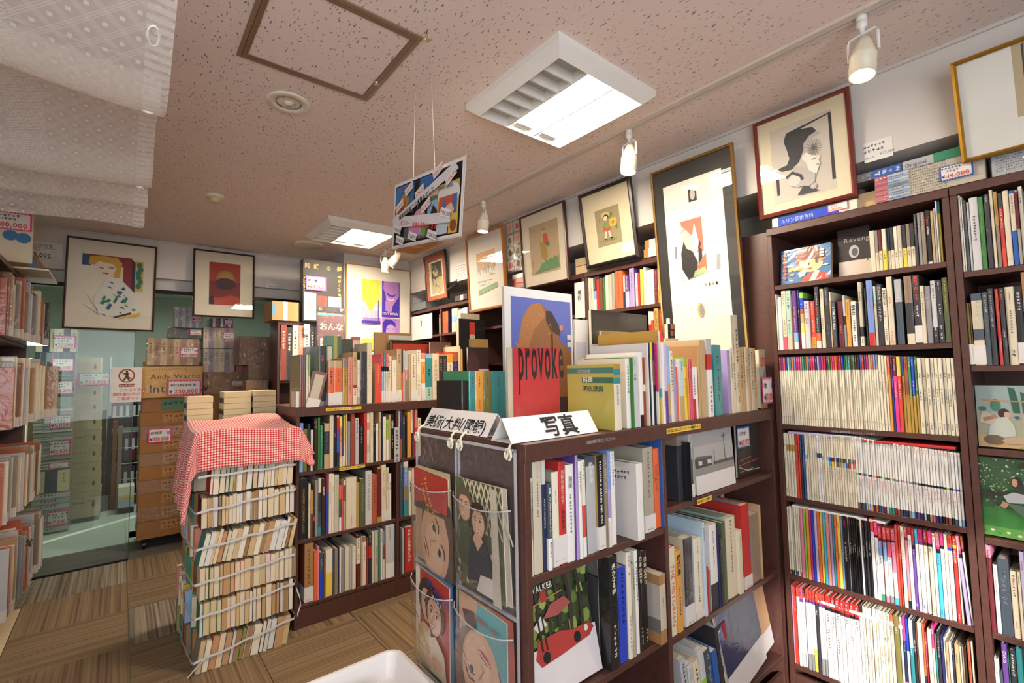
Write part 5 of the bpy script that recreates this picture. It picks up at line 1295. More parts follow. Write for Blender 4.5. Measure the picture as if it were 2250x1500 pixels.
# ================================================================== things under the bulkhead, on the wall bookcases
def fpx(axis, P, tl, br, mid=False):
    if mid: u = (tl[0]+br[0])/2; a, b, c, d = ony(*tl, P), ony(*br, P), ony(u, tl[1], P), ony(u, br[1], P); return a.x, b.x-a.x, d.z, c.z
    if axis == 'x': a, b = onx(*tl, P), onx(*br, P); return a.y, a.y-b.y, b.z, a.z
    a, b = ony(*tl, P), ony(*br, P); return a.x, b.x-a.x, b.z, a.z
def carton(name, label, cat, axis, P, a, W, z0, z1, D, col, mat='card', tape=None, group=None, wrap=False, lab=None):
    t = thing(name, label, cat, group=group); t.matrix_world = fmatrix(axis, P, a, z0, 0); H = z1-z0
    MB().bbox(0, 0, 0, W, D, H, col, .0015).build('body', mat, t)
    if tape: MB().box(W*.42, -.0006, 0, W*.58, -.0001, H, tape).build('tape', 'gloss', t)
    if wrap: MB().bbox(-.003, -.004, -.0002, W+.003, D+.003, H+.003, 'white', .004).build('shrink_wrap', 'wrap', t)
    if lab: A = Art(W, H); lab(A); A.build('label_print', 'paper', t, (0, -.0008, 0))
    return t
def price(par, x, z, W, H, l1, amt, border='hotpink', y=-.006, n='', rot=0):
    """scalloped coloured price card"""
    mb = MB(); mb.box(0, -.001, 0, W, 0, H, border); o = mb.build('price_card', 'paper', par, Matrix.Translation((x, y, z))@Matrix.Rotation(R(rot), 4, 'Y'))
    A = Art(W, H); A.rect(.05, .09, .95, .91, 'e8e2dc')
    k = 10
    for i in range(k): A.rect(.06+.088*i, .05, .10+.088*i, .10, 'e8e2dc'); A.rect(.06+.088*i, .90, .10+.088*i, .95, 'e8e2dc')
    if l1: A.txt(l1, .10, .60, .22, 'black', 1, sx=min(1, .62*W/(A.mb.tw(l1, .22*H, 1))))
    else: A.marks(6, .1, .86, .16, 'black', int(W*1e4)); A.marks(4, .25, .66, .15, 'black', int(H*1e4))
    if n: A.txt(n, .76, .58, .27, 'royal', 1)
    A.txt('¥', .07, .16, .28, 'charcoal', 1); A.txt(amt, .21, .13, .38, 'scarlet', 1, sx=min(1.05, .70*W/A.mb.tw(amt, .38*H, 1))); A.build('lettering', 'ink', o, (0, -.0012, 0)); return o
ZT = 1.9915
a, W, z0, z1 = fpx('x', XS-.01, (1697, 477), (1908, 445))
t = carton('book_box', 'long blue and cream boxed book lying flat below the hat picture', 'box', 'x', XS-.004, onx(1697, 490, XS).y, onx(1697, 490, XS).y-onx(1885, 455, XS).y, ZT, ZT+.040, .22, 'ivory', 'film', lab=lambda A: A.rect(.08, 0, .80, 1, 'royal').rect(.08, .78, .80, 1, '1c4f8a').txt('ベルリン芸術百科', .12, .2, .5, 'lightblue', sx=.9))
price(t, .215, .008, .072, .03, '', '10,000', 'hotpink', -.002)
carton('book_box', 'tan boxed volume under the lower right corner of the hat picture', 'box', 'x', XS+.02, .553, .07, ZT, ZT+.06, .2, 'd2b07c', 'card')
t = carton('boxed_set', 'shrink wrapped set of pink, blue and white volumes priced 14,000 yen', 'boxed set', 'x', XS-.004, onx(1926, 440, XS).y, onx(1926, 440, XS).y-onx(2166, 385, XS).y, ZT, ZT+.098, .2, 'putty', 'paper', wrap=True,
  lab=lambda A: [A.rect(0, .1*i+.008, .13, .1*i+.09, 'rose' if i % 2 else 'b3364a') or 0 for i in range(10)]+[A.rect(.13, .1*i+.01, .34, .1*i+.09, 'lightgrey' if i % 2 else 'skyblue') for i in range(10)]+[A.marks(17, .36, .1*i+.09, .055, 'charcoal', i) for i in range(10)]+[A.marks(9, .14, .1*i+.09, .05, 'slate', i+20) for i in range(10)])
price(t, .185, .022, .085, .052, '', '14,000', 'blue', -.006)
carton('boxed_set', 'blue and grey boxed volumes above the pink boxed set', 'boxed set', 'x', XS+.012, .556, .145, ZT+.103, ZT+.135, .2, 'grey', 'film', lab=lambda A: A.rect(.35, 0, 1, 1, 'blue').marks(4, .5, .8, .6, 'white', 3).marks(3, .05, .7, .5, 'lightgrey', 3))
carton('boxed_set', 'white and green boxed volume above the pink boxed set', 'boxed set', 'x', XS+.012, .409, .16, ZT+.103, ZT+.137, .2, 'silver', 'film', lab=lambda A: A.rect(.55, 0, 1, 1, 'seagreen').txt('Original', .05, .25, .55, 'charcoal', sx=.9))
carton('boxed_set', 'silver wrapped set of volumes below the gold frame at the edge', 'boxed set', 'x', XS+.0, .178, .24, ZT, ZT+.085, .2, 'silver', 'paper', wrap=True, lab=lambda A: [A.marks(12, .05, .1*i+.2, .06, 'charcoal', i) for i in range(8)])
carton('lidded_box', 'small tan lidded box left of the sunflower girl picture', 'box', 'x', XS+.03, 2.075, .10, ZT+.0, ZT+.05, .15, 'd3b98c', 'card'); carton('lidded_box', 'upper small tan lidded box left of the sunflower girl picture', 'box', 'x', XS+.03, 2.075, .10, ZT+.053, ZT+.10, .15, 'c4aa7e', 'card')
for i in range(2): carton('slipcase', ('lower','upper')[i]+' white and orange slipcase right of the sunflower girl picture', 'box', 'x', XS+.01+.012*i, 1.545, .12, ZT+.052*i, ZT+.052*i+.048, .18, 'c77a2c', 'gloss', lab=lambda A: A.rect(.25, 0, 1, 1, 'lightgrey'))
for i, (c, w_) in enumerate((('rust', .16), ('red', .15), ('ivory', .15))): carton('art_book', ('orange', 'red', 'cream')[i]+' book in the flat stack left of the yellow skirt print', 'book', 'x', XS+.02, 2.70, w_, ZT+.035*i, ZT+.035*i+.033, .2, c, 'gloss')
carton('archive_box', 'grey wrapped box in the far corner under the orange mounted engraving', 'box', 'x', XS-.0, 4.27, .30, ZT, ZT+.07, .2, '6f7674', 'film'); carton('slipcase', 'small dark slipcase with a white end under the wall camera', 'box', 'x', XS+.0, 3.46, .19, ZT, ZT+.045, .15, '4a3a3c', 'gloss', lab=lambda A: A.rect(.45, 0, .7, 1, 'ivory'))
# small wall camera
t = thing('security_camera', 'little black security camera under the wall note', 'camera', (2.19, 3.40, 2.172))
m_ = MB(); m_.tube([(0, 0, 0), (0, 0, -.03), (-.012, .02, -.05)], .006, 'black', 8); m_.build('bracket', 'plastic', t)
m_ = MB(); m_.tube([(-.01, -.02, -.045), (-.02, .09, -.08)], .017, 'black', 12); m_.build('camera_body', 'plastic', t)
# clear sheet of postcards
t = thing('postcard_sheet', 'hanging clear sheet of small picture cards between two frames', 'card sheet', group=None); a, W, z0, z1 = fpx('x', 2.205, (1112, 490), (1148, 592)); t.matrix_world = fmatrix('x', 2.208, a, z0, 1.5)
MB().box(0, 0, 0, W, .001, z1-z0, 'white').build('sleeve', 'wrap', t)
for r in range(4):
    for c in range(2): A = Art(W*.4, (z1-z0)*.2); A.rect(0, 0, 1, 1, 'putty').poly(blob(random.Random(r*2+c), .5, .5, .35), ('rose', 'moss', 'taupe', 'salmon')[(r+c) % 4]); A.build('picture_card', 'paper', t, (W*(.07+.47*c), -.001, (z1-z0)*(.04+.24*r)))
def vsign(label, axis, P, tl, br, txt, size, col='white'):
    def f(A): A.k += 1; A.mb.text(txt, A.P(.5, .78), (1, 0, 0), (0, 0, 1), size, 'black', True, 1)
    return note(label, axis, P, tl, br, f, 'section_sign', col)
vsign('white section sign beside the paperbacks on the wall bookcase', 'x', 2.2285, (1262, 622), (1286, 697), '美術', .034)
vsign('white section sign card standing in the far corner bookcase', 'x', 2.2285, (903, 697), (950, 742), '美術', .03)

# ================================================================== display copies facing the room
def display(kind, label, cat, axis, P, tl, br, D, side, art, z0=None, tilt=0, mat='film', group=None, roll=0, wband=0, W=None, H=None, cap=None):
    a, W_, zb, zt = fpx(axis, P, tl, br); W = W or W_; z0 = zb if z0 is None else z0; H = min(H or 9, zt-z0, cap or 9)
    if axis == 'y': W = min(W, (2.105 if .97 < P < 1.45 else 2.182 if P < 1 else 2.2)-a-H*math.sin(R(abs(roll)))*0)
    z0 += D*math.sin(R(abs(tilt)))+.001
    t = thing(kind, label, cat, group=group); t.matrix_world = fmatrix(axis, P, a, z0+.001, tilt, roll)
    MB().box(.002, .002, .002, W-.002, D-.002, H-.002, 'ded2b8').build('page_block', 'pages', t)
    MB().box(0, 0, 0, W, .002, H, side).box(0, D-.002, 0, W, D, H, side).box(W-.002, .002, 0, W, D-.002, H, side).build('cover', mat, t)
    A = Art(W, H); art(A); A.build('cover_print', mat, t, (0, -.0003, 0))
    if wband:
        b = MB().box(-.001, -.0085, .001, W+.001, -.0075, H*wband, 'dcd6d2'); b.build('paper_band', 'paper', t)
    return t
def art_bluegirl(A):
    A.rect(0, 0, 1, 1, '2c6ea3').rect(.6, .7, .9, .98, '3f86b8').ell(.6, .66, .30, .34, '8a4a24').ell(.62, .52, .24, .26, 'eabf82').poly([(.36, .7), (.42, .84), (.62, .86), (.9, .6), (.86, .5), (.66, .62), (.42, .62)], '8a4a24').poly([(.4, .64), (.44, .8), (.5, .74), (.5, .6)], 'b5382a')
    A.ell(.56, .5, .035, .05, '2a2018').ell(.74, .54, .035, .05, '2a2018').line([(.52, .58), (.6, .6)], .003, '3a2418').line([(.7, .62), (.78, .62)], .003, '3a2418').ell(.6, .36, .05, .02, 'd84a2a')
    A.poly([(.4, .0), (.5, .16), (.66, .26), (.86, .22), (.98, .1), (.98, 0)], 'c8391f').poly([(.58, 0), (.7, .3), (.8, .26), (.7, 0)], 'e6dcc2').poly([(.36, .26), (.46, .36), (.54, .3), (.5, .18), (.4, .14)], 'ead9c0')
    for i in range(5): A.ell(.2+.05*i, .38+.04*(i % 2), .05, .05, 'd8a83c')
    A.ell(.24, .24, .05, .04, 'd8a83c').poly([(.83, .4), (.92, .43), (.97, .4), (.9, .37)], 'f2efe8')
    for i in range(7): A.line([(.05+.03*(i % 2), .86-.11*i), (.13, .8-.11*i)], .008, 'cf4a2a').line([(.1, .88-.11*i), (.07, .8-.11*i)], .007, 'cf4a2a')
    for i in range(3): A.rect(.80, .80-.08*i, .88, .86-.08*i, 'e8e2da')
display('picture_book', 'old picture book with a red scarfed girl on a blue cover', 'book', 'x', XS+.04, (1712, 553), (1826, 614), .022, 'tan', art_bluegirl, z0=1.735, tilt=-8)
display('photo_book', 'black book titled Revenge facing the room on the top row', 'book', 'x', XS+.09, (1838, 508), (1915, 590), .012, 'black', lambda A: A.rect(0, 0, 1, 1, '18171a').txt('Revenge', .18, .72, .12, 'silver', sx=1.1).ell(.5, .52, .16, .13, 'b9b6b0').ell(.52, .51, .1, .08, '55525a').rect(0, 0, 1, .34, 'd8c8b8').rect(.88, .30, .94, .34, 'green'), z0=1.735, tilt=-3)
def art_beach(A):
    rr = random.Random(2); A.rect(0, 0, 1, 1, '8fa6a0').rect(0, 0, 1, .56, 'a0a288').poly([(0, 0), (0, .2), (.5, .17), (1, .22), (1, 0)], 'c4a268').poly([(.5, .98), (.6, .95), (.66, .7), (.66, .56), (.56, .56), (.52, .8)], '1f5a4a').poly([(.68, .9), (.8, .86), (.8, .58), (.7, .56)], '23604a').ell(.3, .68, .08, .1, '2c7a62')
    A.line([(.1, .76), (.9, .74)], .004, 'c07a3a').ell(.42, .55, .09, .08, '3a2226').ell(.47, .53, .05, .05, 'c9a288').poly([(.16, .2), (.2, .38), (.32, .48), (.46, .5), (.56, .36), (.58, .2), (.38, .16)], 'b9c0b4').ell(.25, .12, .16, .08, '6d5a48').poly([(.36, .12), (.5, .18), (.78, .14), (.76, .08), (.44, .06)], 'b9a084')
    A.ell(.1, .62, .06, .04, '3f6a50').poly([(.04, .4), (.08, .58), (.18, .56), (.3, .46), (.22, .36)], 'c4b8a0').line([(.1, .44), (.3, .5)], .012, 'a8785a').poly([(.56, .5), (.62, .52), (.66, .49), (.6, .46)], '2c5f86').poly([(.6, .0), (.7, .05), (.9, .04), (.9, 0)], '7f9a3a')
def art_park(A):
    rr = random.Random(6); A.rect(0, 0, 1, 1, '3d6a3a').rect(0, 0, 1, .36, '2f8a34').rect(0, 0, 1, .12, '5aa83a')
    for i in range(150): x, y = rr.random(), rr.uniform(.38, 1); A.ell(x, y, rr.uniform(.008, .02), rr.uniform(.006, .014), rr.choice(['c9c9c4', 'aab8a0', '6f9a60', '8a9a80']), n=6)
    A.line([(0, .56), (.2, .55), (.5, .57)], .012, '2a2a26').line([(.2, .55), (.22, .48)], .01, '2a2a26').line([(.6, .92), (.75, .95), (1, .98)], .01, '2a2a26')
    A.ell(.56, .72, .08, .08, '2a2024').ell(.53, .72, .04, .05, 'c09078').poly([(.52, .66), (.62, .7), (.8, .62), (.86, .5), (.7, .48), (.5, .5)], '2c3428').poly([(.36, .54), (.5, .6), (.72, .58), (.66, .48), (.42, .46)], 'a9b0b8').poly([(.4, .46), (.66, .44), (.78, .3), (.7, .26), (.5, .38)], '4f6a58').poly([(.68, .26), (.74, .22), (.68, .18), (.64, .2)], 'c07a5a').line([(.4, .46), (.34, .4)], .014, 'b9826a')
    for x, y in ((.18, .1), (.4, .09), (.55, .07), (.7, .14), (.8, .13)): A.ell(x, y, .03, .015, 'd8c4b8', n=9)
display('photo_book', 'large photograph of people sitting on a beach, in the edge bookcase', 'photo book', 'x', XS+.03, (2141, 848), (2300, 966), .02, 'brown', art_beach, z0=1.1, tilt=-2, mat='gloss')
display('photo_book', 'large green photograph of a woman sitting on a branch', 'photo book', 'x', XS+.03, (2145, 1004), (2320, 1172), .02, 'brown', art_park, z0=.811, tilt=-2, mat='gloss', cap=.258)
# --- on the front bookcase
def art_hay(A):
    rr = random.Random(9); A.rect(0, 0, 1, 1, 'cfd0d6').rect(.085, 0, .97, .93, '4f62b4').poly([(.085, 0), (.085, .2), (.14, .5), (.25, .78), (.36, .88), (.5, .9), (.62, .84), (.7, .72), (.8, .6), (.97, .5), (.97, 0)], '8a5a34').poly([(.14, .5), (.25, .78), (.36, .88), (.5, .9), (.58, .8), (.4, .68), (.3, .5), (.2, .4)], 'a06a3a').poly([(.3, .3), (.36, .52), (.46, .5), (.7, .34), (.74, .3)], '54382a').poly([(.2, .28), (.22, .44), (.32, .54), (.4, .46), (.34, .28)], '45302a').poly([(.58, .84), (.66, .84), (.8, .7), (.78, .64), (.66, .68), (.58, .76)], '3a2c2c').ell(.81, .71, .03, .025, 'c07a5a').rect(.6, 0, .97, .14, '3a2f34')
    for i in range(90):
        x, y = rr.uniform(.12, .95), rr.uniform(.02, .8)
        if y > .9-abs(x-.45)*1.0: continue
        A.line([(x, y), (x+rr.uniform(-.03, .05), y+rr.uniform(.01, .05))], .0012, rr.choice(['b9834a', '6d4426', 'c4945a']))
    A.rect(.86, .61, .93, .65, 'lightgrey').rect(.86, .55, .93, .59, 'lightgrey')
display('photo_book', 'tallest display book, a brown mound of hay on a violet cover', 'book', 'y', 1.40, (1107, 629), (1263, 912), .014, 'silver', art_hay, z0=1.2, tilt=0)
display('photo_book', 'red book with tall black letters reading provoke', 'book', 'y', 1.12, (1126, 764), (1231, 912), .03, 'grey', lambda A: A.rect(0, 0, 1, 1, 'c9252b').txt('provoke', .10, .62, .80, '1c1a1b', 1, sx=.245).rect(0, 0, 1, .16, 'dcd6d0').rect(.86, .10, .96, .17, 'seagreen'), z0=1.2)
for i, (u0, u1, c1, c2) in enumerate(((1016, 1031, 'black', 'charcoal'), (1032, 1046, 'seagreen', 'teal'), (1046, 1064, 'orange', 'amber'), (1064, 1082, 'lime', 'olive'), (1082, 1112, 'teal', 'teal'))):
    Y = 1.30; x0, x1 = xat(u0, 1.2, Y), xat(u1, 1.2, Y); H = ony((u0+u1)/2, 815 if i else 837, Y).z-1.2
    b = book('boxed_volume', x1-x0-.001, H, .16, c2 if i else 'black', '~4@.1-.3#brown&~6@.5-.8' if i else '', c1, 'f s:'+c1, ('black', 'green', 'orange', 'lime green', 'teal')[i]+' slim volume in the small set behind the section signs', 'book', 'small coloured volumes behind the section signs', 50+i); b.matrix_world = Matrix.Translation((x0, Y, 1.201))
display('clear_folder', 'white sheet in a clear sleeve right of the hay book', 'folder', 'y', 1.41, (1262, 702), (1297, 910), .008, 'lightgrey', lambda A: A.rect(0, 0, 1, 1, 'dcdad8').rect(.05, .3, .8, .75, 'b9c0cc'), z0=1.2)
display('art_book', 'large glossy black book standing behind the front bookcase row', 'book', 'y', 1.36, (1299, 681), (1428, 900), .02, 'black', lambda A: A.rect(0, 0, 1, 1, '26241f').rect(.04, .1, .97, .96, '33322b'), z0=1.2)
display('art_book', 'gold book with a bright pink disc and grey flowers', 'book', 'y', 1.24, (1322, 727), (1452, 900), .014, 'gold', lambda A: A.rect(0, 0, 1, 1, 'a8822e').ell(.72, .84, .2, .13, 'hotpink').ell(.18, .84, .07, .05, '55535a', n=7).ell(.3, .9, .09, .07, '5c5a62', n=7).ell(.42, .86, .08, .06, '55535a', n=7).ell(.24, .80, .02, .012, 'yellow').ell(.38, .81, .02, .012, 'yellow'), z0=1.2)
display('art_book', 'large pale grey book standing between gold book and white book', 'book', 'y', 1.17, (1304, 757), (1426, 900), .016, 'silver', lambda A: A.rect(0, 0, 1, 1, 'b4b6bc').rect(0, 0, 1, .8, 'd8d4cc'), z0=1.2)
def art_brick(A):
    rr = random.Random(1); A.rect(0, 0, 1, 1, '3a2c22')
    for r in range(13):
        for c in range(-1, 6): x = (c+.5*(r % 2))*.2; A.rect(max(0, x+.008), r*.077+.008, min(1, x+.19), r*.077+.068, rr.choice(['9a6234', '8a5530', 'a8703c'])) if x+.19 > 0 and x < .98 else 0
    A.rect(.24, .48, .70, .90, 'c08c22').rect(.22, .86, .3, .94, 'c89a2c').rect(.64, .86, .72, .94, 'c89a2c').rect(.33, .5, .61, .82, '4a5a9a').poly([(.36, .56), (.4, .66), (.47, .72), (.54, .65), (.58, .56)], '30385a')
display('art_book', 'book with a brick wall and ornate gold frame on its cover', 'book', 'y', 1.20, (1467, 712), (1588, 905), .018, 'tan', art_brick, z0=1.2)
display('art_book', 'large dark grey book behind the brick wall book', 'book', 'y', 1.32, (1472, 699), (1606, 905), .024, 'slate', lambda A: A.rect(0, 0, 1, 1, '3f4248'), z0=1.2)
display('art_book', 'kraft brown book with small black title behind the thin paperbacks', 'book', 'y', 1.125, (1497, 762), (1532, 912), .012, 'kraft', lambda A: A.rect(0, 0, 1, 1, 'b08a5c').txt('中行', .2, .80, .12, 'black', 1), z0=1.2)
display('art_book', 'silver backed large book behind the blue pattern book', 'book', 'y', 1.15, (1462, 744), (1545, 905), .01, 'silver', lambda A: A.rect(0, 0, 1, 1, 'cfc3b6').rect(.35, .82, .7, .9, 'charcoal'), z0=1.2)
t = display('old_magazine', 'pale green old magazine with red title and 200,000 yen price card', 'magazine', 'y', YN+.012, (1667, 768), (1705, 897), .06, 'tan', lambda A: A.rect(0, 0, 1, 1, 'a9ae92').txt('旅', .1, .72, .2, 'scarlet', 1).rect(.06, 0, 1, .06, 'a8743c').line([(.45, .52), (.55, .6), (.7, .5), (.8, .66)], .003, '5c5246'), z0=1.2)
price(t, -.004, .02, t.children[0].dimensions.x*1.12 if False else .098, .115, '旅', '200,000', 'hotpink', -.008, '174')
t = thing('comic_cover', 'yellow comic cover lettered in red beside the tall gilt frame', 'comic'); a, W, z0, z1 = fpx('y', .97, (1642, 736), (1674, 800)); t.matrix_world = fmatrix('y', 1.10, 2.08, 1.202, 0); W = .1; z1 = 1.40
MB().box(0, 0, 0, W, .01, z1-1.205, 'tan').build('cover', 'paper', t); A = Art(W, z1-1.205); A.rect(.05, .05, .93, .95, 'yellow').txt('nd', .05, .72, .16, 'scarlet', 1); A.build('cover_print', 'gloss', t, (0, -.0003, 0))
# section signs: folded card prisms
def prism(label, x0, y0, L, h, d, rot, txt, size, tx):
    t = thing('section_sign', label, 'sign', (x0, y0, 1.202), (0, 0, R(rot)), 'folded card section signs on the front bookcase'); th = .001
    MB().hexa([(0, 0, 0), (L, 0, 0), (L, th*2, 0), (0, th*2, 0), (0, d*.45, h), (L, d*.45, h), (L, d*.45+th*2, h), (0, d*.45+th*2, h)], 'e9e4e0').build('front_face', 'paper', t)
    MB().hexa([(0, d-.002, 0), (L, d-.002, 0), (L, d, 0), (0, d, 0), (0, d*.45+.0005, h), (L, d*.45+.0005, h), (L, d*.45+.0025, h), (0, d*.45+.0025, h)], 'e9e4e0').build('back_face', 'paper', t)
    MB().box(.001, .003, 0, L-.001, d-.003, .001, 'ddd8d4').build('base_face', 'paper', t)
    tb = MB(); n = Vector((0, d*.45, h)).normalized(); o = Vector((tx, -.0012, 0))+n*(h*.17); tb.text(txt, o, (1, 0, 0), n, size, 'black', False, 1); tb.build('lettering', 'ink', t)
prism('large white folded card sign with two bold characters at the bookcase front', .752, .925, .325, .060, .085, 0, '写真', .066, .12)
prism('white folded card sign with a long bold title behind the larger one', .777, 1.425, .36, .062, .085, -90, '美術(大判/図録)', .046, .012)
# cuisine dictionary, first on the front bookcase
Y = YN+.004; x0, x1 = xat(1352, 1.2, Y), xat(1368, 1.2, Y); H = ony(1358, 800, Y).z-1.2; D = onz(1266, 934, 1.2).y-Y
b = book('dictionary', x1-x0, H, .19, 'gold 8 teal 9 gold 4 teal 9 ivory 70', '料理和仏辞典@.32-.62', 'teal', 'f s:gold', 'fat olive yellow cookery dictionary at the left end of the photography books', 'book', None, 77); b.matrix_world = Matrix.Translation((x0, Y, 1.201))
A = Art(.19, H); A.rect(0, 0, 1, 1, 'b5ab3c').rect(0, .86, 1, .95, '3f7a68').rect(.34, .71, 1, .80, '2f6a52').txt('CUISINE', .25, .875, .07, 'lightgrey').txt('料理', .36, .72, .105, 'ivory', 1).txt('和仏辞典', .36, .58, .105, '1f5a44', 1).marks(5, .42, .1, .03, 'charcoal', 3); A.build('cover_print', 'film', b, (-.0005, .19, 0), (0, 0, R(-90)))
# --- inside the front bookcase
def sideprint(root, D, H, art, x=-.0006, mat='gloss'): A = Art(D, H); art(A); A.build('cover_print', mat, root, (x, D, 0), (0, 0, R(-90)))
fb = [o for o in bpy.data.objects if o.name.startswith('photo_book') and o.get('group', '').startswith('photo books, second row of the front')]
big = max([q for q in fb if 'white photo' in q['label']], key=lambda q: max(v.co.x for v in q.data.vertices)-(9 if q.location.x < 1.12 else 0))
Hb = max(v.co.z for v in big.data.vertices)
big['label'] = 'thick white book with a lime green slip numbered 86 on its cover'
sideprint(big, .27, Hb, lambda A: A.rect(0, 0, 1, 1, 'cfcac8').rect(.06, .26, .52, .84, 'a8d46a').rect(.16, .5, .42, .64, '8fbf58').txt('86', .2, .53, .07, 'black', 1).rect(.48, .86, .8, .93, 'ivory').marks(9, .1, .8, .025, 'charcoal', 1).marks(8, .1, .75, .025, 'charcoal', 2).marks(7, .12, .44, .02, 'charcoal', 5).rect(.2, .7, .4, .73, 'pink').rect(.24, .3, .44, .33, 'pink').marks(10, .5, .9, .05, 'charcoal', 7).marks(9, .5, .82, .05, 'charcoal', 8))
tb_ = [q for q in bpy.data.objects if q.get('group') == 'photo books, third row of the front bookcase']
def hz(q): return max(v.co.z for v in q.data.vertices)
sideprint(tb_[0], .22, hz(tb_[0]), lambda A: A.rect(0, 0, 1, 1, '1c1b1d').rect(0, .8, .82, 1, '5c5a58').txt('詩', .35, .84, .1, 'black', 1).marks(6, .1, .86, .04, 'charcoal', 3).poly([(0, .3), (.3, .5), (.55, .8), (.82, .78), (.82, .2), (.3, .1)], '3c3b3c').line([(.82, .98), (.82, .12), (.1, .2)], .002, 'silver'), mat='film')
sideprint(tb_[-1], .22, hz(tb_[-1]), lambda A: A.rect(0, 0, 1, 1, 'b5aba0').rect(0, .86, 1, 1, 'kraft').rect(0, 0, 1, .16, 'kraft').rect(0, .16, 1, .36, '6f6c6a').txt('戦史', .3, .62, .1, 'red', 1).poly([(.1, .3), (.3, .5), (.4, .3)], '2a2a2c').rect(.35, .7, .6, .78, 'pink'))
def art_walker(A):
    rr = random.Random(12); A.rect(0, 0, 1, 1, '3d4a24')
    for i in range(40): A.poly(blob(rr, rr.random(), rr.uniform(.45, 1), rr.uniform(.03, .09), 7), rr.choice(['5f7a2a', '7f9a3a', '2c3a1c', '9ab04a', '24301a']))
    for x in (.22, .36, .5, .66, .82): A.line([(x, .4), (x+.04, .7), (x+.02, 1)], .012, '3a3026')
    A.poly([(.14, .36), (.2, .5), (.5, .5), (.66, .46), (.92, .46), (.98, .4), (.9, .34), (.5, .3), (.2, .28)], 'b5322a').ell(.28, .34, .05, .05, 'black').ell(.72, .38, .05, .05, 'black').ell(.86, .42, .03, .03, 'ivory').poly([(.3, .66), (.42, .76), (.62, .78), (.7, .7), (.5, .64)], 'b5504a').poly([(.16, .62), (.28, .7), (.34, .6), (.22, .56)], 'e0d6d0').line([(0, .78), (.6, .84)], .003, 'gold').rect(.3, .8, .38, .9, 'b5322a').line([(.24, .4), (.22, .74)], .006, '2a2018').line([(.3, .4), (.28, .72)], .005, '2a2018')
    A.txt('TIM WALKER', .03, .905, .075, 'white', 1, sx=.86)
t = display('photo_book', 'open display photo book lettered TIM WALKER above a blank white band', 'photo book', 'y', YN+.05, (1161, 1300), (1313, 1500), .018, 'green', art_walker, z0=ZN3, tilt=-8, W=.265, cap=.298, group=None)
t.matrix_world = Matrix.Translation((.800, YN+.032, ZN3+.006))@Matrix.Rotation(R(-12), 4, 'X')
MB().box(-.001, -.009, .0, .267, -.0075, .12, 'd9d2d4').build('paper_band', 'paper', t)
t = display('photo_book', 'black and white photograph of a small station above a white band', 'photo book', 'y', YN+.012, (1526, 928), (1617, 1062), .012, 'white', lambda A: A.rect(0, 0, 1, 1, 'dedad8').rect(0, .30, 1, 1, 'a9a9aa').rect(0, .30, 1, .42, '8a8987').rect(.0, .42, .42, .56, '34343a').poly([(-.0, .56), (.04, .61), (.42, .58), (.44, .56)], '55555a').rect(.08, .46, .17, .53, 'lightgrey').rect(.3, .46, .4, .53, 'lightgrey').rect(.45, .42, .98, .47, '4a4a4c').line([(.76, .44), (.77, .92)], .003, '2a2a2c').line([(.7, .86), (.84, .87)], .002, '2a2a2c').line([(.48, .46), (.48, .66)], .002, '3a3a3c').line([(.6, 1), (.77, .88), (1, .95)], .001, '777'), z0=ZB1, tilt=-3, mat='gloss', cap=1.147-ZB1)
t = display('photo_book', 'dark wrapped book with orange light trails and 60,000 yen card', 'photo book', 'y', YN+.04, (1617, 930), (1672, 1052), .012, 'charcoal', lambda A: A.rect(0, 0, 1, 1, '1d1b1c').line([(.05, .3), (.6, .34)], .002, 'orange').line([(.05, .22), (.9, .26)], .002, 'orange').line([(.1, .1), (.7, .12)], .002, 'amber').line([(.02, .2), (.4, .1), (.95, .08)], .003, 'putty'), z0=ZB1)
price(t, -.01, .12, .11, .085, 'パノラマ', '60,000', 'blue', -.006)
display('photo_book', 'wrapped blue and grey booklet behind the light trail book', 'book', 'y', YN+.08, (1668, 915), (1693, 1050), .01, 'silver', lambda A: A.rect(0, 0, 1, 1, '5a6070').rect(0, .7, .6, 1, 'hotpink').line([(.3, .6), (.4, .2), (.6, .1)], .012, 'skyblue'), z0=ZB1)
t = display('photo_book', 'large cream booklet with a green price tag leaning in its corner', 'book', 'y', YN+.10, (1664, 905), (1712, 1045), .01, 'ivory', lambda A: A.rect(0, 0, 1, 1, 'e3d9c8').rect(.0, .6, .3, .84, '4f4d4c').rect(.45, .06, .8, .26, 'green').rect(.5, .08, .76, .24, 'ivory').txt('00', .52, .11, .08, 'scarlet', 1), z0=ZB1, roll=-5)
t = display('photo_book', 'large ivory book with red serif capitals and a pink price card', 'book', 'y', YN+.20, (1590, 1078), (1705, 1238), .03, 'ivory', lambda A: A.rect(0, 0, 1, 1, 'e6dfd2').txt('D', .20, .82, .11, 'crimson').txt('I', .48, .82, .11, 'crimson').txt('A', .70, .82, .11, 'crimson'), z0=.521)
price(t, .15, .26, .085, .11, '', '000', 'hotpink', -.004)
display('photo_book', 'tall deep blue print with white lower band leaning in the bottom bay', 'photo book', 'y', YN-.01, (1600, 1295), (1690, 1480), .012, 'ivory', lambda A: A.rect(0, 0, 1, 1, '1f2c5a').poly([(0, 1), (.4, 1), (.2, .6), (0, .5)], '2c3f80').rect(0, 0, 1, .24, 'ddd6d6'), z0=.17, roll=-11, tilt=-4)
display('photo_book', 'pale wooden cover with white band leaning against the wall bookcase', 'photo book', 'y', YN+.03, (1645, 1275), (1725, 1460), .018, 'tan', lambda A: A.rect(0, 0, 1, 1, 'cc9e70').rect(0, 0, 1, .22, 'ddd6d6'), z0=.17, roll=-11, tilt=-4)
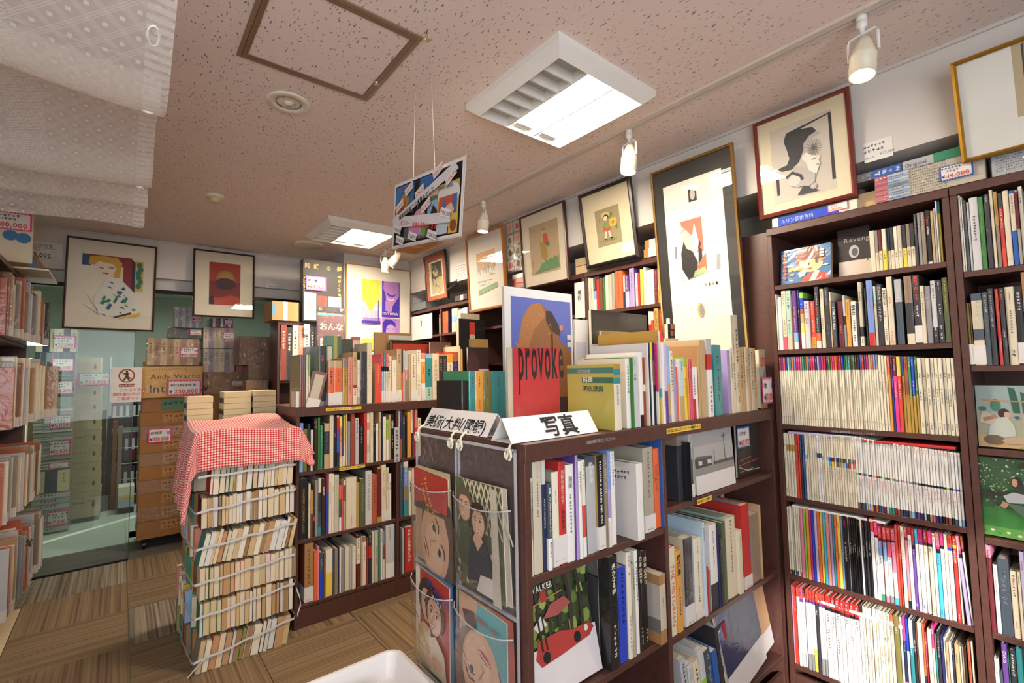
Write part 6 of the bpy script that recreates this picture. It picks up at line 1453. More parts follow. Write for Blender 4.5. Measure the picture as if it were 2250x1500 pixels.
# --- hanging section sign on the middle bookcase
t = thing('section_sign', 'small grey hanging sign with black characters on the middle bookcase upright', 'sign'); a, W, z0, z1 = fpx('y', YM-.006, (867, 939), (879, 1014)); t.matrix_world = fmatrix('y', YM-.0012, a, z0, 0)
MB().box(0, 0, 0, W, .001, z1-z0, 'silver').build('sign_card', 'paper', t); tb = MB(); tb.marks(9, (W/2, -.001, (z1-z0)*.92), (1, 0, 0), (0, 0, 1), W*.55, 'black', 4); tb.build('lettering', 'ink', t)
# --- second rank on the middle bookcase
def bk(kind, label, u0, v0, u1, v1, Y, D, col, art, z0=1.2, **k): return display(kind, label, 'book', 'y', Y, (u0, v0), (u1, v1), D, col, art, z0=z0, **k)
bk('art_book', 'leaning pale book with white band at the left of the middle bookcase', 672, 812, 700, 892, YM-.002, .05, 'rust', lambda A: A.rect(0, 0, 1, 1, '8a5a52').rect(.1, .24, .8, .92, 'putty').rect(0, 0, 1, .26, 'e2dad4'), roll=14)
bk('art_book', 'green and yellow boxed book with white band standing in the second rank', 716, 738, 750, 880, YM+.23, .05, 'seagreen', lambda A: A.rect(0, 0, .5, 1, '4f8a7a').rect(.5, 0, .72, 1, 'a8a83c').rect(.72, 0, 1, 1, '4f6a5a').rect(.06, .4, .42, .86, '2c4a8a').rect(.1, .45, .38, .84, 'cream').rect(0, 0, 1, .42, 'ddd3cc'))
bk('art_book', 'dark green wrapped book in the second rank', 750, 745, 774, 880, YM+.24, .03, 'moss', lambda A: A.rect(0, 0, 1, 1, '3c463c'))
bk('art_book', 'grey blue wrapped book with a round orange label', 672, 762, 712, 880, YM+.21, .06, 'slate', lambda A: A.rect(0, 0, 1, 1, '7d8a8c').ell(.6, .62, .24, .14, 'ivory').txt('M', .5, .6, .08, 'scarlet', 1))
bk('art_book', 'red edged book with pale cover in the second rank', 774, 740, 792, 880, YM+.25, .03, 'scarlet', lambda A: A.rect(0, 0, 1, 1, 'c94a34').rect(.1, 0, .9, .95, 'cfc6b8'))
bk('art_book', 'kraft covered board behind the second rank of art books', 823, 730, 905, 860, YM+.34, .02, 'kraft', lambda A: A.rect(0, 0, 1, 1, 'a87a45').rect(.36, .3, .98, .96, 'd8d0c4').rect(.4, .5, .96, .9, 'aaa49c'))
frame('small black and gilt frame holding a plain red sheet', fmatrix('y', YM+.28, ony(857, 800, YM+.28).x, 1.202, 0), .40, ony(857, 747, YM+.28).z-1.2, .022, '4a3820', 'gilt', 'b5301c', lambda A: A.rect(0, 0, 1, 1, 'b5301c'), (.1, .1, .9, .9), glass=False)
bk('art_book', 'clear wrapped brown print with a lime slip', 945, 752, 992, 860, YM+.22, .02, 'brown', lambda A: A.rect(0, 0, 1, 1, '6d4a40').rect(.7, .3, .9, .95, 'a8b84a'))
bk('art_book', 'red edged flat cover behind the blue lettered spine', 958, 773, 1005, 860, YM+.20, .012, 'red', lambda A: A.rect(0, 0, 1, 1, 'c0392b'))
bk('art_book', 'large black wrapped book with a red and cream paper strip', 1008, 700, 1098, 860, YM+.18, .04, 'black', lambda A: A.rect(0, 0, 1, 1, '25221f').rect(.4, .44, .6, .96, 'cream').rect(.4, .80, .6, .96, 'scarlet').marks(4, .47, .74, .04, 'grey', 3, True))
bk('art_book', 'cream wrapped flat stack behind the black wrapped book', 1012, 688, 1100, 760, YM+.25, .05, 'cream', lambda A: A.rect(0, 0, 1, 1, 'ddcba8'))
bk('art_book', 'gold boxed book in front of the black wrapped book', 1035, 745, 1092, 880, YM+.14, .03, 'gold', lambda A: A.rect(0, 0, 1, 1, 'c49a50').rect(.72, .6, .8, .66, 'black'))
t = bk('art_book', 'dark book with a pink bordered price slip', 1028, 763, 1075, 880, YM+.105, .02, 'taupe', lambda A: A.rect(0, 0, 1, 1, '4a3434').ell(.25, .6, .3, .3, '5c3c3c'))
price(t, .09, .13, .10, .075, '', '6,000', 'hotpink', -.003)
for i in range(4): u0 = 1021+13*i; b = book('boxed_volume', .031, .135, .09, 'ivory', '~4', 'taupe', 's:ivory', f'{ORD[i]} of four matching plain cream volumes on the middle bookcase', 'book', 'four matching cream volumes', i); b.matrix_world = Matrix.Translation((xat(1022, 1.2, YM)+.0325*i, YM+.004, 1.201))
bk('art_book', 'tan book end with cream top at the right of the middle row', 990, 765, 1012, 880, YM+.16, .04, 'putty', lambda A: A.rect(0, 0, 1, 1, 'd8c4a0'))
# ================================================================== tied book tower under the gingham cloth
PX, PY, PW, PD = .300, 2.727, .435, .66
tiers = [0, .162, .327, .487, .657, .812, .962]
pal_e = 'e6d3ac ead9b8 e2c48e d9b77c efe6d4 e4e0dc c79a62 a8824e e9d8b4 f0e4c8 dcd6d0'.split(); pal_c = 'white navy cream brown olive red taupe slate green orange ivory maroon grey charcoal teal'.split()
def fore(W, H, D, ec, cc, label, seed, hard):
    """book seen from its fore-edge: boards of the cover either side of the paper block"""
    t = 0.0016 if hard else .0006; o = MB().box(0, 0, 0, t, D, H, cc).box(W-t, 0, 0, W, D, H, cc).box(t, D-t, 0, W-t, D, H, cc).build('used_book', 'paper')
    MB().box(t*1.01, .003 if hard else .0006, .003 if hard else .0003, W-t*1.01, D-t*1.02, H-(.003 if hard else .0003), ec).build('page_block', 'pages', o)
    return tag(o, label, 'book', 'used books tied fore-edge out in the book tower')
rr = random.Random(21); TN = ['bottom', 'second', 'third', 'fourth', 'fifth', 'sixth']
for k in range(6):
    x = PX+(.012 if k in (1, 2) else 0)+rr.uniform(0, .006)+(.04 if k == 5 else .012 if k == 4 else 0); n = 0; z = tiers[k]+.002; Ht = tiers[k+1]-tiers[k]; lean = (9, 0, 0, 12, 0, 3)[k]; xe = PX+PW-(.015 if lean else 0)
    th_ = Ht*math.sin(R(lean))
    while x < xe-.012:
        big = k == 0 and rr.random() < .5; w_ = rr.uniform(.028, .046) if big else rr.uniform(.012, .03)
        if x+w_ > xe+.008: break
        n += 1; h = (Ht-.004)*rr.uniform(.9, .985)*math.cos(R(lean)); ec = rr.choice(pal_e); cc = rr.choice(pal_c); hard = rr.random() < .6
        b = fore(w_-.0006, h-w_*math.sin(R(lean)), rr.uniform(.115, .13), ec, cc, f'{cname(cc)} covered used book, {nth(n)} from left, {TN[k]} tier of the tied tower', n, hard)
        b.matrix_world = Matrix.Translation((x, PY+rr.uniform(.001, .006), z))@Matrix.Rotation(R(lean), 4, 'Y')@Matrix.Identity(4); x += w_/math.cos(R(lean))+.0004
        if lean: b.location.z += 0
# left flank and rear ranks: bundled books with covers and spines towards the aisle
lp = ['lime', 'ivory', 'kraft', 'yellow', 'teal', 'cream', 'taupe', 'white', 'brown', 'skyblue', 'tan', 'salmon']
for k in range(6):
    y = PY+.14; n = 0; Ht = tiers[k+1]-tiers[k]
    while y < PY+PD-.02:
        w_ = rr.uniform(.02, .045); n += 1; c = lp[(k*3+n*2) % len(lp)]
        if k == 1 and n == 2: c = 'lime'
        if k == 1 and n == 5: c = 'yellow'
        b = book('bundled_book', w_-.0008, (Ht-.006)*rr.uniform(.88, .99), PW*.94, f'{c} 60 {c} 40', '~6@.1-.6', 'brown', 's:'+c, f'{cname(c)} spined book, {nth(n)} from the front, {TN[k]} tier on the tower flank', 'book', 'books bundled on the aisle side of the tower', k*10+n)
        b.matrix_world = Matrix.Translation((PX+rr.uniform(-.012, .006)-(.02 if k < 2 and n > 2 else 0), y+w_, tiers[k]+.002))@Matrix.Rotation(R(-90), 4, 'Z'); y += w_+.0006
def tape(name, pts, w_, z_, label):
    mb = MB(); L_ = []
    for i, (x, y, z) in enumerate(pts): L_.append(((x, y, z), (x, y, z+w_)))
    for a, b in zip(L_, L_[1:]): mb.face([a[0], b[0], b[1], a[1]], 'e9e6e4')
    o = mb.build(name, 'vinyl_tape'); sm = o.modifiers.new('s', 'SOLIDIFY'); sm.thickness = .0008; return tag(o, label, 'string', 'white tapes tied round the book tower')
solid('vinyl_tape', 'eceae8', .3, Transmission_Weight=.25, Coat_Weight=.5)
for k, (a, c) in enumerate(((.055, .115), (.25, .29), (.405, .44), (.565, .60), (.735, .775), (.90, .905))):
    pts = [(PX-.03, PY+.45, a+.03), (PX-.028, PY+.2, a+.01), (PX-.012, PY+.02, a-.005)]+[(PX-.004+PW*i/8, PY-.0055-.002*math.sin(i*.4), a+(c-a)*i/8+.004*math.sin(i*2)) for i in range(9)]+[(PX+PW+.012, PY+.03, c+.0), (PX+PW+.014, PY+.4, c)]
    tape('tie_tape', pts, .011, 0, f'white plastic tape round the {TN[k]} tier of the book tower')
m_ = MB(); m_.lathe([(0, 0)], 'white', 4); 
tape('tie_tape', [(PX+PW+.008, PY-.002, .255), (PX+PW+.022, PY-.004, .215), (PX+PW+.030, PY-.004, .17), (PX+PW+.012, PY-.004, .12)], .02, 0, 'loose loop of white tape bulging at the lower right of the tower')
tape('tie_tape', [(PX+.05, PY-.006, .07), (PX-.01, PY-.03, .035), (PX-.03, PY-.04, .02)], .008, 0, 'loose knotted tape end at the lower left of the tower')
# cloth
ZT_ = 1.118
def cloth():
    nx, ny = 46, 44; me = bpy.data.meshes.new('gingham_cloth'); vs, uvs, fs = [], [], []
    for j in range(ny+1):
        for i in range(nx+1):
            u = -.40+(PW+.40+.20)*i/nx; v = -.20+(.45+.20)*j/ny
            du = -u if u < 0 else (u-PW if u > PW else 0); sx = -1 if u < 0 else 1
            dv = -v if v < 0 else 0; r = math.hypot(du, dv)
            x = min(max(u, 0), PW); y = max(v, 0)
            hmp = .012*math.sin(x*13)*math.sin(y*9+1)+.022*math.exp(-((x-.22)/.14)**2-((y-.30)/.12)**2)+.02*math.exp(-((x-.37)/.07)**2-((y-.2)/.1)**2)
            ztop = ZT_+(.03 if y > .25 else 0)*min(1, (y-.25)*6 if y > .25 else 0)+hmp*(1 if not r else math.exp(-r*6))
            z = ztop-(r*.97-.012*(1-math.exp(-r*30)))
            fl = .018+.10*r if r else 0; wob = .010*math.sin((v if du > dv else u)*42+1.3)*min(1, r*6)
            if r: x += sx*(fl*du/r+wob*(du/r)) if du else 0; y -= (fl*.35*dv/r+wob*dv/r*.6) if dv else 0
            if du and sx > 0: z += .35*max(0, du-.05)*.4; x += .25*du
            if y > .085: x = min(x, PW+.0195)
            vs.append((PX-.004+x, PY-.012+y, z)); uvs.append((u, v))
    for j in range(ny):
        for i in range(nx): a = j*(nx+1)+i; fs.append((a, a+1, a+nx+2, a+nx+1))
    me.from_pydata(vs, [], fs); ul = me.uv_layers.new(name='UVMap')
    for p in me.polygons:
        p.use_smooth = True
        for li, vi in zip(p.loop_indices, p.vertices): ul.data[li].uv = uvs[vi]
    me.materials.append(MT['gingham']); o = bpy.data.objects.new('gingham_cloth', me); COL.objects.link(o); sm = o.modifiers.new('s', 'SOLIDIFY'); sm.thickness = .0012
    return tag(o, 'red and white gingham cloth draped over the tied book tower', 'cloth')
cloth()
# dark box under the cloth at the front left and cream box sets on the tower
tag(MB().bbox(PX+.012, PY+.012, .967, PX+PW-.02, PY+.30, 1.10, '5a2a2a', .003).build('book_carton', 'card'), 'dark carton hidden under the gingham cloth on top of the tower', 'box')
for n_, (u0, u1, vt, Y) in enumerate(((410, 467, 871, 3.20), (491, 551, 860, 3.26), (556, 606, 857, 3.26))):
    x0, x1 = xat(u0, 1.15, Y), xat(u1, 1.15, Y); zt = ony((u0+u1)/2, vt, Y).z; hh = .034; k = 0; z = zt-.004
    zz = .965
    nb = int((zt-zz)/hh)
    for k in range(nb):
        z0 = zt-(nb-k)*hh; lb = ['left', 'middle', 'right'][n_]
        t = thing('slipcase_volume', f'cream slipcased volume, {nth(nb-k)} from the top, {lb} stack behind the gingham cloth', 'box', (x0+rr.uniform(-.002, .002), Y, z0), (0, 0, R(rr.uniform(-.6, .6))), 'cream slipcased volumes behind the gingham cloth')
        MB().bbox(0, 0, 0, x1-x0, .17, hh-.0015, 'e3cf98', .001).build('case', 'card', t); MB().box(-.0008, .01, .002, 0, .16, hh-.004, 'navy' if k % 2 else 'ivory').build('case_label', 'paper', t)
tag(MB().bbox(.70, 3.0, 0, .76, 3.1, .001, 'tan').build('floor_scrap', 'card'), 'scrap of card on the floor behind the tower', 'card')

# ================================================================== vinyl pocket organiser on the end of the front bookcase
XO = .774
def organiser(y0, W, label, ord_):
    """faces -X; local +x runs towards the camera (world -y)"""
    t = thing('pocket_organiser', label, 'organiser', group='clear vinyl magazine organisers'); t.matrix_world = Matrix.Translation((XO-.012, y0, 0))@Matrix.Rotation(R(-90), 4, 'Z')
    MB().box(0, .004, .05, W, .006, 1.185, 'white').build('backing', 'vinyl', t)
    for s_ in (0, W-.006): MB().box(s_, .002, .05, s_+.006, .007, 1.185, 'white').build('welded_edge', 'vinyl_edge', t)
    MB().box(0, .002, 1.178, W, .007, 1.186, 'white').build('welded_edge', 'vinyl_edge', t)
    for x in (.02, W-.02):
        m_ = MB(); m_.tube([(x+.012*math.cos(a), -.004, 1.172+.014*math.sin(a)) for a in [i*2*math.pi/14-1.2 for i in range(13)]]+[(x+.004, .0, 1.196), (x+.004, .012, 1.207), (x+.004, .03, 1.208)], .0035, 'ivory', 7, True); m_.build('hook', 'plastic', t)
    for k, zb in enumerate((.775, .47, .165)):
        H = .265; n = 12; rings = []
        def prof(u): return -.014-.026*math.sin(math.pi*min(1, max(0, u)))**.4
        mb = MB()
        for i in range(n):
            a, b = i/n, (i+1)/n; pa, pb = prof(a), prof(b)
            za, zb2 = zb+H-.016*math.sin(math.pi*a), zb+H-.016*math.sin(math.pi*b)
            mb.face([(a*W, pa*.72, zb), (b*W, pb*.72, zb), (b*W, pb, zb2), (a*W, pa, za)], 'white')
        mb.build('pocket', 'vinyl', t, smooth=True)
        m_ = MB(); m_.tube([(i/n*W, prof(i/n), zb+H-.016*math.sin(math.pi*i/n)) for i in range(n+1)], .0018, 'white', 6); m_.build('pocket_rim', 'vinyl_edge', t)
        MB().box(0, -.002, zb-.004, W, .004, zb+.003, 'white').build('welded_edge', 'vinyl_edge', t)
    return t
def zine(t, x, zb, W, H, art, label, off=0, tilt=0, edge='cream', k=0):
    o = thing('picture_magazine', label, 'magazine', group='old picture magazines in the vinyl pockets'); Mx = t.matrix_world@Matrix.Translation((x, -.004-off*.6, zb+.020))@Matrix.Rotation(R(2.2), 4, 'X')@Matrix.Rotation(R(tilt), 4, 'Y')
    o.matrix_world = Mx; MB().box(0, 0, 0, W, .003, H, edge).build('page_block', 'paper', o); A = Art(W, H); art(A); A.build('cover_print', 'gloss', o, (0, -.0004, 0)); return o
def face_(A, cx, cy, s, rot, hair, skin='d9a684', lips='b03a3a'):
    """stylised painted face: hair, head, brows, eyes, nose, mouth"""
    c, n = math.cos(R(rot)), math.sin(R(rot)); q = lambda x, y: (cx+(x*c-y*n)*s, cy+(x*n+y*c)*s*.78)
    def e(x, y, rx, ry, col, r=0): p = q(x, y); A.ell(p[0], p[1], rx*s, ry*s*.78, col, rot+r)
    e(0, .12, .62, .66, hair); e(0, -.02, .44, .56, skin); e(.1, -.1, .30, .38, 'e4b896'); A.poly([q(-.5, .2), q(-.4, .62), q(.1, .7), q(.5, .5), q(.5, .2), q(.2, .42), q(-.2, .44)], hair)
    for sx in (-1, 1):
        A.line([q(sx*.30, .17), q(sx*.18, .22), q(sx*.07, .17)], .012*s*A.W*2.2, '3a2a24'); e(sx*.18, .06, .085, .045, 'efe6dc'); e(sx*.18, .06, .045, .045, '2a3038'); A.line([q(sx*.28, .07), q(sx*.18, .12), q(sx*.09, .07)], .008*s*A.W*2.2, '2a1c18')
    A.line([q(.0, .06), q(-.05, -.14), q(.03, -.17)], .008*s*A.W*2, 'b07c5e'); A.poly([q(-.16, -.30), q(-.05, -.26), q(0, -.275), q(.05, -.26), q(.16, -.30), q(.05, -.36), q(-.05, -.36)], lips); A.line([q(-.13, -.305), q(.13, -.305)], .004, 'efe6dc')
def art_m1(A): A.rect(0, 0, 1, 1, 'c09a78').rect(0, .62, 1, 1, 'c23424'); face_(A, .62, .28, .95, -62, '4a3a30'); A.rect(0, .62, 1, 1, 'c23424').poly([(0, .62), (.3, .66), (.6, .6), (1, .62), (1, .58), (0, .56)], '54443a').txt('The Last Time', .30, .92, .085, 'yellow', rot=-62).txt('I Saw Paris', .22, .84, .085, 'yellow', rot=-62)
def art_m2(A): A.rect(0, 0, 1, 1, 'b5322a').rect(0, 0, .14, 1, 'e0d6c4'); face_(A, .38, .66, .46, 6, '3a2c26'); face_(A, .60, .60, .46, -8, '4a2a24'); A.poly([(.1, 0), (.12, .36), (.3, .46), (.5, .44), (.55, 0)], 'c9a86c').poly([(.5, 0), (.46, .34), (.66, .40), (.9, .28), (.98, 0)], 'd9c4a4').poly([(.4, .1), (.7, .2), (.9, .16), (.8, .08), (.5, .02)], 'd9a684').txt("IT'S ALWAYS", .42, .90, .085, 'royal', 1, rot=-14, sx=.8).txt('YOU', .54, .78, .085, 'lightblue', 1, rot=-14)
def art_m3(A): A.rect(0, 0, 1, 1, 'c9a88c').rect(0, .5, 1, 1, 'b9805c'); face_(A, .3, .26, .6, 0, '3a302c'); A.ell(.78, .62, .2, .26, '4a2a28').ell(.78, .62, .12, .17, 'c9a88c').txt('Got a Date', .16, .86, .08, 'scarlet', 1, rot=-18)
def art_m4(A):
    r_ = random.Random(3); A.rect(0, 0, 1, 1, '5f6a44')
    for i in range(8): A.line([(.2+.1*i, 1), (.5+.1*i, .55)], .006, 'ddd0b0'); A.line([(1-.1*i, 1), (.75-.1*i, .55)], .006, 'ddd0b0')
    for i in range(40): A.poly(blob(r_, r_.uniform(0, .95), r_.uniform(0, .4), .035, 6), r_.choice(['3a5a34', '2a4028', '6d8a5a', 'b9b49a']))
    A.poly([(.05, .25), (.1, .6), (.3, .68), (.42, .55), (.4, .2)], '3c5240'); face_(A, .28, .76, .30, 0, '6a5a4a'); A.poly([(.3, .1), (.4, .5), (.56, .56), (.74, .5), (.86, .2), (.7, .06)], '2a3346').poly([(.46, .5), (.56, .40), (.68, .5), (.62, .56), (.52, .56)], 'd9a684').poly([(.5, .04), (.6, .2), (.95, .22), (.98, .04)], 'd8cfc8').poly([(.84, 0), (.88, 1), (1, 1), (1, 0)], 'c9bfa8'); face_(A, .60, .66, .30, 4, '4a2c22')
def art_m5(A): A.rect(0, 0, 1, 1, '4fa0a8').poly([(0, 1), (.42, 1), (.3, .6), (.36, .3), (.2, 0), (0, 0)], 'c9a184'); face_(A, .46, .34, .92, 158, '7a5236'); A.txt("THERE'S LADY", .40, .84, .06, 'red', 1, sx=.8).poly([(.1, .86), (.36, .9), (.4, .74), (.2, .7)], '5a3c30')
def art_m6(A): A.rect(0, 0, 1, 1, 'b5322a').rect(0, 0, 1, .6, 'cdb890'); face_(A, .5, .4, .7, 0, '4a3428')
oL = organiser(1.445, .245, 'clear vinyl pocket organiser on the far half of the bookcase end', 0)
oR = organiser(1.190, .262, 'clear vinyl pocket organiser on the near half of the bookcase end', 1)
zs_ = (.775, .47, .165)
zine(oL, .012, .775, .20, .285, art_m1, 'old magazine with red top and close-up of a face lying sideways', 0, 3)
zine(oL, .03, .775, .20, .29, lambda A: A.rect(0, 0, 1, 1, 'c9b88a'), 'pale magazine edge behind the sideways face magazine', -.005, 0, 'tan')
zine(oL, .010, .47, .20, .285, art_m2, 'old magazine with a smiling couple on red', 0, 4)
zine(oL, .035, .47, .20, .285, lambda A: A.rect(0, 0, 1, 1, '3f6a8f'), 'blue magazine behind the smiling couple magazine', -.005, 1, 'blue')
zine(oL, .012, .165, .20, .285, art_m3, 'orange tinted old magazine in the lowest far pocket', 0, 5)
zine(oL, .035, .165, .20, .285, lambda A: A.rect(0, 0, 1, 1, '9aa88a'), 'pale green magazine behind the lowest orange one', -.005, 2, 'mint')
zine(oR, .014, .775, .212, .292, art_m4, 'painted magazine cover of a couple in front of a garden lattice', 0, 0)
zine(oR, .034, .775, .212, .290, lambda A: A.rect(0, 0, 1, 1, 'c9bfae'), 'grey magazine behind the garden couple cover', -.005, -1, 'putty')
zine(oR, .012, .47, .212, .285, art_m5, 'teal magazine with an upside down painted woman', 0, 3)
zine(oR, .040, .47, .212, .285, lambda A: A.rect(0, 0, 1, 1, 'a04a3a'), 'brown red magazine behind the upside down woman cover', -.005, 1, 'rust')
zine(oR, .030, .165, .20, .27, art_m6, 'red topped magazine in the lowest near pocket', 0, 0)

# ================================================================== white tray at the camera's feet
t = thing('plastic_tray', 'white plastic tray with rounded corners at the lower edge of the view', 'tray', (0, 0, 0))
c_ = onz(866, 1428, .5); x1, y1 = c_.x+.012, c_.y+.012
def rrect(x0, y0, x1, y1, r, z, k=6):
    P = []
    for cx, cy, a in ((x1-r, y1-r, 0), (x0+r, y1-r, 90), (x0+r, y0+r, 180), (x1-r, y0+r, 270)):
        for i in range(k+1): an = R(a+90*i/k); P.append((cx+r*math.cos(an), cy+r*math.sin(an), z))
    return P
x0_, y0_ = x1-.42, y1-.33
m_ = MB(); m_.loft([rrect(x0_+.02, y0_+.02, x1-.02, y1-.02, .03, .425), rrect(x0_, y0_, x1, y1, .04, .49), rrect(x0_-.004, y0_-.004, x1+.004, y1+.004, .044, .50), rrect(x0_+.008, y0_+.008, x1-.008, y1-.008, .034, .502), rrect(x0_+.014, y0_+.014, x1-.014, y1-.014, .03, .49), rrect(x0_+.03, y0_+.03, x1-.03, y1-.03, .026, .435)], 'e8e4e2'); m_.build('tray_body', 'plastic', t, smooth=False)
MB().hexa([(x0_+.04, y0_+.04, .436), (x1-.12, y0_+.04, .436), (x1-.12, y1-.10, .436), (x0_+.04, y1-.10, .436), (x0_+.04, y0_+.04, .445), (x1-.12, y0_+.04, .445), (x1-.12, y1-.10, .485), (x0_+.04, y1-.10, .485)], 'd8d0ca').build('inner_ramp', 'plastic', t)
t = thing('low_stand', 'small white stand under the plastic tray', 'stand', (0, 0, 0)); MB().bbox(x0_+.04, y0_+.04, .0, x1-.05, y1-.05, .424, 'd9d4d0', .01).build('stand_body', 'plastic', t)
# cream board on the floor at the left edge
a = onz(45, 1339, 0); tag(MB().bbox(-.9, a.y-1.0, .001, a.x, a.y, .007, 'd8bf92', .002).build('floor_board', 'card'), 'flat cream board lying on the carpet at the left edge', 'board')

# ================================================================== left shelf of wrapped portfolios
XL = -.50
t = bookcase('dark bookcase of wrapped portfolios cut off by the left edge', XL-.01, 3.62, 90, 1.08, 2.05, .30, [1.62, 1.12, .62, .13], base=.10)
def folio(y, D, z, H, th, c, label, lean=0, band=True, art=None, out=0, seed=0, mat='film'):
    """portfolio standing in the left shelf, cover facing the camera (-Y), spine towards +X"""
    o = thing('wrapped_portfolio', label, 'portfolio', group='wrapped portfolios in the left bookcase'); o.matrix_world = Matrix.Translation((XL-D+out, y, z+.002))@Matrix.Rotation(R(lean), 4, 'Y')
    MB().bbox(0, 0, 0, D, th, H, c, .0015).build('cover', mat, o)
    if band: MB().box(D*.4, -.001, .002, D+.001, th+.001, H*.16, 'cfc4bc').build('price_band', 'paper', o)
    if art: A = Art(D, H); art(A); A.build('cover_print', 'gloss', o, (0, -.0012, 0))
    return o
rr = random.Random(40); cols = 'kraft putty taupe ivory grey brown silver cream rust'.split()
for r_, (z, hh, nm, o0) in enumerate(((1.62, .36, 'top', 0), (1.12, .40, 'second', .02), (.62, .36, 'third', .015), (.13, .40, 'bottom', .035))):
    y = 3.66; n = 0
    while y < 4.62:
        th = rr.uniform(.012, .035); n += 1; c = rr.choice(cols); yy = (y-3.66)/.96
        out = o0+.028+.05*yy+rr.uniform(-.012, .014)
        folio(y, .27, z, hh*rr.uniform(.8, 1.0), th, c, f'{cname(c)} wrapped portfolio, {nth(n)} from the front, {nm} row of the left bookcase', 0, rr.random() < .6, None, out, n); y += th+rr.uniform(.002, .012)
folio(4.645, .27, 1.12, .355, .02, 'kraft', 'kraft brown wrapped portfolio with a white band sticking out at the far left', 0, True, None, .16)
folio(4.645, .27, 1.62, .30, .03, 'darkbrown', 'dark brown wrapped album beside the bright reflection', 0, True, None, .10)
folio(4.05, .27, .13, .42, .02, 'orange', 'orange wrapped portfolio with white title strip leaning at the lower left', -4, False, lambda A: A.rect(0, 0, 1, 1, 'b5522c').rect(.55, .3, .92, .9, 'ivory').txt('展創洋', .62, .6, .12, 'black', 1), .10)
t = folio(3.95, .27, 2.07, .34, .03, 'ivory', 'cream folder with blue shapes and pink price card near the ceiling', 0, False, lambda A: A.rect(0, 0, 1, 1, 'd8c8a4').rect(0, .92, 1, 1, '9a6a34').ell(.66, .45, .12, .09, '1f6fa8').ell(.86, .42, .12, .09, '1f6fa8'), .075)
price(t, .10, .185, .165, .105, '', '80,000', 'hotpink', -.003)
carton('cardboard_box', 'brown cardboard box with a blue label on top of the left bookcase', 'box', 'y', 4.25, -.60, .17, 2.065, 2.165, .28, 'a5743c', 'card', None, lab=lambda A: A.rect(.75, .1, .98, .8, '5f8fa8'))
tag(MB().bbox(-.78, 4.05, 2.052, -.36, 4.60, 2.062, 'ivory', .001).build('top_board', 'paper'), 'thin white board jutting out over the left bookcase', 'board')

# ================================================================== cart of cardboard boxes in the doorway
YC = 4.94
t = thing('book_cart', 'low wheeled wooden cart carrying the tall stack of brown cartons', 'cart', (0, 0, 0)); cx0, cx1 = ony(300, 1180, YC).x, ony(415, 1165, YC).x+.06
MB().bbox(cx0, YC, .085, cx1, YC+.45, .115, 'a06a30', .003).build('deck', 'card', t)
for x in (cx0+.05, cx1-.05):
    for y in (YC+.05, YC+.40):
        m_ = MB(); m_.tube([(x-.012, y, .034), (x+.012, y, .034)], .034, 'black', 16); m_.build('caster', 'plastic', t); MB().box(x-.02, y-.012, .04, x+.02, y+.012, .085, 'charcoal').build('caster_fork', 'metal', t)
zz = ony(360, 905, YC).z; nn = 9; hb = (zz-.115)/nn
for k in range(nn):
    lab = None
    o = carton('cardboard_carton', f'brown cardboard carton, {nth(nn-k)} from the top of the cart stack', 'box', 'y', YC+rr.uniform(.0, .006), cx0+rr.uniform(.0, .006), cx1-cx0-.01, .1165+k*hb, .1165+(k+1)*hb-.0015, .42, 'a36c30', 'card', None, 'cartons stacked on the cart', wrap=k % 2 == 1, lab=lambda A: A.rect(.38, .2, .98, .86, 'b88240').marks(8, .44, .78, .28, '6d4420', k).marks(6, .46, .42, .2, '6d4420', k+9))
    if k == nn-2: price(o, .05, -.03, .155, .115, '展創洋', '100,000', 'hotpink', -.012, '12')
a, W, z0, z1 = fpx('y', YC, (313, 886), (405, 905)); carton('cardboard_carton', 'flat carton with a green label under the yellow boxes', 'box', 'y', YC, a, .42, zz+.002, z1+.04, .40, 'a06c3c', 'card', lab=lambda A: A.rect(.3, .1, .95, .9, '4f7a5a').marks(9, .36, .75, .3, '2a4a34', 1))
zc = z1+.042
def script_art(two):
    def f(A): A.rect(0, 0, 1, 1, 'd99a1c').rect(.05, .04, .95, .96, 'e2a41e').txt("Andy Warhol's", .14, .60, .22, '2a241e', sx=1.05); (A.txt('Interview', .12, .16, .36, '2a241e', sx=1.05).marks(14, .2, .94, .06, 'brown', 2) if two else None)
    return f
a, W, z0, z1 = fpx('y', YC-.02, (311, 805), (444, 884)); t = carton('boxed_set', 'yellow handwritten box with a 250,000 yen price card', 'boxed set', 'y', YC-.02, a, W, zc, z1, .3, 'c98a2a', 'card', wrap=True, lab=script_art(True)); price(t, W-.25, .015, .24, .125, 'INTERVIEW', '250,000', 'hotpink', -.012, '8')
z1b = ony(380, 802, YC+.30).z; carton('boxed_set', 'second yellow handwritten box right behind the front one', 'boxed set', 'y', YC+.30, a+.02, W*1.02, zc, z1b+.03, .1, 'c98a2a', 'card', lab=lambda A: A.rect(0, 0, 1, 1, 'e2a41e').txt("Andy Warhol's", .14, .80, .12, '2a241e'))
def spines(cols_, n=5):
    def f(A):
        for i in range(n): A.rect(i/n+.005, 0, (i+1)/n-.005, 1, cols_[i % len(cols_)]); A.marks(4, i/n+.5/n, .85, .1, 'brown', i, True)
    return f
def stackbox(tl, br, label, cols_, n, Y=YC+.02, amt=None, D=.25, nn='', col='tan', mat='paper', ddy=0):
    a, W, z0, z1 = fpx('y', Y, tl, br, True); t = carton('boxed_set', label, 'boxed set', 'y', Y, a, W, z0+.001, z1, D, col, mat, wrap=True, group='wrapped and priced book sets in the storeroom doorway', lab=spines(cols_, n))
    if amt: price(t, W*.62, (z1-z0)*.3, W*.36, min(.09, (z1-z0)*.6), '', amt, 'hotpink', -.008, nn)
    return t
zc2 = z1
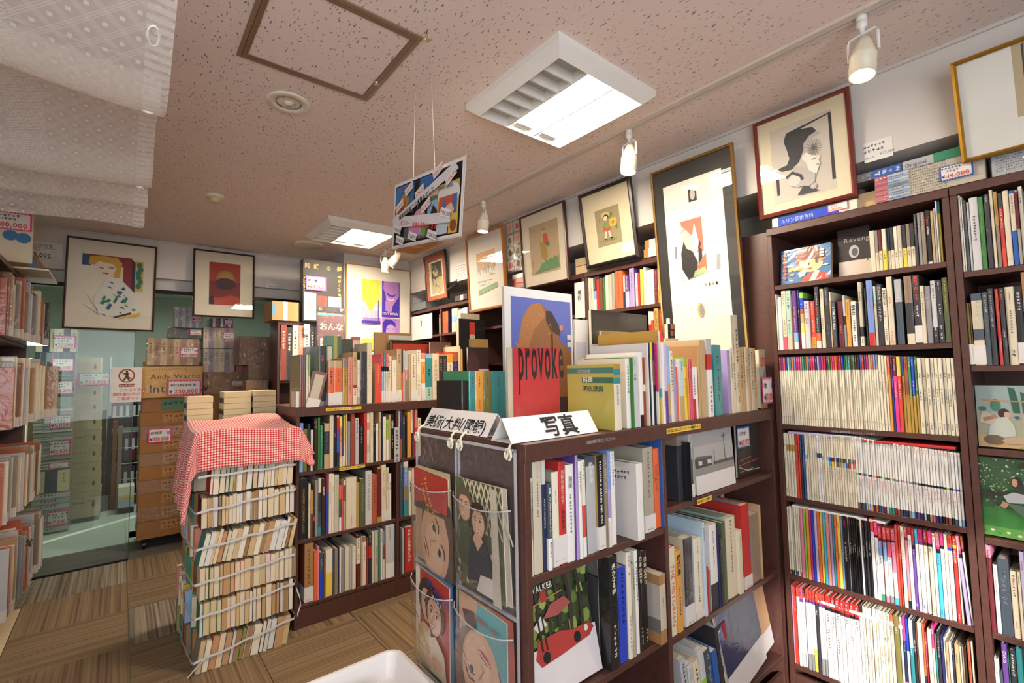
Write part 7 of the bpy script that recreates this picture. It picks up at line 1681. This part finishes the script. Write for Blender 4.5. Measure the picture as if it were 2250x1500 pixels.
stackbox((324, 744), (437, 803), 'wrapped set of tan and brown volumes priced 45,000 yen', ['c9a46c', 'a07c54'], 8, amt='45,000', nn='20')
stackbox((371, 721), (444, 743), 'wrapped dark stack with a small pink price card', ['34343a', '8a8a90'], 1, amt='8,000')
stackbox((385, 676), (444, 720), 'wrapped silver set of thin volumes with a pink price card', ['c9c8cc', '9a9aa2'], 8, amt='60,000')
stackbox((447, 766), (515, 817), 'lower wrapped lilac and tan set in the second stack', ['d9c4a8', '9a8aa0', 'c9b48c'], 6)
stackbox((447, 720), (515, 765), 'upper wrapped lilac and tan set priced 120,000 yen', ['d9c4a8', '9a8aa0', 'c9b48c'], 6, amt='120,000')
stackbox((462, 700), (512, 719), 'wrapped zebra striped and magenta stack with pink price card', ['2a2a2c', 'e6e2dc', 'a02a6a'], 9, amt='15,000')
stackbox((519, 745), (541, 815), 'narrow red wrapped album lettered vertically with a white band', ['c9303a'], 1, col='red')
a, W, z0, z1 = fpx('y', YC+.03, (447, 817), (540, 860)); t = carton('cardboard_carton', 'brown wrapped carton with a small pink price card under the lilac sets', 'box', 'y', YC+.03, a, W, z0, z1, .35, 'a0703c', 'card', wrap=True); price(t, W*.66, .05, .085, .05, '', '30,000', 'hotpink', -.01)
a, W, z0, z1b = fpx('y', YC+.03, (447, 861), (540, 1010)); 
for k in range(3): carton('cardboard_carton', f'brown wrapped carton, {nth(3-k)} in the column hidden behind the tower', 'box', 'y', YC+.03, a, W, .002+k*(z1b-.010)/3, .001+(k+1)*(z1b-.010)/3, .35, '98683a', 'card')
# brown wrapped parcels by the far end of the middle bookcase
def parcel(tl, br, label, Y=4.45, D=.25, col='8a5f38', zb=None, wrap=True):
    a, W, z0, z1 = fpx('y', Y, tl, br); return carton('brown_parcel', label, 'parcel', 'y', Y, a, W, z0 if zb is None else zb, z1-.001, D, col, 'card', wrap=wrap, group='brown paper parcels stacked against the pier')
parcel((526, 738), (612, 801), 'brown wrapped bundle of thick magazines beside the red album', 4.62)
parcel((546, 802), (634, 862), 'large brown wrapped parcel in the middle of the stack', 4.58)
parcel((541, 836), (589, 858), 'small brown parcel in front of the large brown one', 4.40, .15)
a, W, z0, z1 = fpx('y', 4.58, (546, 862), (634, 1000)); carton('brown_parcel', 'lowest brown parcel column behind the gingham cloth', 'parcel', 'y', 4.58, a, W, .002, z1-.012, .3, '7d5632', 'card')
t = carton('white_box', 'plain white box standing at the end of the middle bookcase', 'box', 'y', YM+.02, ony(617, 880, YM+.02).x, .04, .003 if False else 1.202, 1.29, .1, 'e6e0d6', 'paper'); t.location.x = .765
# ================================================================== tall shelf of wrapped albums by the poster
YT = 4.20
t = bookcase('dark shelf of wrapped albums standing in front of the pier', .98, YT, 0, .52, 1.83, .26, [1.34, .9, .45], base=.08)
for i, (u0, u1, vt, c) in enumerate(((612, 622, 700, 'brick'), (622, 633, 718, 'charcoal'), (634, 647, 697, 'ivory'), (648, 655, 697, 'salmon'), (656, 664, 700, 'ivory'), (665, 673, 705, 'charcoal'), (674, 682, 700, 'slate'), (683, 689, 696, 'silver'), (690, 697, 700, 'charcoal'))):
    x0, x1 = xat(u0, 1.36, YT), xat(u1, 1.36, YT); H = min(.455, ony(u0, vt, YT).z-1.345)
    b = book('album', .0435, H, .2, c, '~6@.1-.7', 'charcoal' if c in ('ivory', 'silver') else 'ivory', 'f', f'{cname(c)} wrapped album, {nth(i+1)} from left, shelf under the cardboard box', 'book', 'wrapped albums on the shelf by the pier', i); b.matrix_world = Matrix.Translation((1.002+i*.0455, YT-.01, 1.3415))
a, W, z0, z1 = fpx('y', YT-.1, (590, 646), (664, 693)); carton('cardboard_box', 'brown cardboard box with a blue label overhanging the album shelf', 'box', 'y', YT-.02, .93, .205, 1.832, 1.832+.155, .26, 'b88a50', 'card', 'e0ddd8', lab=lambda A: A.rect(.02, .2, .16, .85, '5a9ac0'))
a, W, z0, z1 = fpx('y', YT-.06, (666, 566), (749, 668)); t = carton('boxed_book', 'black boxed book with gold characters priced 60,000 yen', 'box', 'y', YT-.04, ony(666, 610, YT-.04).x, W*1.02, 1.835, z1, .10, '26241f', 'film', lab=lambda A: A.rect(0, 0, 1, 1, '2a2826').txt('蝶', .26, .86, .09, 'gold', 1).txt('の', .58, .86, .08, 'gold', 1).txt('夢', .86, .86, .09, 'gold', 1).txt('的', .03, .86, .09, 'gold', 1).marks(7, .94, .8, .07, 'gold', 3, True).marks(4, .04, .74, .07, 'gold', 4, True).rect(.03, .02, .33, .46, 'ivory').poly([(.1, .1), (.2, .4), (.3, .2)], 'grey').rect(.35, .02, .62, .42, '6a3a2a').rect(.38, .04, .62, .2, 'yellow').poly([(.4, .42), (.5, .22), (.56, .42)], 'red').rect(.64, .02, .98, .42, 'putty').ell(.81, .28, .12, .1, 'grey').rect(.7, .03, .95, .14, 'pink'))
price(t, .02, (z1-1.835)*.50, .165, .12, '蝶の夢', '60,000', 'hotpink', -.008)
t = thing('vinyl_sleeve', 'hanging clear sleeve holding a brown booklet lettered in large kana', 'sleeve'); a, W, z0, z1 = fpx('y', YT-.03, (694, 672), (755, 765)); t.matrix_world = fmatrix('y', YT-.05, a, z0-.05, 0); H = z1-z0+.05
MB().box(0, .001, 0, W, .003, H, 'white').build('sleeve_front', 'vinyl', t); MB().box(0, .006, H*.86, W, .010, H, '3a302e').build('header', 'plastic', t)
for x in (.03, W-.03): m_ = MB(); m_.lathe([(.006, 0), (.012, 0), (.012, .002), (.006, .002)], 'lightgrey', 14, Matrix.Translation((x, .0, H*.94))@Matrix.Rotation(R(90), 4, 'X')); m_.build('grommet', 'plastic', t)
A = Art(W*.9, H*.82); A.rect(0, 0, 1, 1, '7a4a4e').rect(.1, 0, 1, .38, 'd8d0c8').txt('おんな', .06, .60, .21, 'ivory', 1, sx=.98).txt('オリンピア', .14, .22, .11, 'charcoal', 1).txt('の', .14, .06, .12, 'charcoal', 1).rect(.0, .96, 1, 1, 'cyan'); A.build('booklet', 'paper', t, (W*.05, .0055, H*.02))
m_ = MB(); m_.box(0, 0, 0, .045, .001, .085, 'e6e2de'); o = m_.build('hang_tag', 'paper', None, Matrix.Translation((.985+.19, YT-.032, 1.725))); A = Art(.045, .085); A.marks(4, .2, .5, .15, 'scarlet', 3); A.build('lettering', 'ink', o, (0, -.0005, 0)); tag(o, 'white paper tag hanging from the album shelf', 'tag')
t = bpy.data.objects['low_stand']

# ================================================================== storeroom seen through the glass
def sb(tl, br, Y, label, name='boxed_set', D=.3, col='putty', mat='paper', wrap=True, lab=None, amt=None, zb=None, grp='sets stacked in the storeroom'):
    a, W, z0, z1 = fpx('y', Y, tl, br, True); t = carton(name, label, 'boxed set', 'y', Y, a, W, (z0 if zb is None else zb)+.001, z1-.001, D, col, mat, wrap=False, group=grp, lab=lab)
    if amt: price(t, W*.42, (z1-z0)*.15, W*.55, (z1-z0)*.55 if z1-z0 < .3 else .13, '', amt, 'hotpink', -.010)
    return t
YS = 6.30
tw_b = [785, 825, 847, 880, 910, 945, 980, 1016, 1047, 1080, 1137]
for i in range(len(tw_b)-1):
    t = sb((161-i*1.1, tw_b[i]), (222-i*.3, tw_b[i+1]), YS, f'beige archive box, {nth(i+1)} from the top of the storeroom tower', 'archive_box', .35, 'c9b88c', 'card', lab=lambda A: A.ell(.78, .5, .05, .16, '7a5240').marks(4, .2, .7, .2, 'tan', 1))
    if i == 1: price(t, .04, .0, .24, .125, '', '700,000', 'hotpink', -.010, '111')
YS2 = 6.05
for i, (v0, v1, cs, n, amt) in enumerate(((722, 773, ['e0d6b0', '2c3448', 'd8cca0'], 6, '20,000'), (773, 823, ['2c4448', '38565a'], 7, '80,000'), (824, 873, ['3a4640', '5a6a60', '2a3430'], 1, '50,000'), (874, 905, ['7a8a80', '4a5a50'], 1, None), (897, 950, ['c9d0c0', 'a8b8a0'], 1, '5,000'), (951, 1010, ['9aa090', 'b9bcb0'], 1, '10,000'), (1011, 1033, ['7a8078', 'c9c8b8'], 1, '59,000'), (1034, 1082, ['c9bc88', '3a4a5a', 'd8cca0'], 3, None), (1083, 1170, ['b9c0b8', 'a8aca4'], 1, '17,000'))):
    if i == 3: continue
    def stripes(A, cs=cs, n=n, i=i):
        if n == 1:
            k = 7
            for q in range(k): A.rect(0, q/k+.01, 1, (q+1)/k-.02, cs[q % len(cs)]); A.marks(5, .25, (q+.8)/k, .06, 'charcoal', q+i)
        else: spines(cs, n)(A)
    sb((78-i*1.0 if i else 80, v0), (166-i*2.0 if i else 168, v1), YS2, f'book set, {nth(i+1)} block from the top of the storeroom stack behind the glass', 'boxed_set', .22, 'grey', 'film', lab=stripes, amt=amt)
# clear sheet skirt round the stacks
o = MB(); o.loft([[(xx, YS2-.03+(.0 if i % 2 else .01), z) for i, xx in enumerate([-.62+.07*q for q in range(9)])] for z in (.0, .28)], 'white', False, False); tag(o.build('plastic_sheet', 'wrap'), 'clear plastic sheet wrapped round the foot of the storeroom stacks', 'plastic sheet')
# black binders, rack and notice
YR = 6.75
rk = thing('wire_rack', 'white wire rack full of black binders in the storeroom', 'rack', (0, 0, 0)); rx0 = ony(236, 1000, YR).x; rx1 = .75
for x in (rx0, rx0+.32, rx1):
    m_ = MB(); m_.tube([(x, YR, 0), (x, YR, 1.62)], .008, 'silver', 8); m_.build('post', 'plastic', rk)
for z in [.12+.17*i for i in range(9)]:
    m_ = MB(); m_.tube([(rx0, YR-.01, z), (rx1, YR-.01, z)], .005, 'silver', 6); m_.build('wire_bar', 'plastic', rk)
for r_ in range(4):
    x = rx0+.02; n = 0
    while x < rx1-.05:
        w_ = .055; n += 1; c = ('black', 'charcoal', 'slate', 'charcoal', 'maroon')[(n*7+r_) % 5]; t = thing('binder', f'{cname(c)} binder, {nth(n)} from left, {TN[3-r_]} storeroom rack shelf', 'binder', (x, YR+.03, .125+r_*.36), (0, 0, 0), 'binders on the storeroom rack')
        MB().bbox(0, 0, 0, w_-.002, .22, .30, c, .003).build('cover', 'paper', t); MB().box(.012, -.0012, .12, w_-.014, -.0002, .24, 'lightgrey').build('label', 'paper', t); x += w_
for i, (c, h) in enumerate((('charcoal', .06), ('silver', .10), ('yellow', .02), ('ivory', .09))):
    tag(MB().bbox(ony(262, 1000, 6.4).x, 6.4, sum((.06, .10, .02, .09)[:i])+.001, ony(284, 1000, 6.4).x+.05, 6.62, sum((.06, .10, .02, .09)[:i+1]), c, .002).build('paper_stack', 'paper'), f'{cname(c)} layer of the paper stack on the storeroom floor', 'paper', 'paper stack on the storeroom floor')
for i in range(4): tag(MB().bbox(-.14+.045*i, 6.66, .002, -.102+.045*i, 6.74, 1.05-.06*i, ('darkbrown', 'black', 'brown', 'taupe')[i], .003).build('flat_panel', 'card'), ('dark brown', 'black', 'brown', 'grey brown')[i]+' tall flat board standing beside the storeroom rack', 'board', 'flat boards beside the storeroom rack')
t = note('wrapped staff only notice with a crossed out walking figure on the glass', 'y', 4.752, (245, 807), (310, 882), lambda A: [A.ell(.5, .76, .27, .2, 'brick', n=28), A.ell(.5, .76, .22, .165, 'ivory', n=28), A.ell(.5, .88, .04, .035, 'black'), A.poly([(.44, .84), (.56, .84), (.55, .72), (.62, .62), (.56, .61), (.5, .7), (.42, .61), (.37, .63), (.46, .73)], 'black'), A.line([(.33, .87), (.67, .65)], .008, 'brick'), A.rect(.26, .44, .76, .53, 'brick'), A.txt('Staff Only', .29, .455, .07, 'ivory', 1), A.txt('これより先は', .28, .31, .10, 'scarlet'), A.txt('関係者以外の立入', .07, .19, .105, 'scarlet', sx=1.0), A.txt('ご遠慮下さい', .2, .07, .10, 'scarlet')], 'notice', 'e6e0dc')
# row of cartons along the storeroom's back wall
for i, (x, w_, z0, h, c) in enumerate(((-1.2, .5, 0, .9, 'kraft'), (-.6, .45, 1.2, .35, 'tan'), (-.1, .4, 0, .5, 'brown'), (.3, .5, 0, 1.25, '7a5a34'), (.85, .45, 0, 1.5, 'a8804a'), (.3, .45, 1.26, .30, '4a6078'), (.9, .35, 1.51, .2, 'c9a468'))):
    carton('storage_box', f'{["brown", "tan", "dark brown", "wide brown", "tall tan", "blue", "small pale"][i]} storage box along the back of the storeroom', 'box', 'y', 7.4, x, w_, z0+.001, z0+h, .4, c, 'card') if i != 1 else None
o = light('POINT', 'globe_light', (-.60, 5.7, 1.62), (0, 0, -1), 3, (.92, 1, .93), shadow_soft_size=.05)
t = thing('globe_lamp', 'small round glowing lamp beside the dark album', 'lamp', (-.60, 5.72, 1.52)); m_ = MB(); m_.lathe([(0, .05), (.035, .036), (.05, 0), (.035, -.036), (0, -.05)], 'white', 20); m_.build('globe', 'globe', t, smooth=True); m_ = MB(); m_.tube([(0, 0, -.05), (0, 0, -1.52)], .008, 'silver', 8); m_.build('stem', 'plastic', t); o.location = (-.52, 5.60, 1.52)
t = thing('ceiling_panel_light', 'flat dim ceiling light in the storeroom', 'light', (.25, 6.6, 2.45)); MB().bbox(-.3, -.2, -.05, .3, .2, 0, 'd9e0d4', .01).build('housing', 'plastic', t)

# ================================================================== lace sunshade under the ceiling
def laceshade():
    xe = .075; XW = 1.5; prof = []       # (y, z) profile: three swags running away from the window
    def swag(y0, z0, y1, z1, sag, n=12): return [(y0+(y1-y0)*i/n, z0+(z1-z0)*i/n-sag*math.sin(math.pi*i/n)) for i in range(n)]
    prof = swag(.55, 2.36, 1.02, 2.36, .02)+[(1.10, 2.34), (1.22, 2.28), (1.36, 2.20), (1.50, 2.135), (1.60, 2.12), (1.66, 2.15)]+[(1.70, 2.22), (1.72, 2.30), (1.80, 2.35)]+[(1.95, 2.33), (2.10, 2.26), (2.25, 2.18), (2.34, 2.135), (2.40, 2.14)]+[(2.44, 2.22), (2.46, 2.31), (2.55, 2.34)]+[(2.66, 2.27), (2.74, 2.18), (2.78, 2.15)]+[(2.82, 2.23), (2.84, 2.30), (2.90, 2.24), (2.96, 2.16), (3.0, 2.13)]
    s = [0]
    for a, b in zip(prof, prof[1:]): s.append(s[-1]+math.hypot(b[0]-a[0], b[1]-a[1]))
    nx = 60; vs, uvs, fs = [], [], []
    for j, (y, z) in enumerate(prof):
        for i in range(nx+1):
            x = -XW*i/nx; sc = .005*math.sin(s[j]*240) if i == 0 else 0; k = (i/nx)
            vs.append((xe+x+sc, y-.10*k*0+.02*math.sin(x*4+y), z+.012*math.sin(x*7+y*3)+.02*k)); uvs.append((x, s[j]))
    for j in range(len(prof)-1):
        for i in range(nx): a = j*(nx+1)+i; fs.append((a, a+1, a+nx+2, a+nx+1))
    me = bpy.data.meshes.new('lace_shade'); me.from_pydata(vs, [], fs); ul = me.uv_layers.new(name='UVMap')
    for p in me.polygons:
        p.use_smooth = True
        for li, vi in zip(p.loop_indices, p.vertices): ul.data[li].uv = uvs[vi]
    me.materials.append(MT['lace']); o = bpy.data.objects.new('lace_shade', me); COL.objects.link(o); sb_ = o.modifiers.new('s', 'SUBSURF'); sb_.levels = 1; sb_.render_levels = 2
    t = tag(o, 'white lace curtain swagged in folds under the ceiling', 'curtain')
    for y, z in ((.55, 2.36), (1.80, 2.352), (2.55, 2.342)):
        m_ = MB(); m_.tube([(xe+.02, y, z), (xe-XW, y, z+.02)], .003, 'silver', 6); m_.build('support_wire', 'plastic', o)
        for x in (xe-.02, xe-.7, xe-1.4): m_ = MB(); m_.tube([(x, y, z), (x, y, 2.4995)], .0012, 'silver', 4); m_.build('hanger', 'plastic', o)
    for j in (14, 16, 18, 24, 26): # oval eyelets near the scalloped edge
        y, z = prof[j]; y2, z2 = prof[j+1]; m_ = MB(); d = Vector((0, y2-y, z2-z)).normalized(); c = Vector((xe-.035, y+.02*math.sin(-.035*4+y), z))
        m_.tube([c+Vector((.011*math.cos(a), 0, 0))+d*(.026*math.sin(a))-Vector((0, 0, .004)) for a in [i*2*math.pi/14 for i in range(15)]], .003, 'white', 5); m_.build('eyelet', 'cloth', o)
laceshade()

# ================================================================== hanging sign
XH = .885
C4 = [onx(u, v, XH) for u, v in ((862, 413), (1012, 350), (1028, 510), (862, 545))]
W = C4[0].y-C4[1].y; H = C4[0].z-C4[3].z; roll = math.degrees(math.atan2(C4[1].z-C4[0].z, W))
t = thing('hanging_sign', 'laminated collage sign with YOKOO tags hanging from the ceiling on threads', 'sign'); M = Matrix.Translation((XH, C4[3].y, C4[3].z))@Matrix.Rotation(R(-90), 4, 'Z')@Matrix.Rotation(R(-roll), 4, 'Y'); t.matrix_world = M
MB().box(-.006, 0, -.006, W+.006, .0012, H+.006, 'dcd8d4').build('laminate_sheet', 'gloss', t)
A = Art(W, H); A.rect(0, 0, 1, 1, 'ece8e4').rect(.02, .03, .98, .97, '1d1b1c').rect(.03, .5, .33, .95, '2a78b8').ell(.18, .7, .10, .16, '2f6a98').ell(.18, .7, .075, .12, 'b5843c').poly([(.03, .5), (.1, .66), (.16, .56), (.24, .6), (.33, .5)], 'e8663a').rect(.03, .34, .2, .52, 'e0e4e8').poly([(.05, .34), (.1, .5), (.2, .4)], 'b5342a').marks(5, .05, .93, .06, 'rose', 4)
A.rect(.42, .55, .70, .95, '2a6ab0').poly([(.42, .62), (.52, .8), (.6, .7), (.70, .76), (.70, .55), (.42, .55)], 'd8b09a').rect(.42, .55, .70, .63, '5a7a5a').rect(.40, .30, .56, .56, 'b59a5c').ell(.5, .48, .10, .16, '1f2a28').ell(.44, .38, .09, .12, 'd99ab8').rect(.20, .06, .58, .36, '565a72').ell(.42, .24, .14, .14, 'd98ab0').ell(.40, .15, .05, .05, 'b08ad0').poly([(.46, .1), (.5, .3), (.56, .3), (.54, .1)], '5fa83a').rect(.56, .3, .72, .56, '8fb0c8').poly([(.58, .3), (.64, .5), (.7, .4), (.7, .3)], '26282e')
A.rect(.70, .14, .97, .74, 'c9a83a').ell(.84, .58, .14, .16, 'd8d8d8').rect(.72, .16, .95, .56, 'c94a2a').poly([(.72, .3), (.8, .56), (.84, .3)], '3a6ab0').poly([(.9, .56), (.95, .56), (.95, .2), (.88, .3)], '3a6ab0').poly([(.78, .14), (.8, .4), (.88, .46), (.92, .36), (.88, .14)], 'e0b49a').rect(.86, .04, .97, .3, 'd8b01e').ell(.92, .14, .04, .08, '8a4a2a').rect(.70, .05, .85, .2, 'b9c8d0')
for i in range(26): A.rect(.21+.014*i, .06+.02*(i % 3), .218+.014*i, .075+.02*(i % 3), 'c9a83a')
A.txt('DANORI YOKOO', .72, .66, .07, 'black', 1, sx=.62)
A.poly([(.03, .44), (.05, .30), (.18, .42), (.97, .86), (.92, .97)], 'd9d5da').poly([(.05, .30), (.03, .44), (.12, .46), (.90, .32), (.90, .18)], 'd9d5da')
s_ = '横尾忠則装丁の本集めました'; dx, dz = (.90-.14)*W, (.86-.44)*H; an = math.degrees(math.atan2(dz, dx)); A.txt(s_, .145, .40, .085, 'black', 1, rot=an, sx=1.0)
s_ = 'ポスター・版画も多数あります'; A.txt(s_, .17, .33, .082, 'scarlet', 1, rot=-10)
for x, y, c, r_ in ((.24, .76, 'scarlet', 24), (.41, .66, 'scarlet', 24), (.66, .86, 'scarlet', 24), (.84, .70, 'scarlet', 30), (.10, .54, 'scarlet', 24), (.52, .42, 'scarlet', 26), (.78, .32, 'black', -16), (.07, .26, 'black', -16), (.33, .10, 'black', -16), (.62, .06, 'black', -16), (.13, .08, 'black', -16)):
    ca, sa = math.cos(R(r_)), math.sin(R(r_)); q = lambda a, b: (x+(a*ca-b*sa)/W, y+(a*sa+b*ca)/H); A.poly([q(-.004, -.006), q(.068, -.006), q(.068, .024), q(-.004, .024)], 'e6e2e0').txt('YOKOO', x, y, .075, c, 1, rot=r_, sx=.86)
A.build('collage_print', 'paper', t, (0, -.0004, 0))
for fx_ in (.30, .62):
    p = M@Vector((fx_*W, 0, H)); q = Vector((XH+(.0 if fx_ < .5 else .0), p.y-.02+(.04 if fx_ > .5 else 0), 2.499)); m_ = MB(); m_.tube([p, (p+q)/2, q], .0009, 'e8e2da', 4); o = m_.build('thread', 'plastic', t); o.matrix_local = M.inverted()
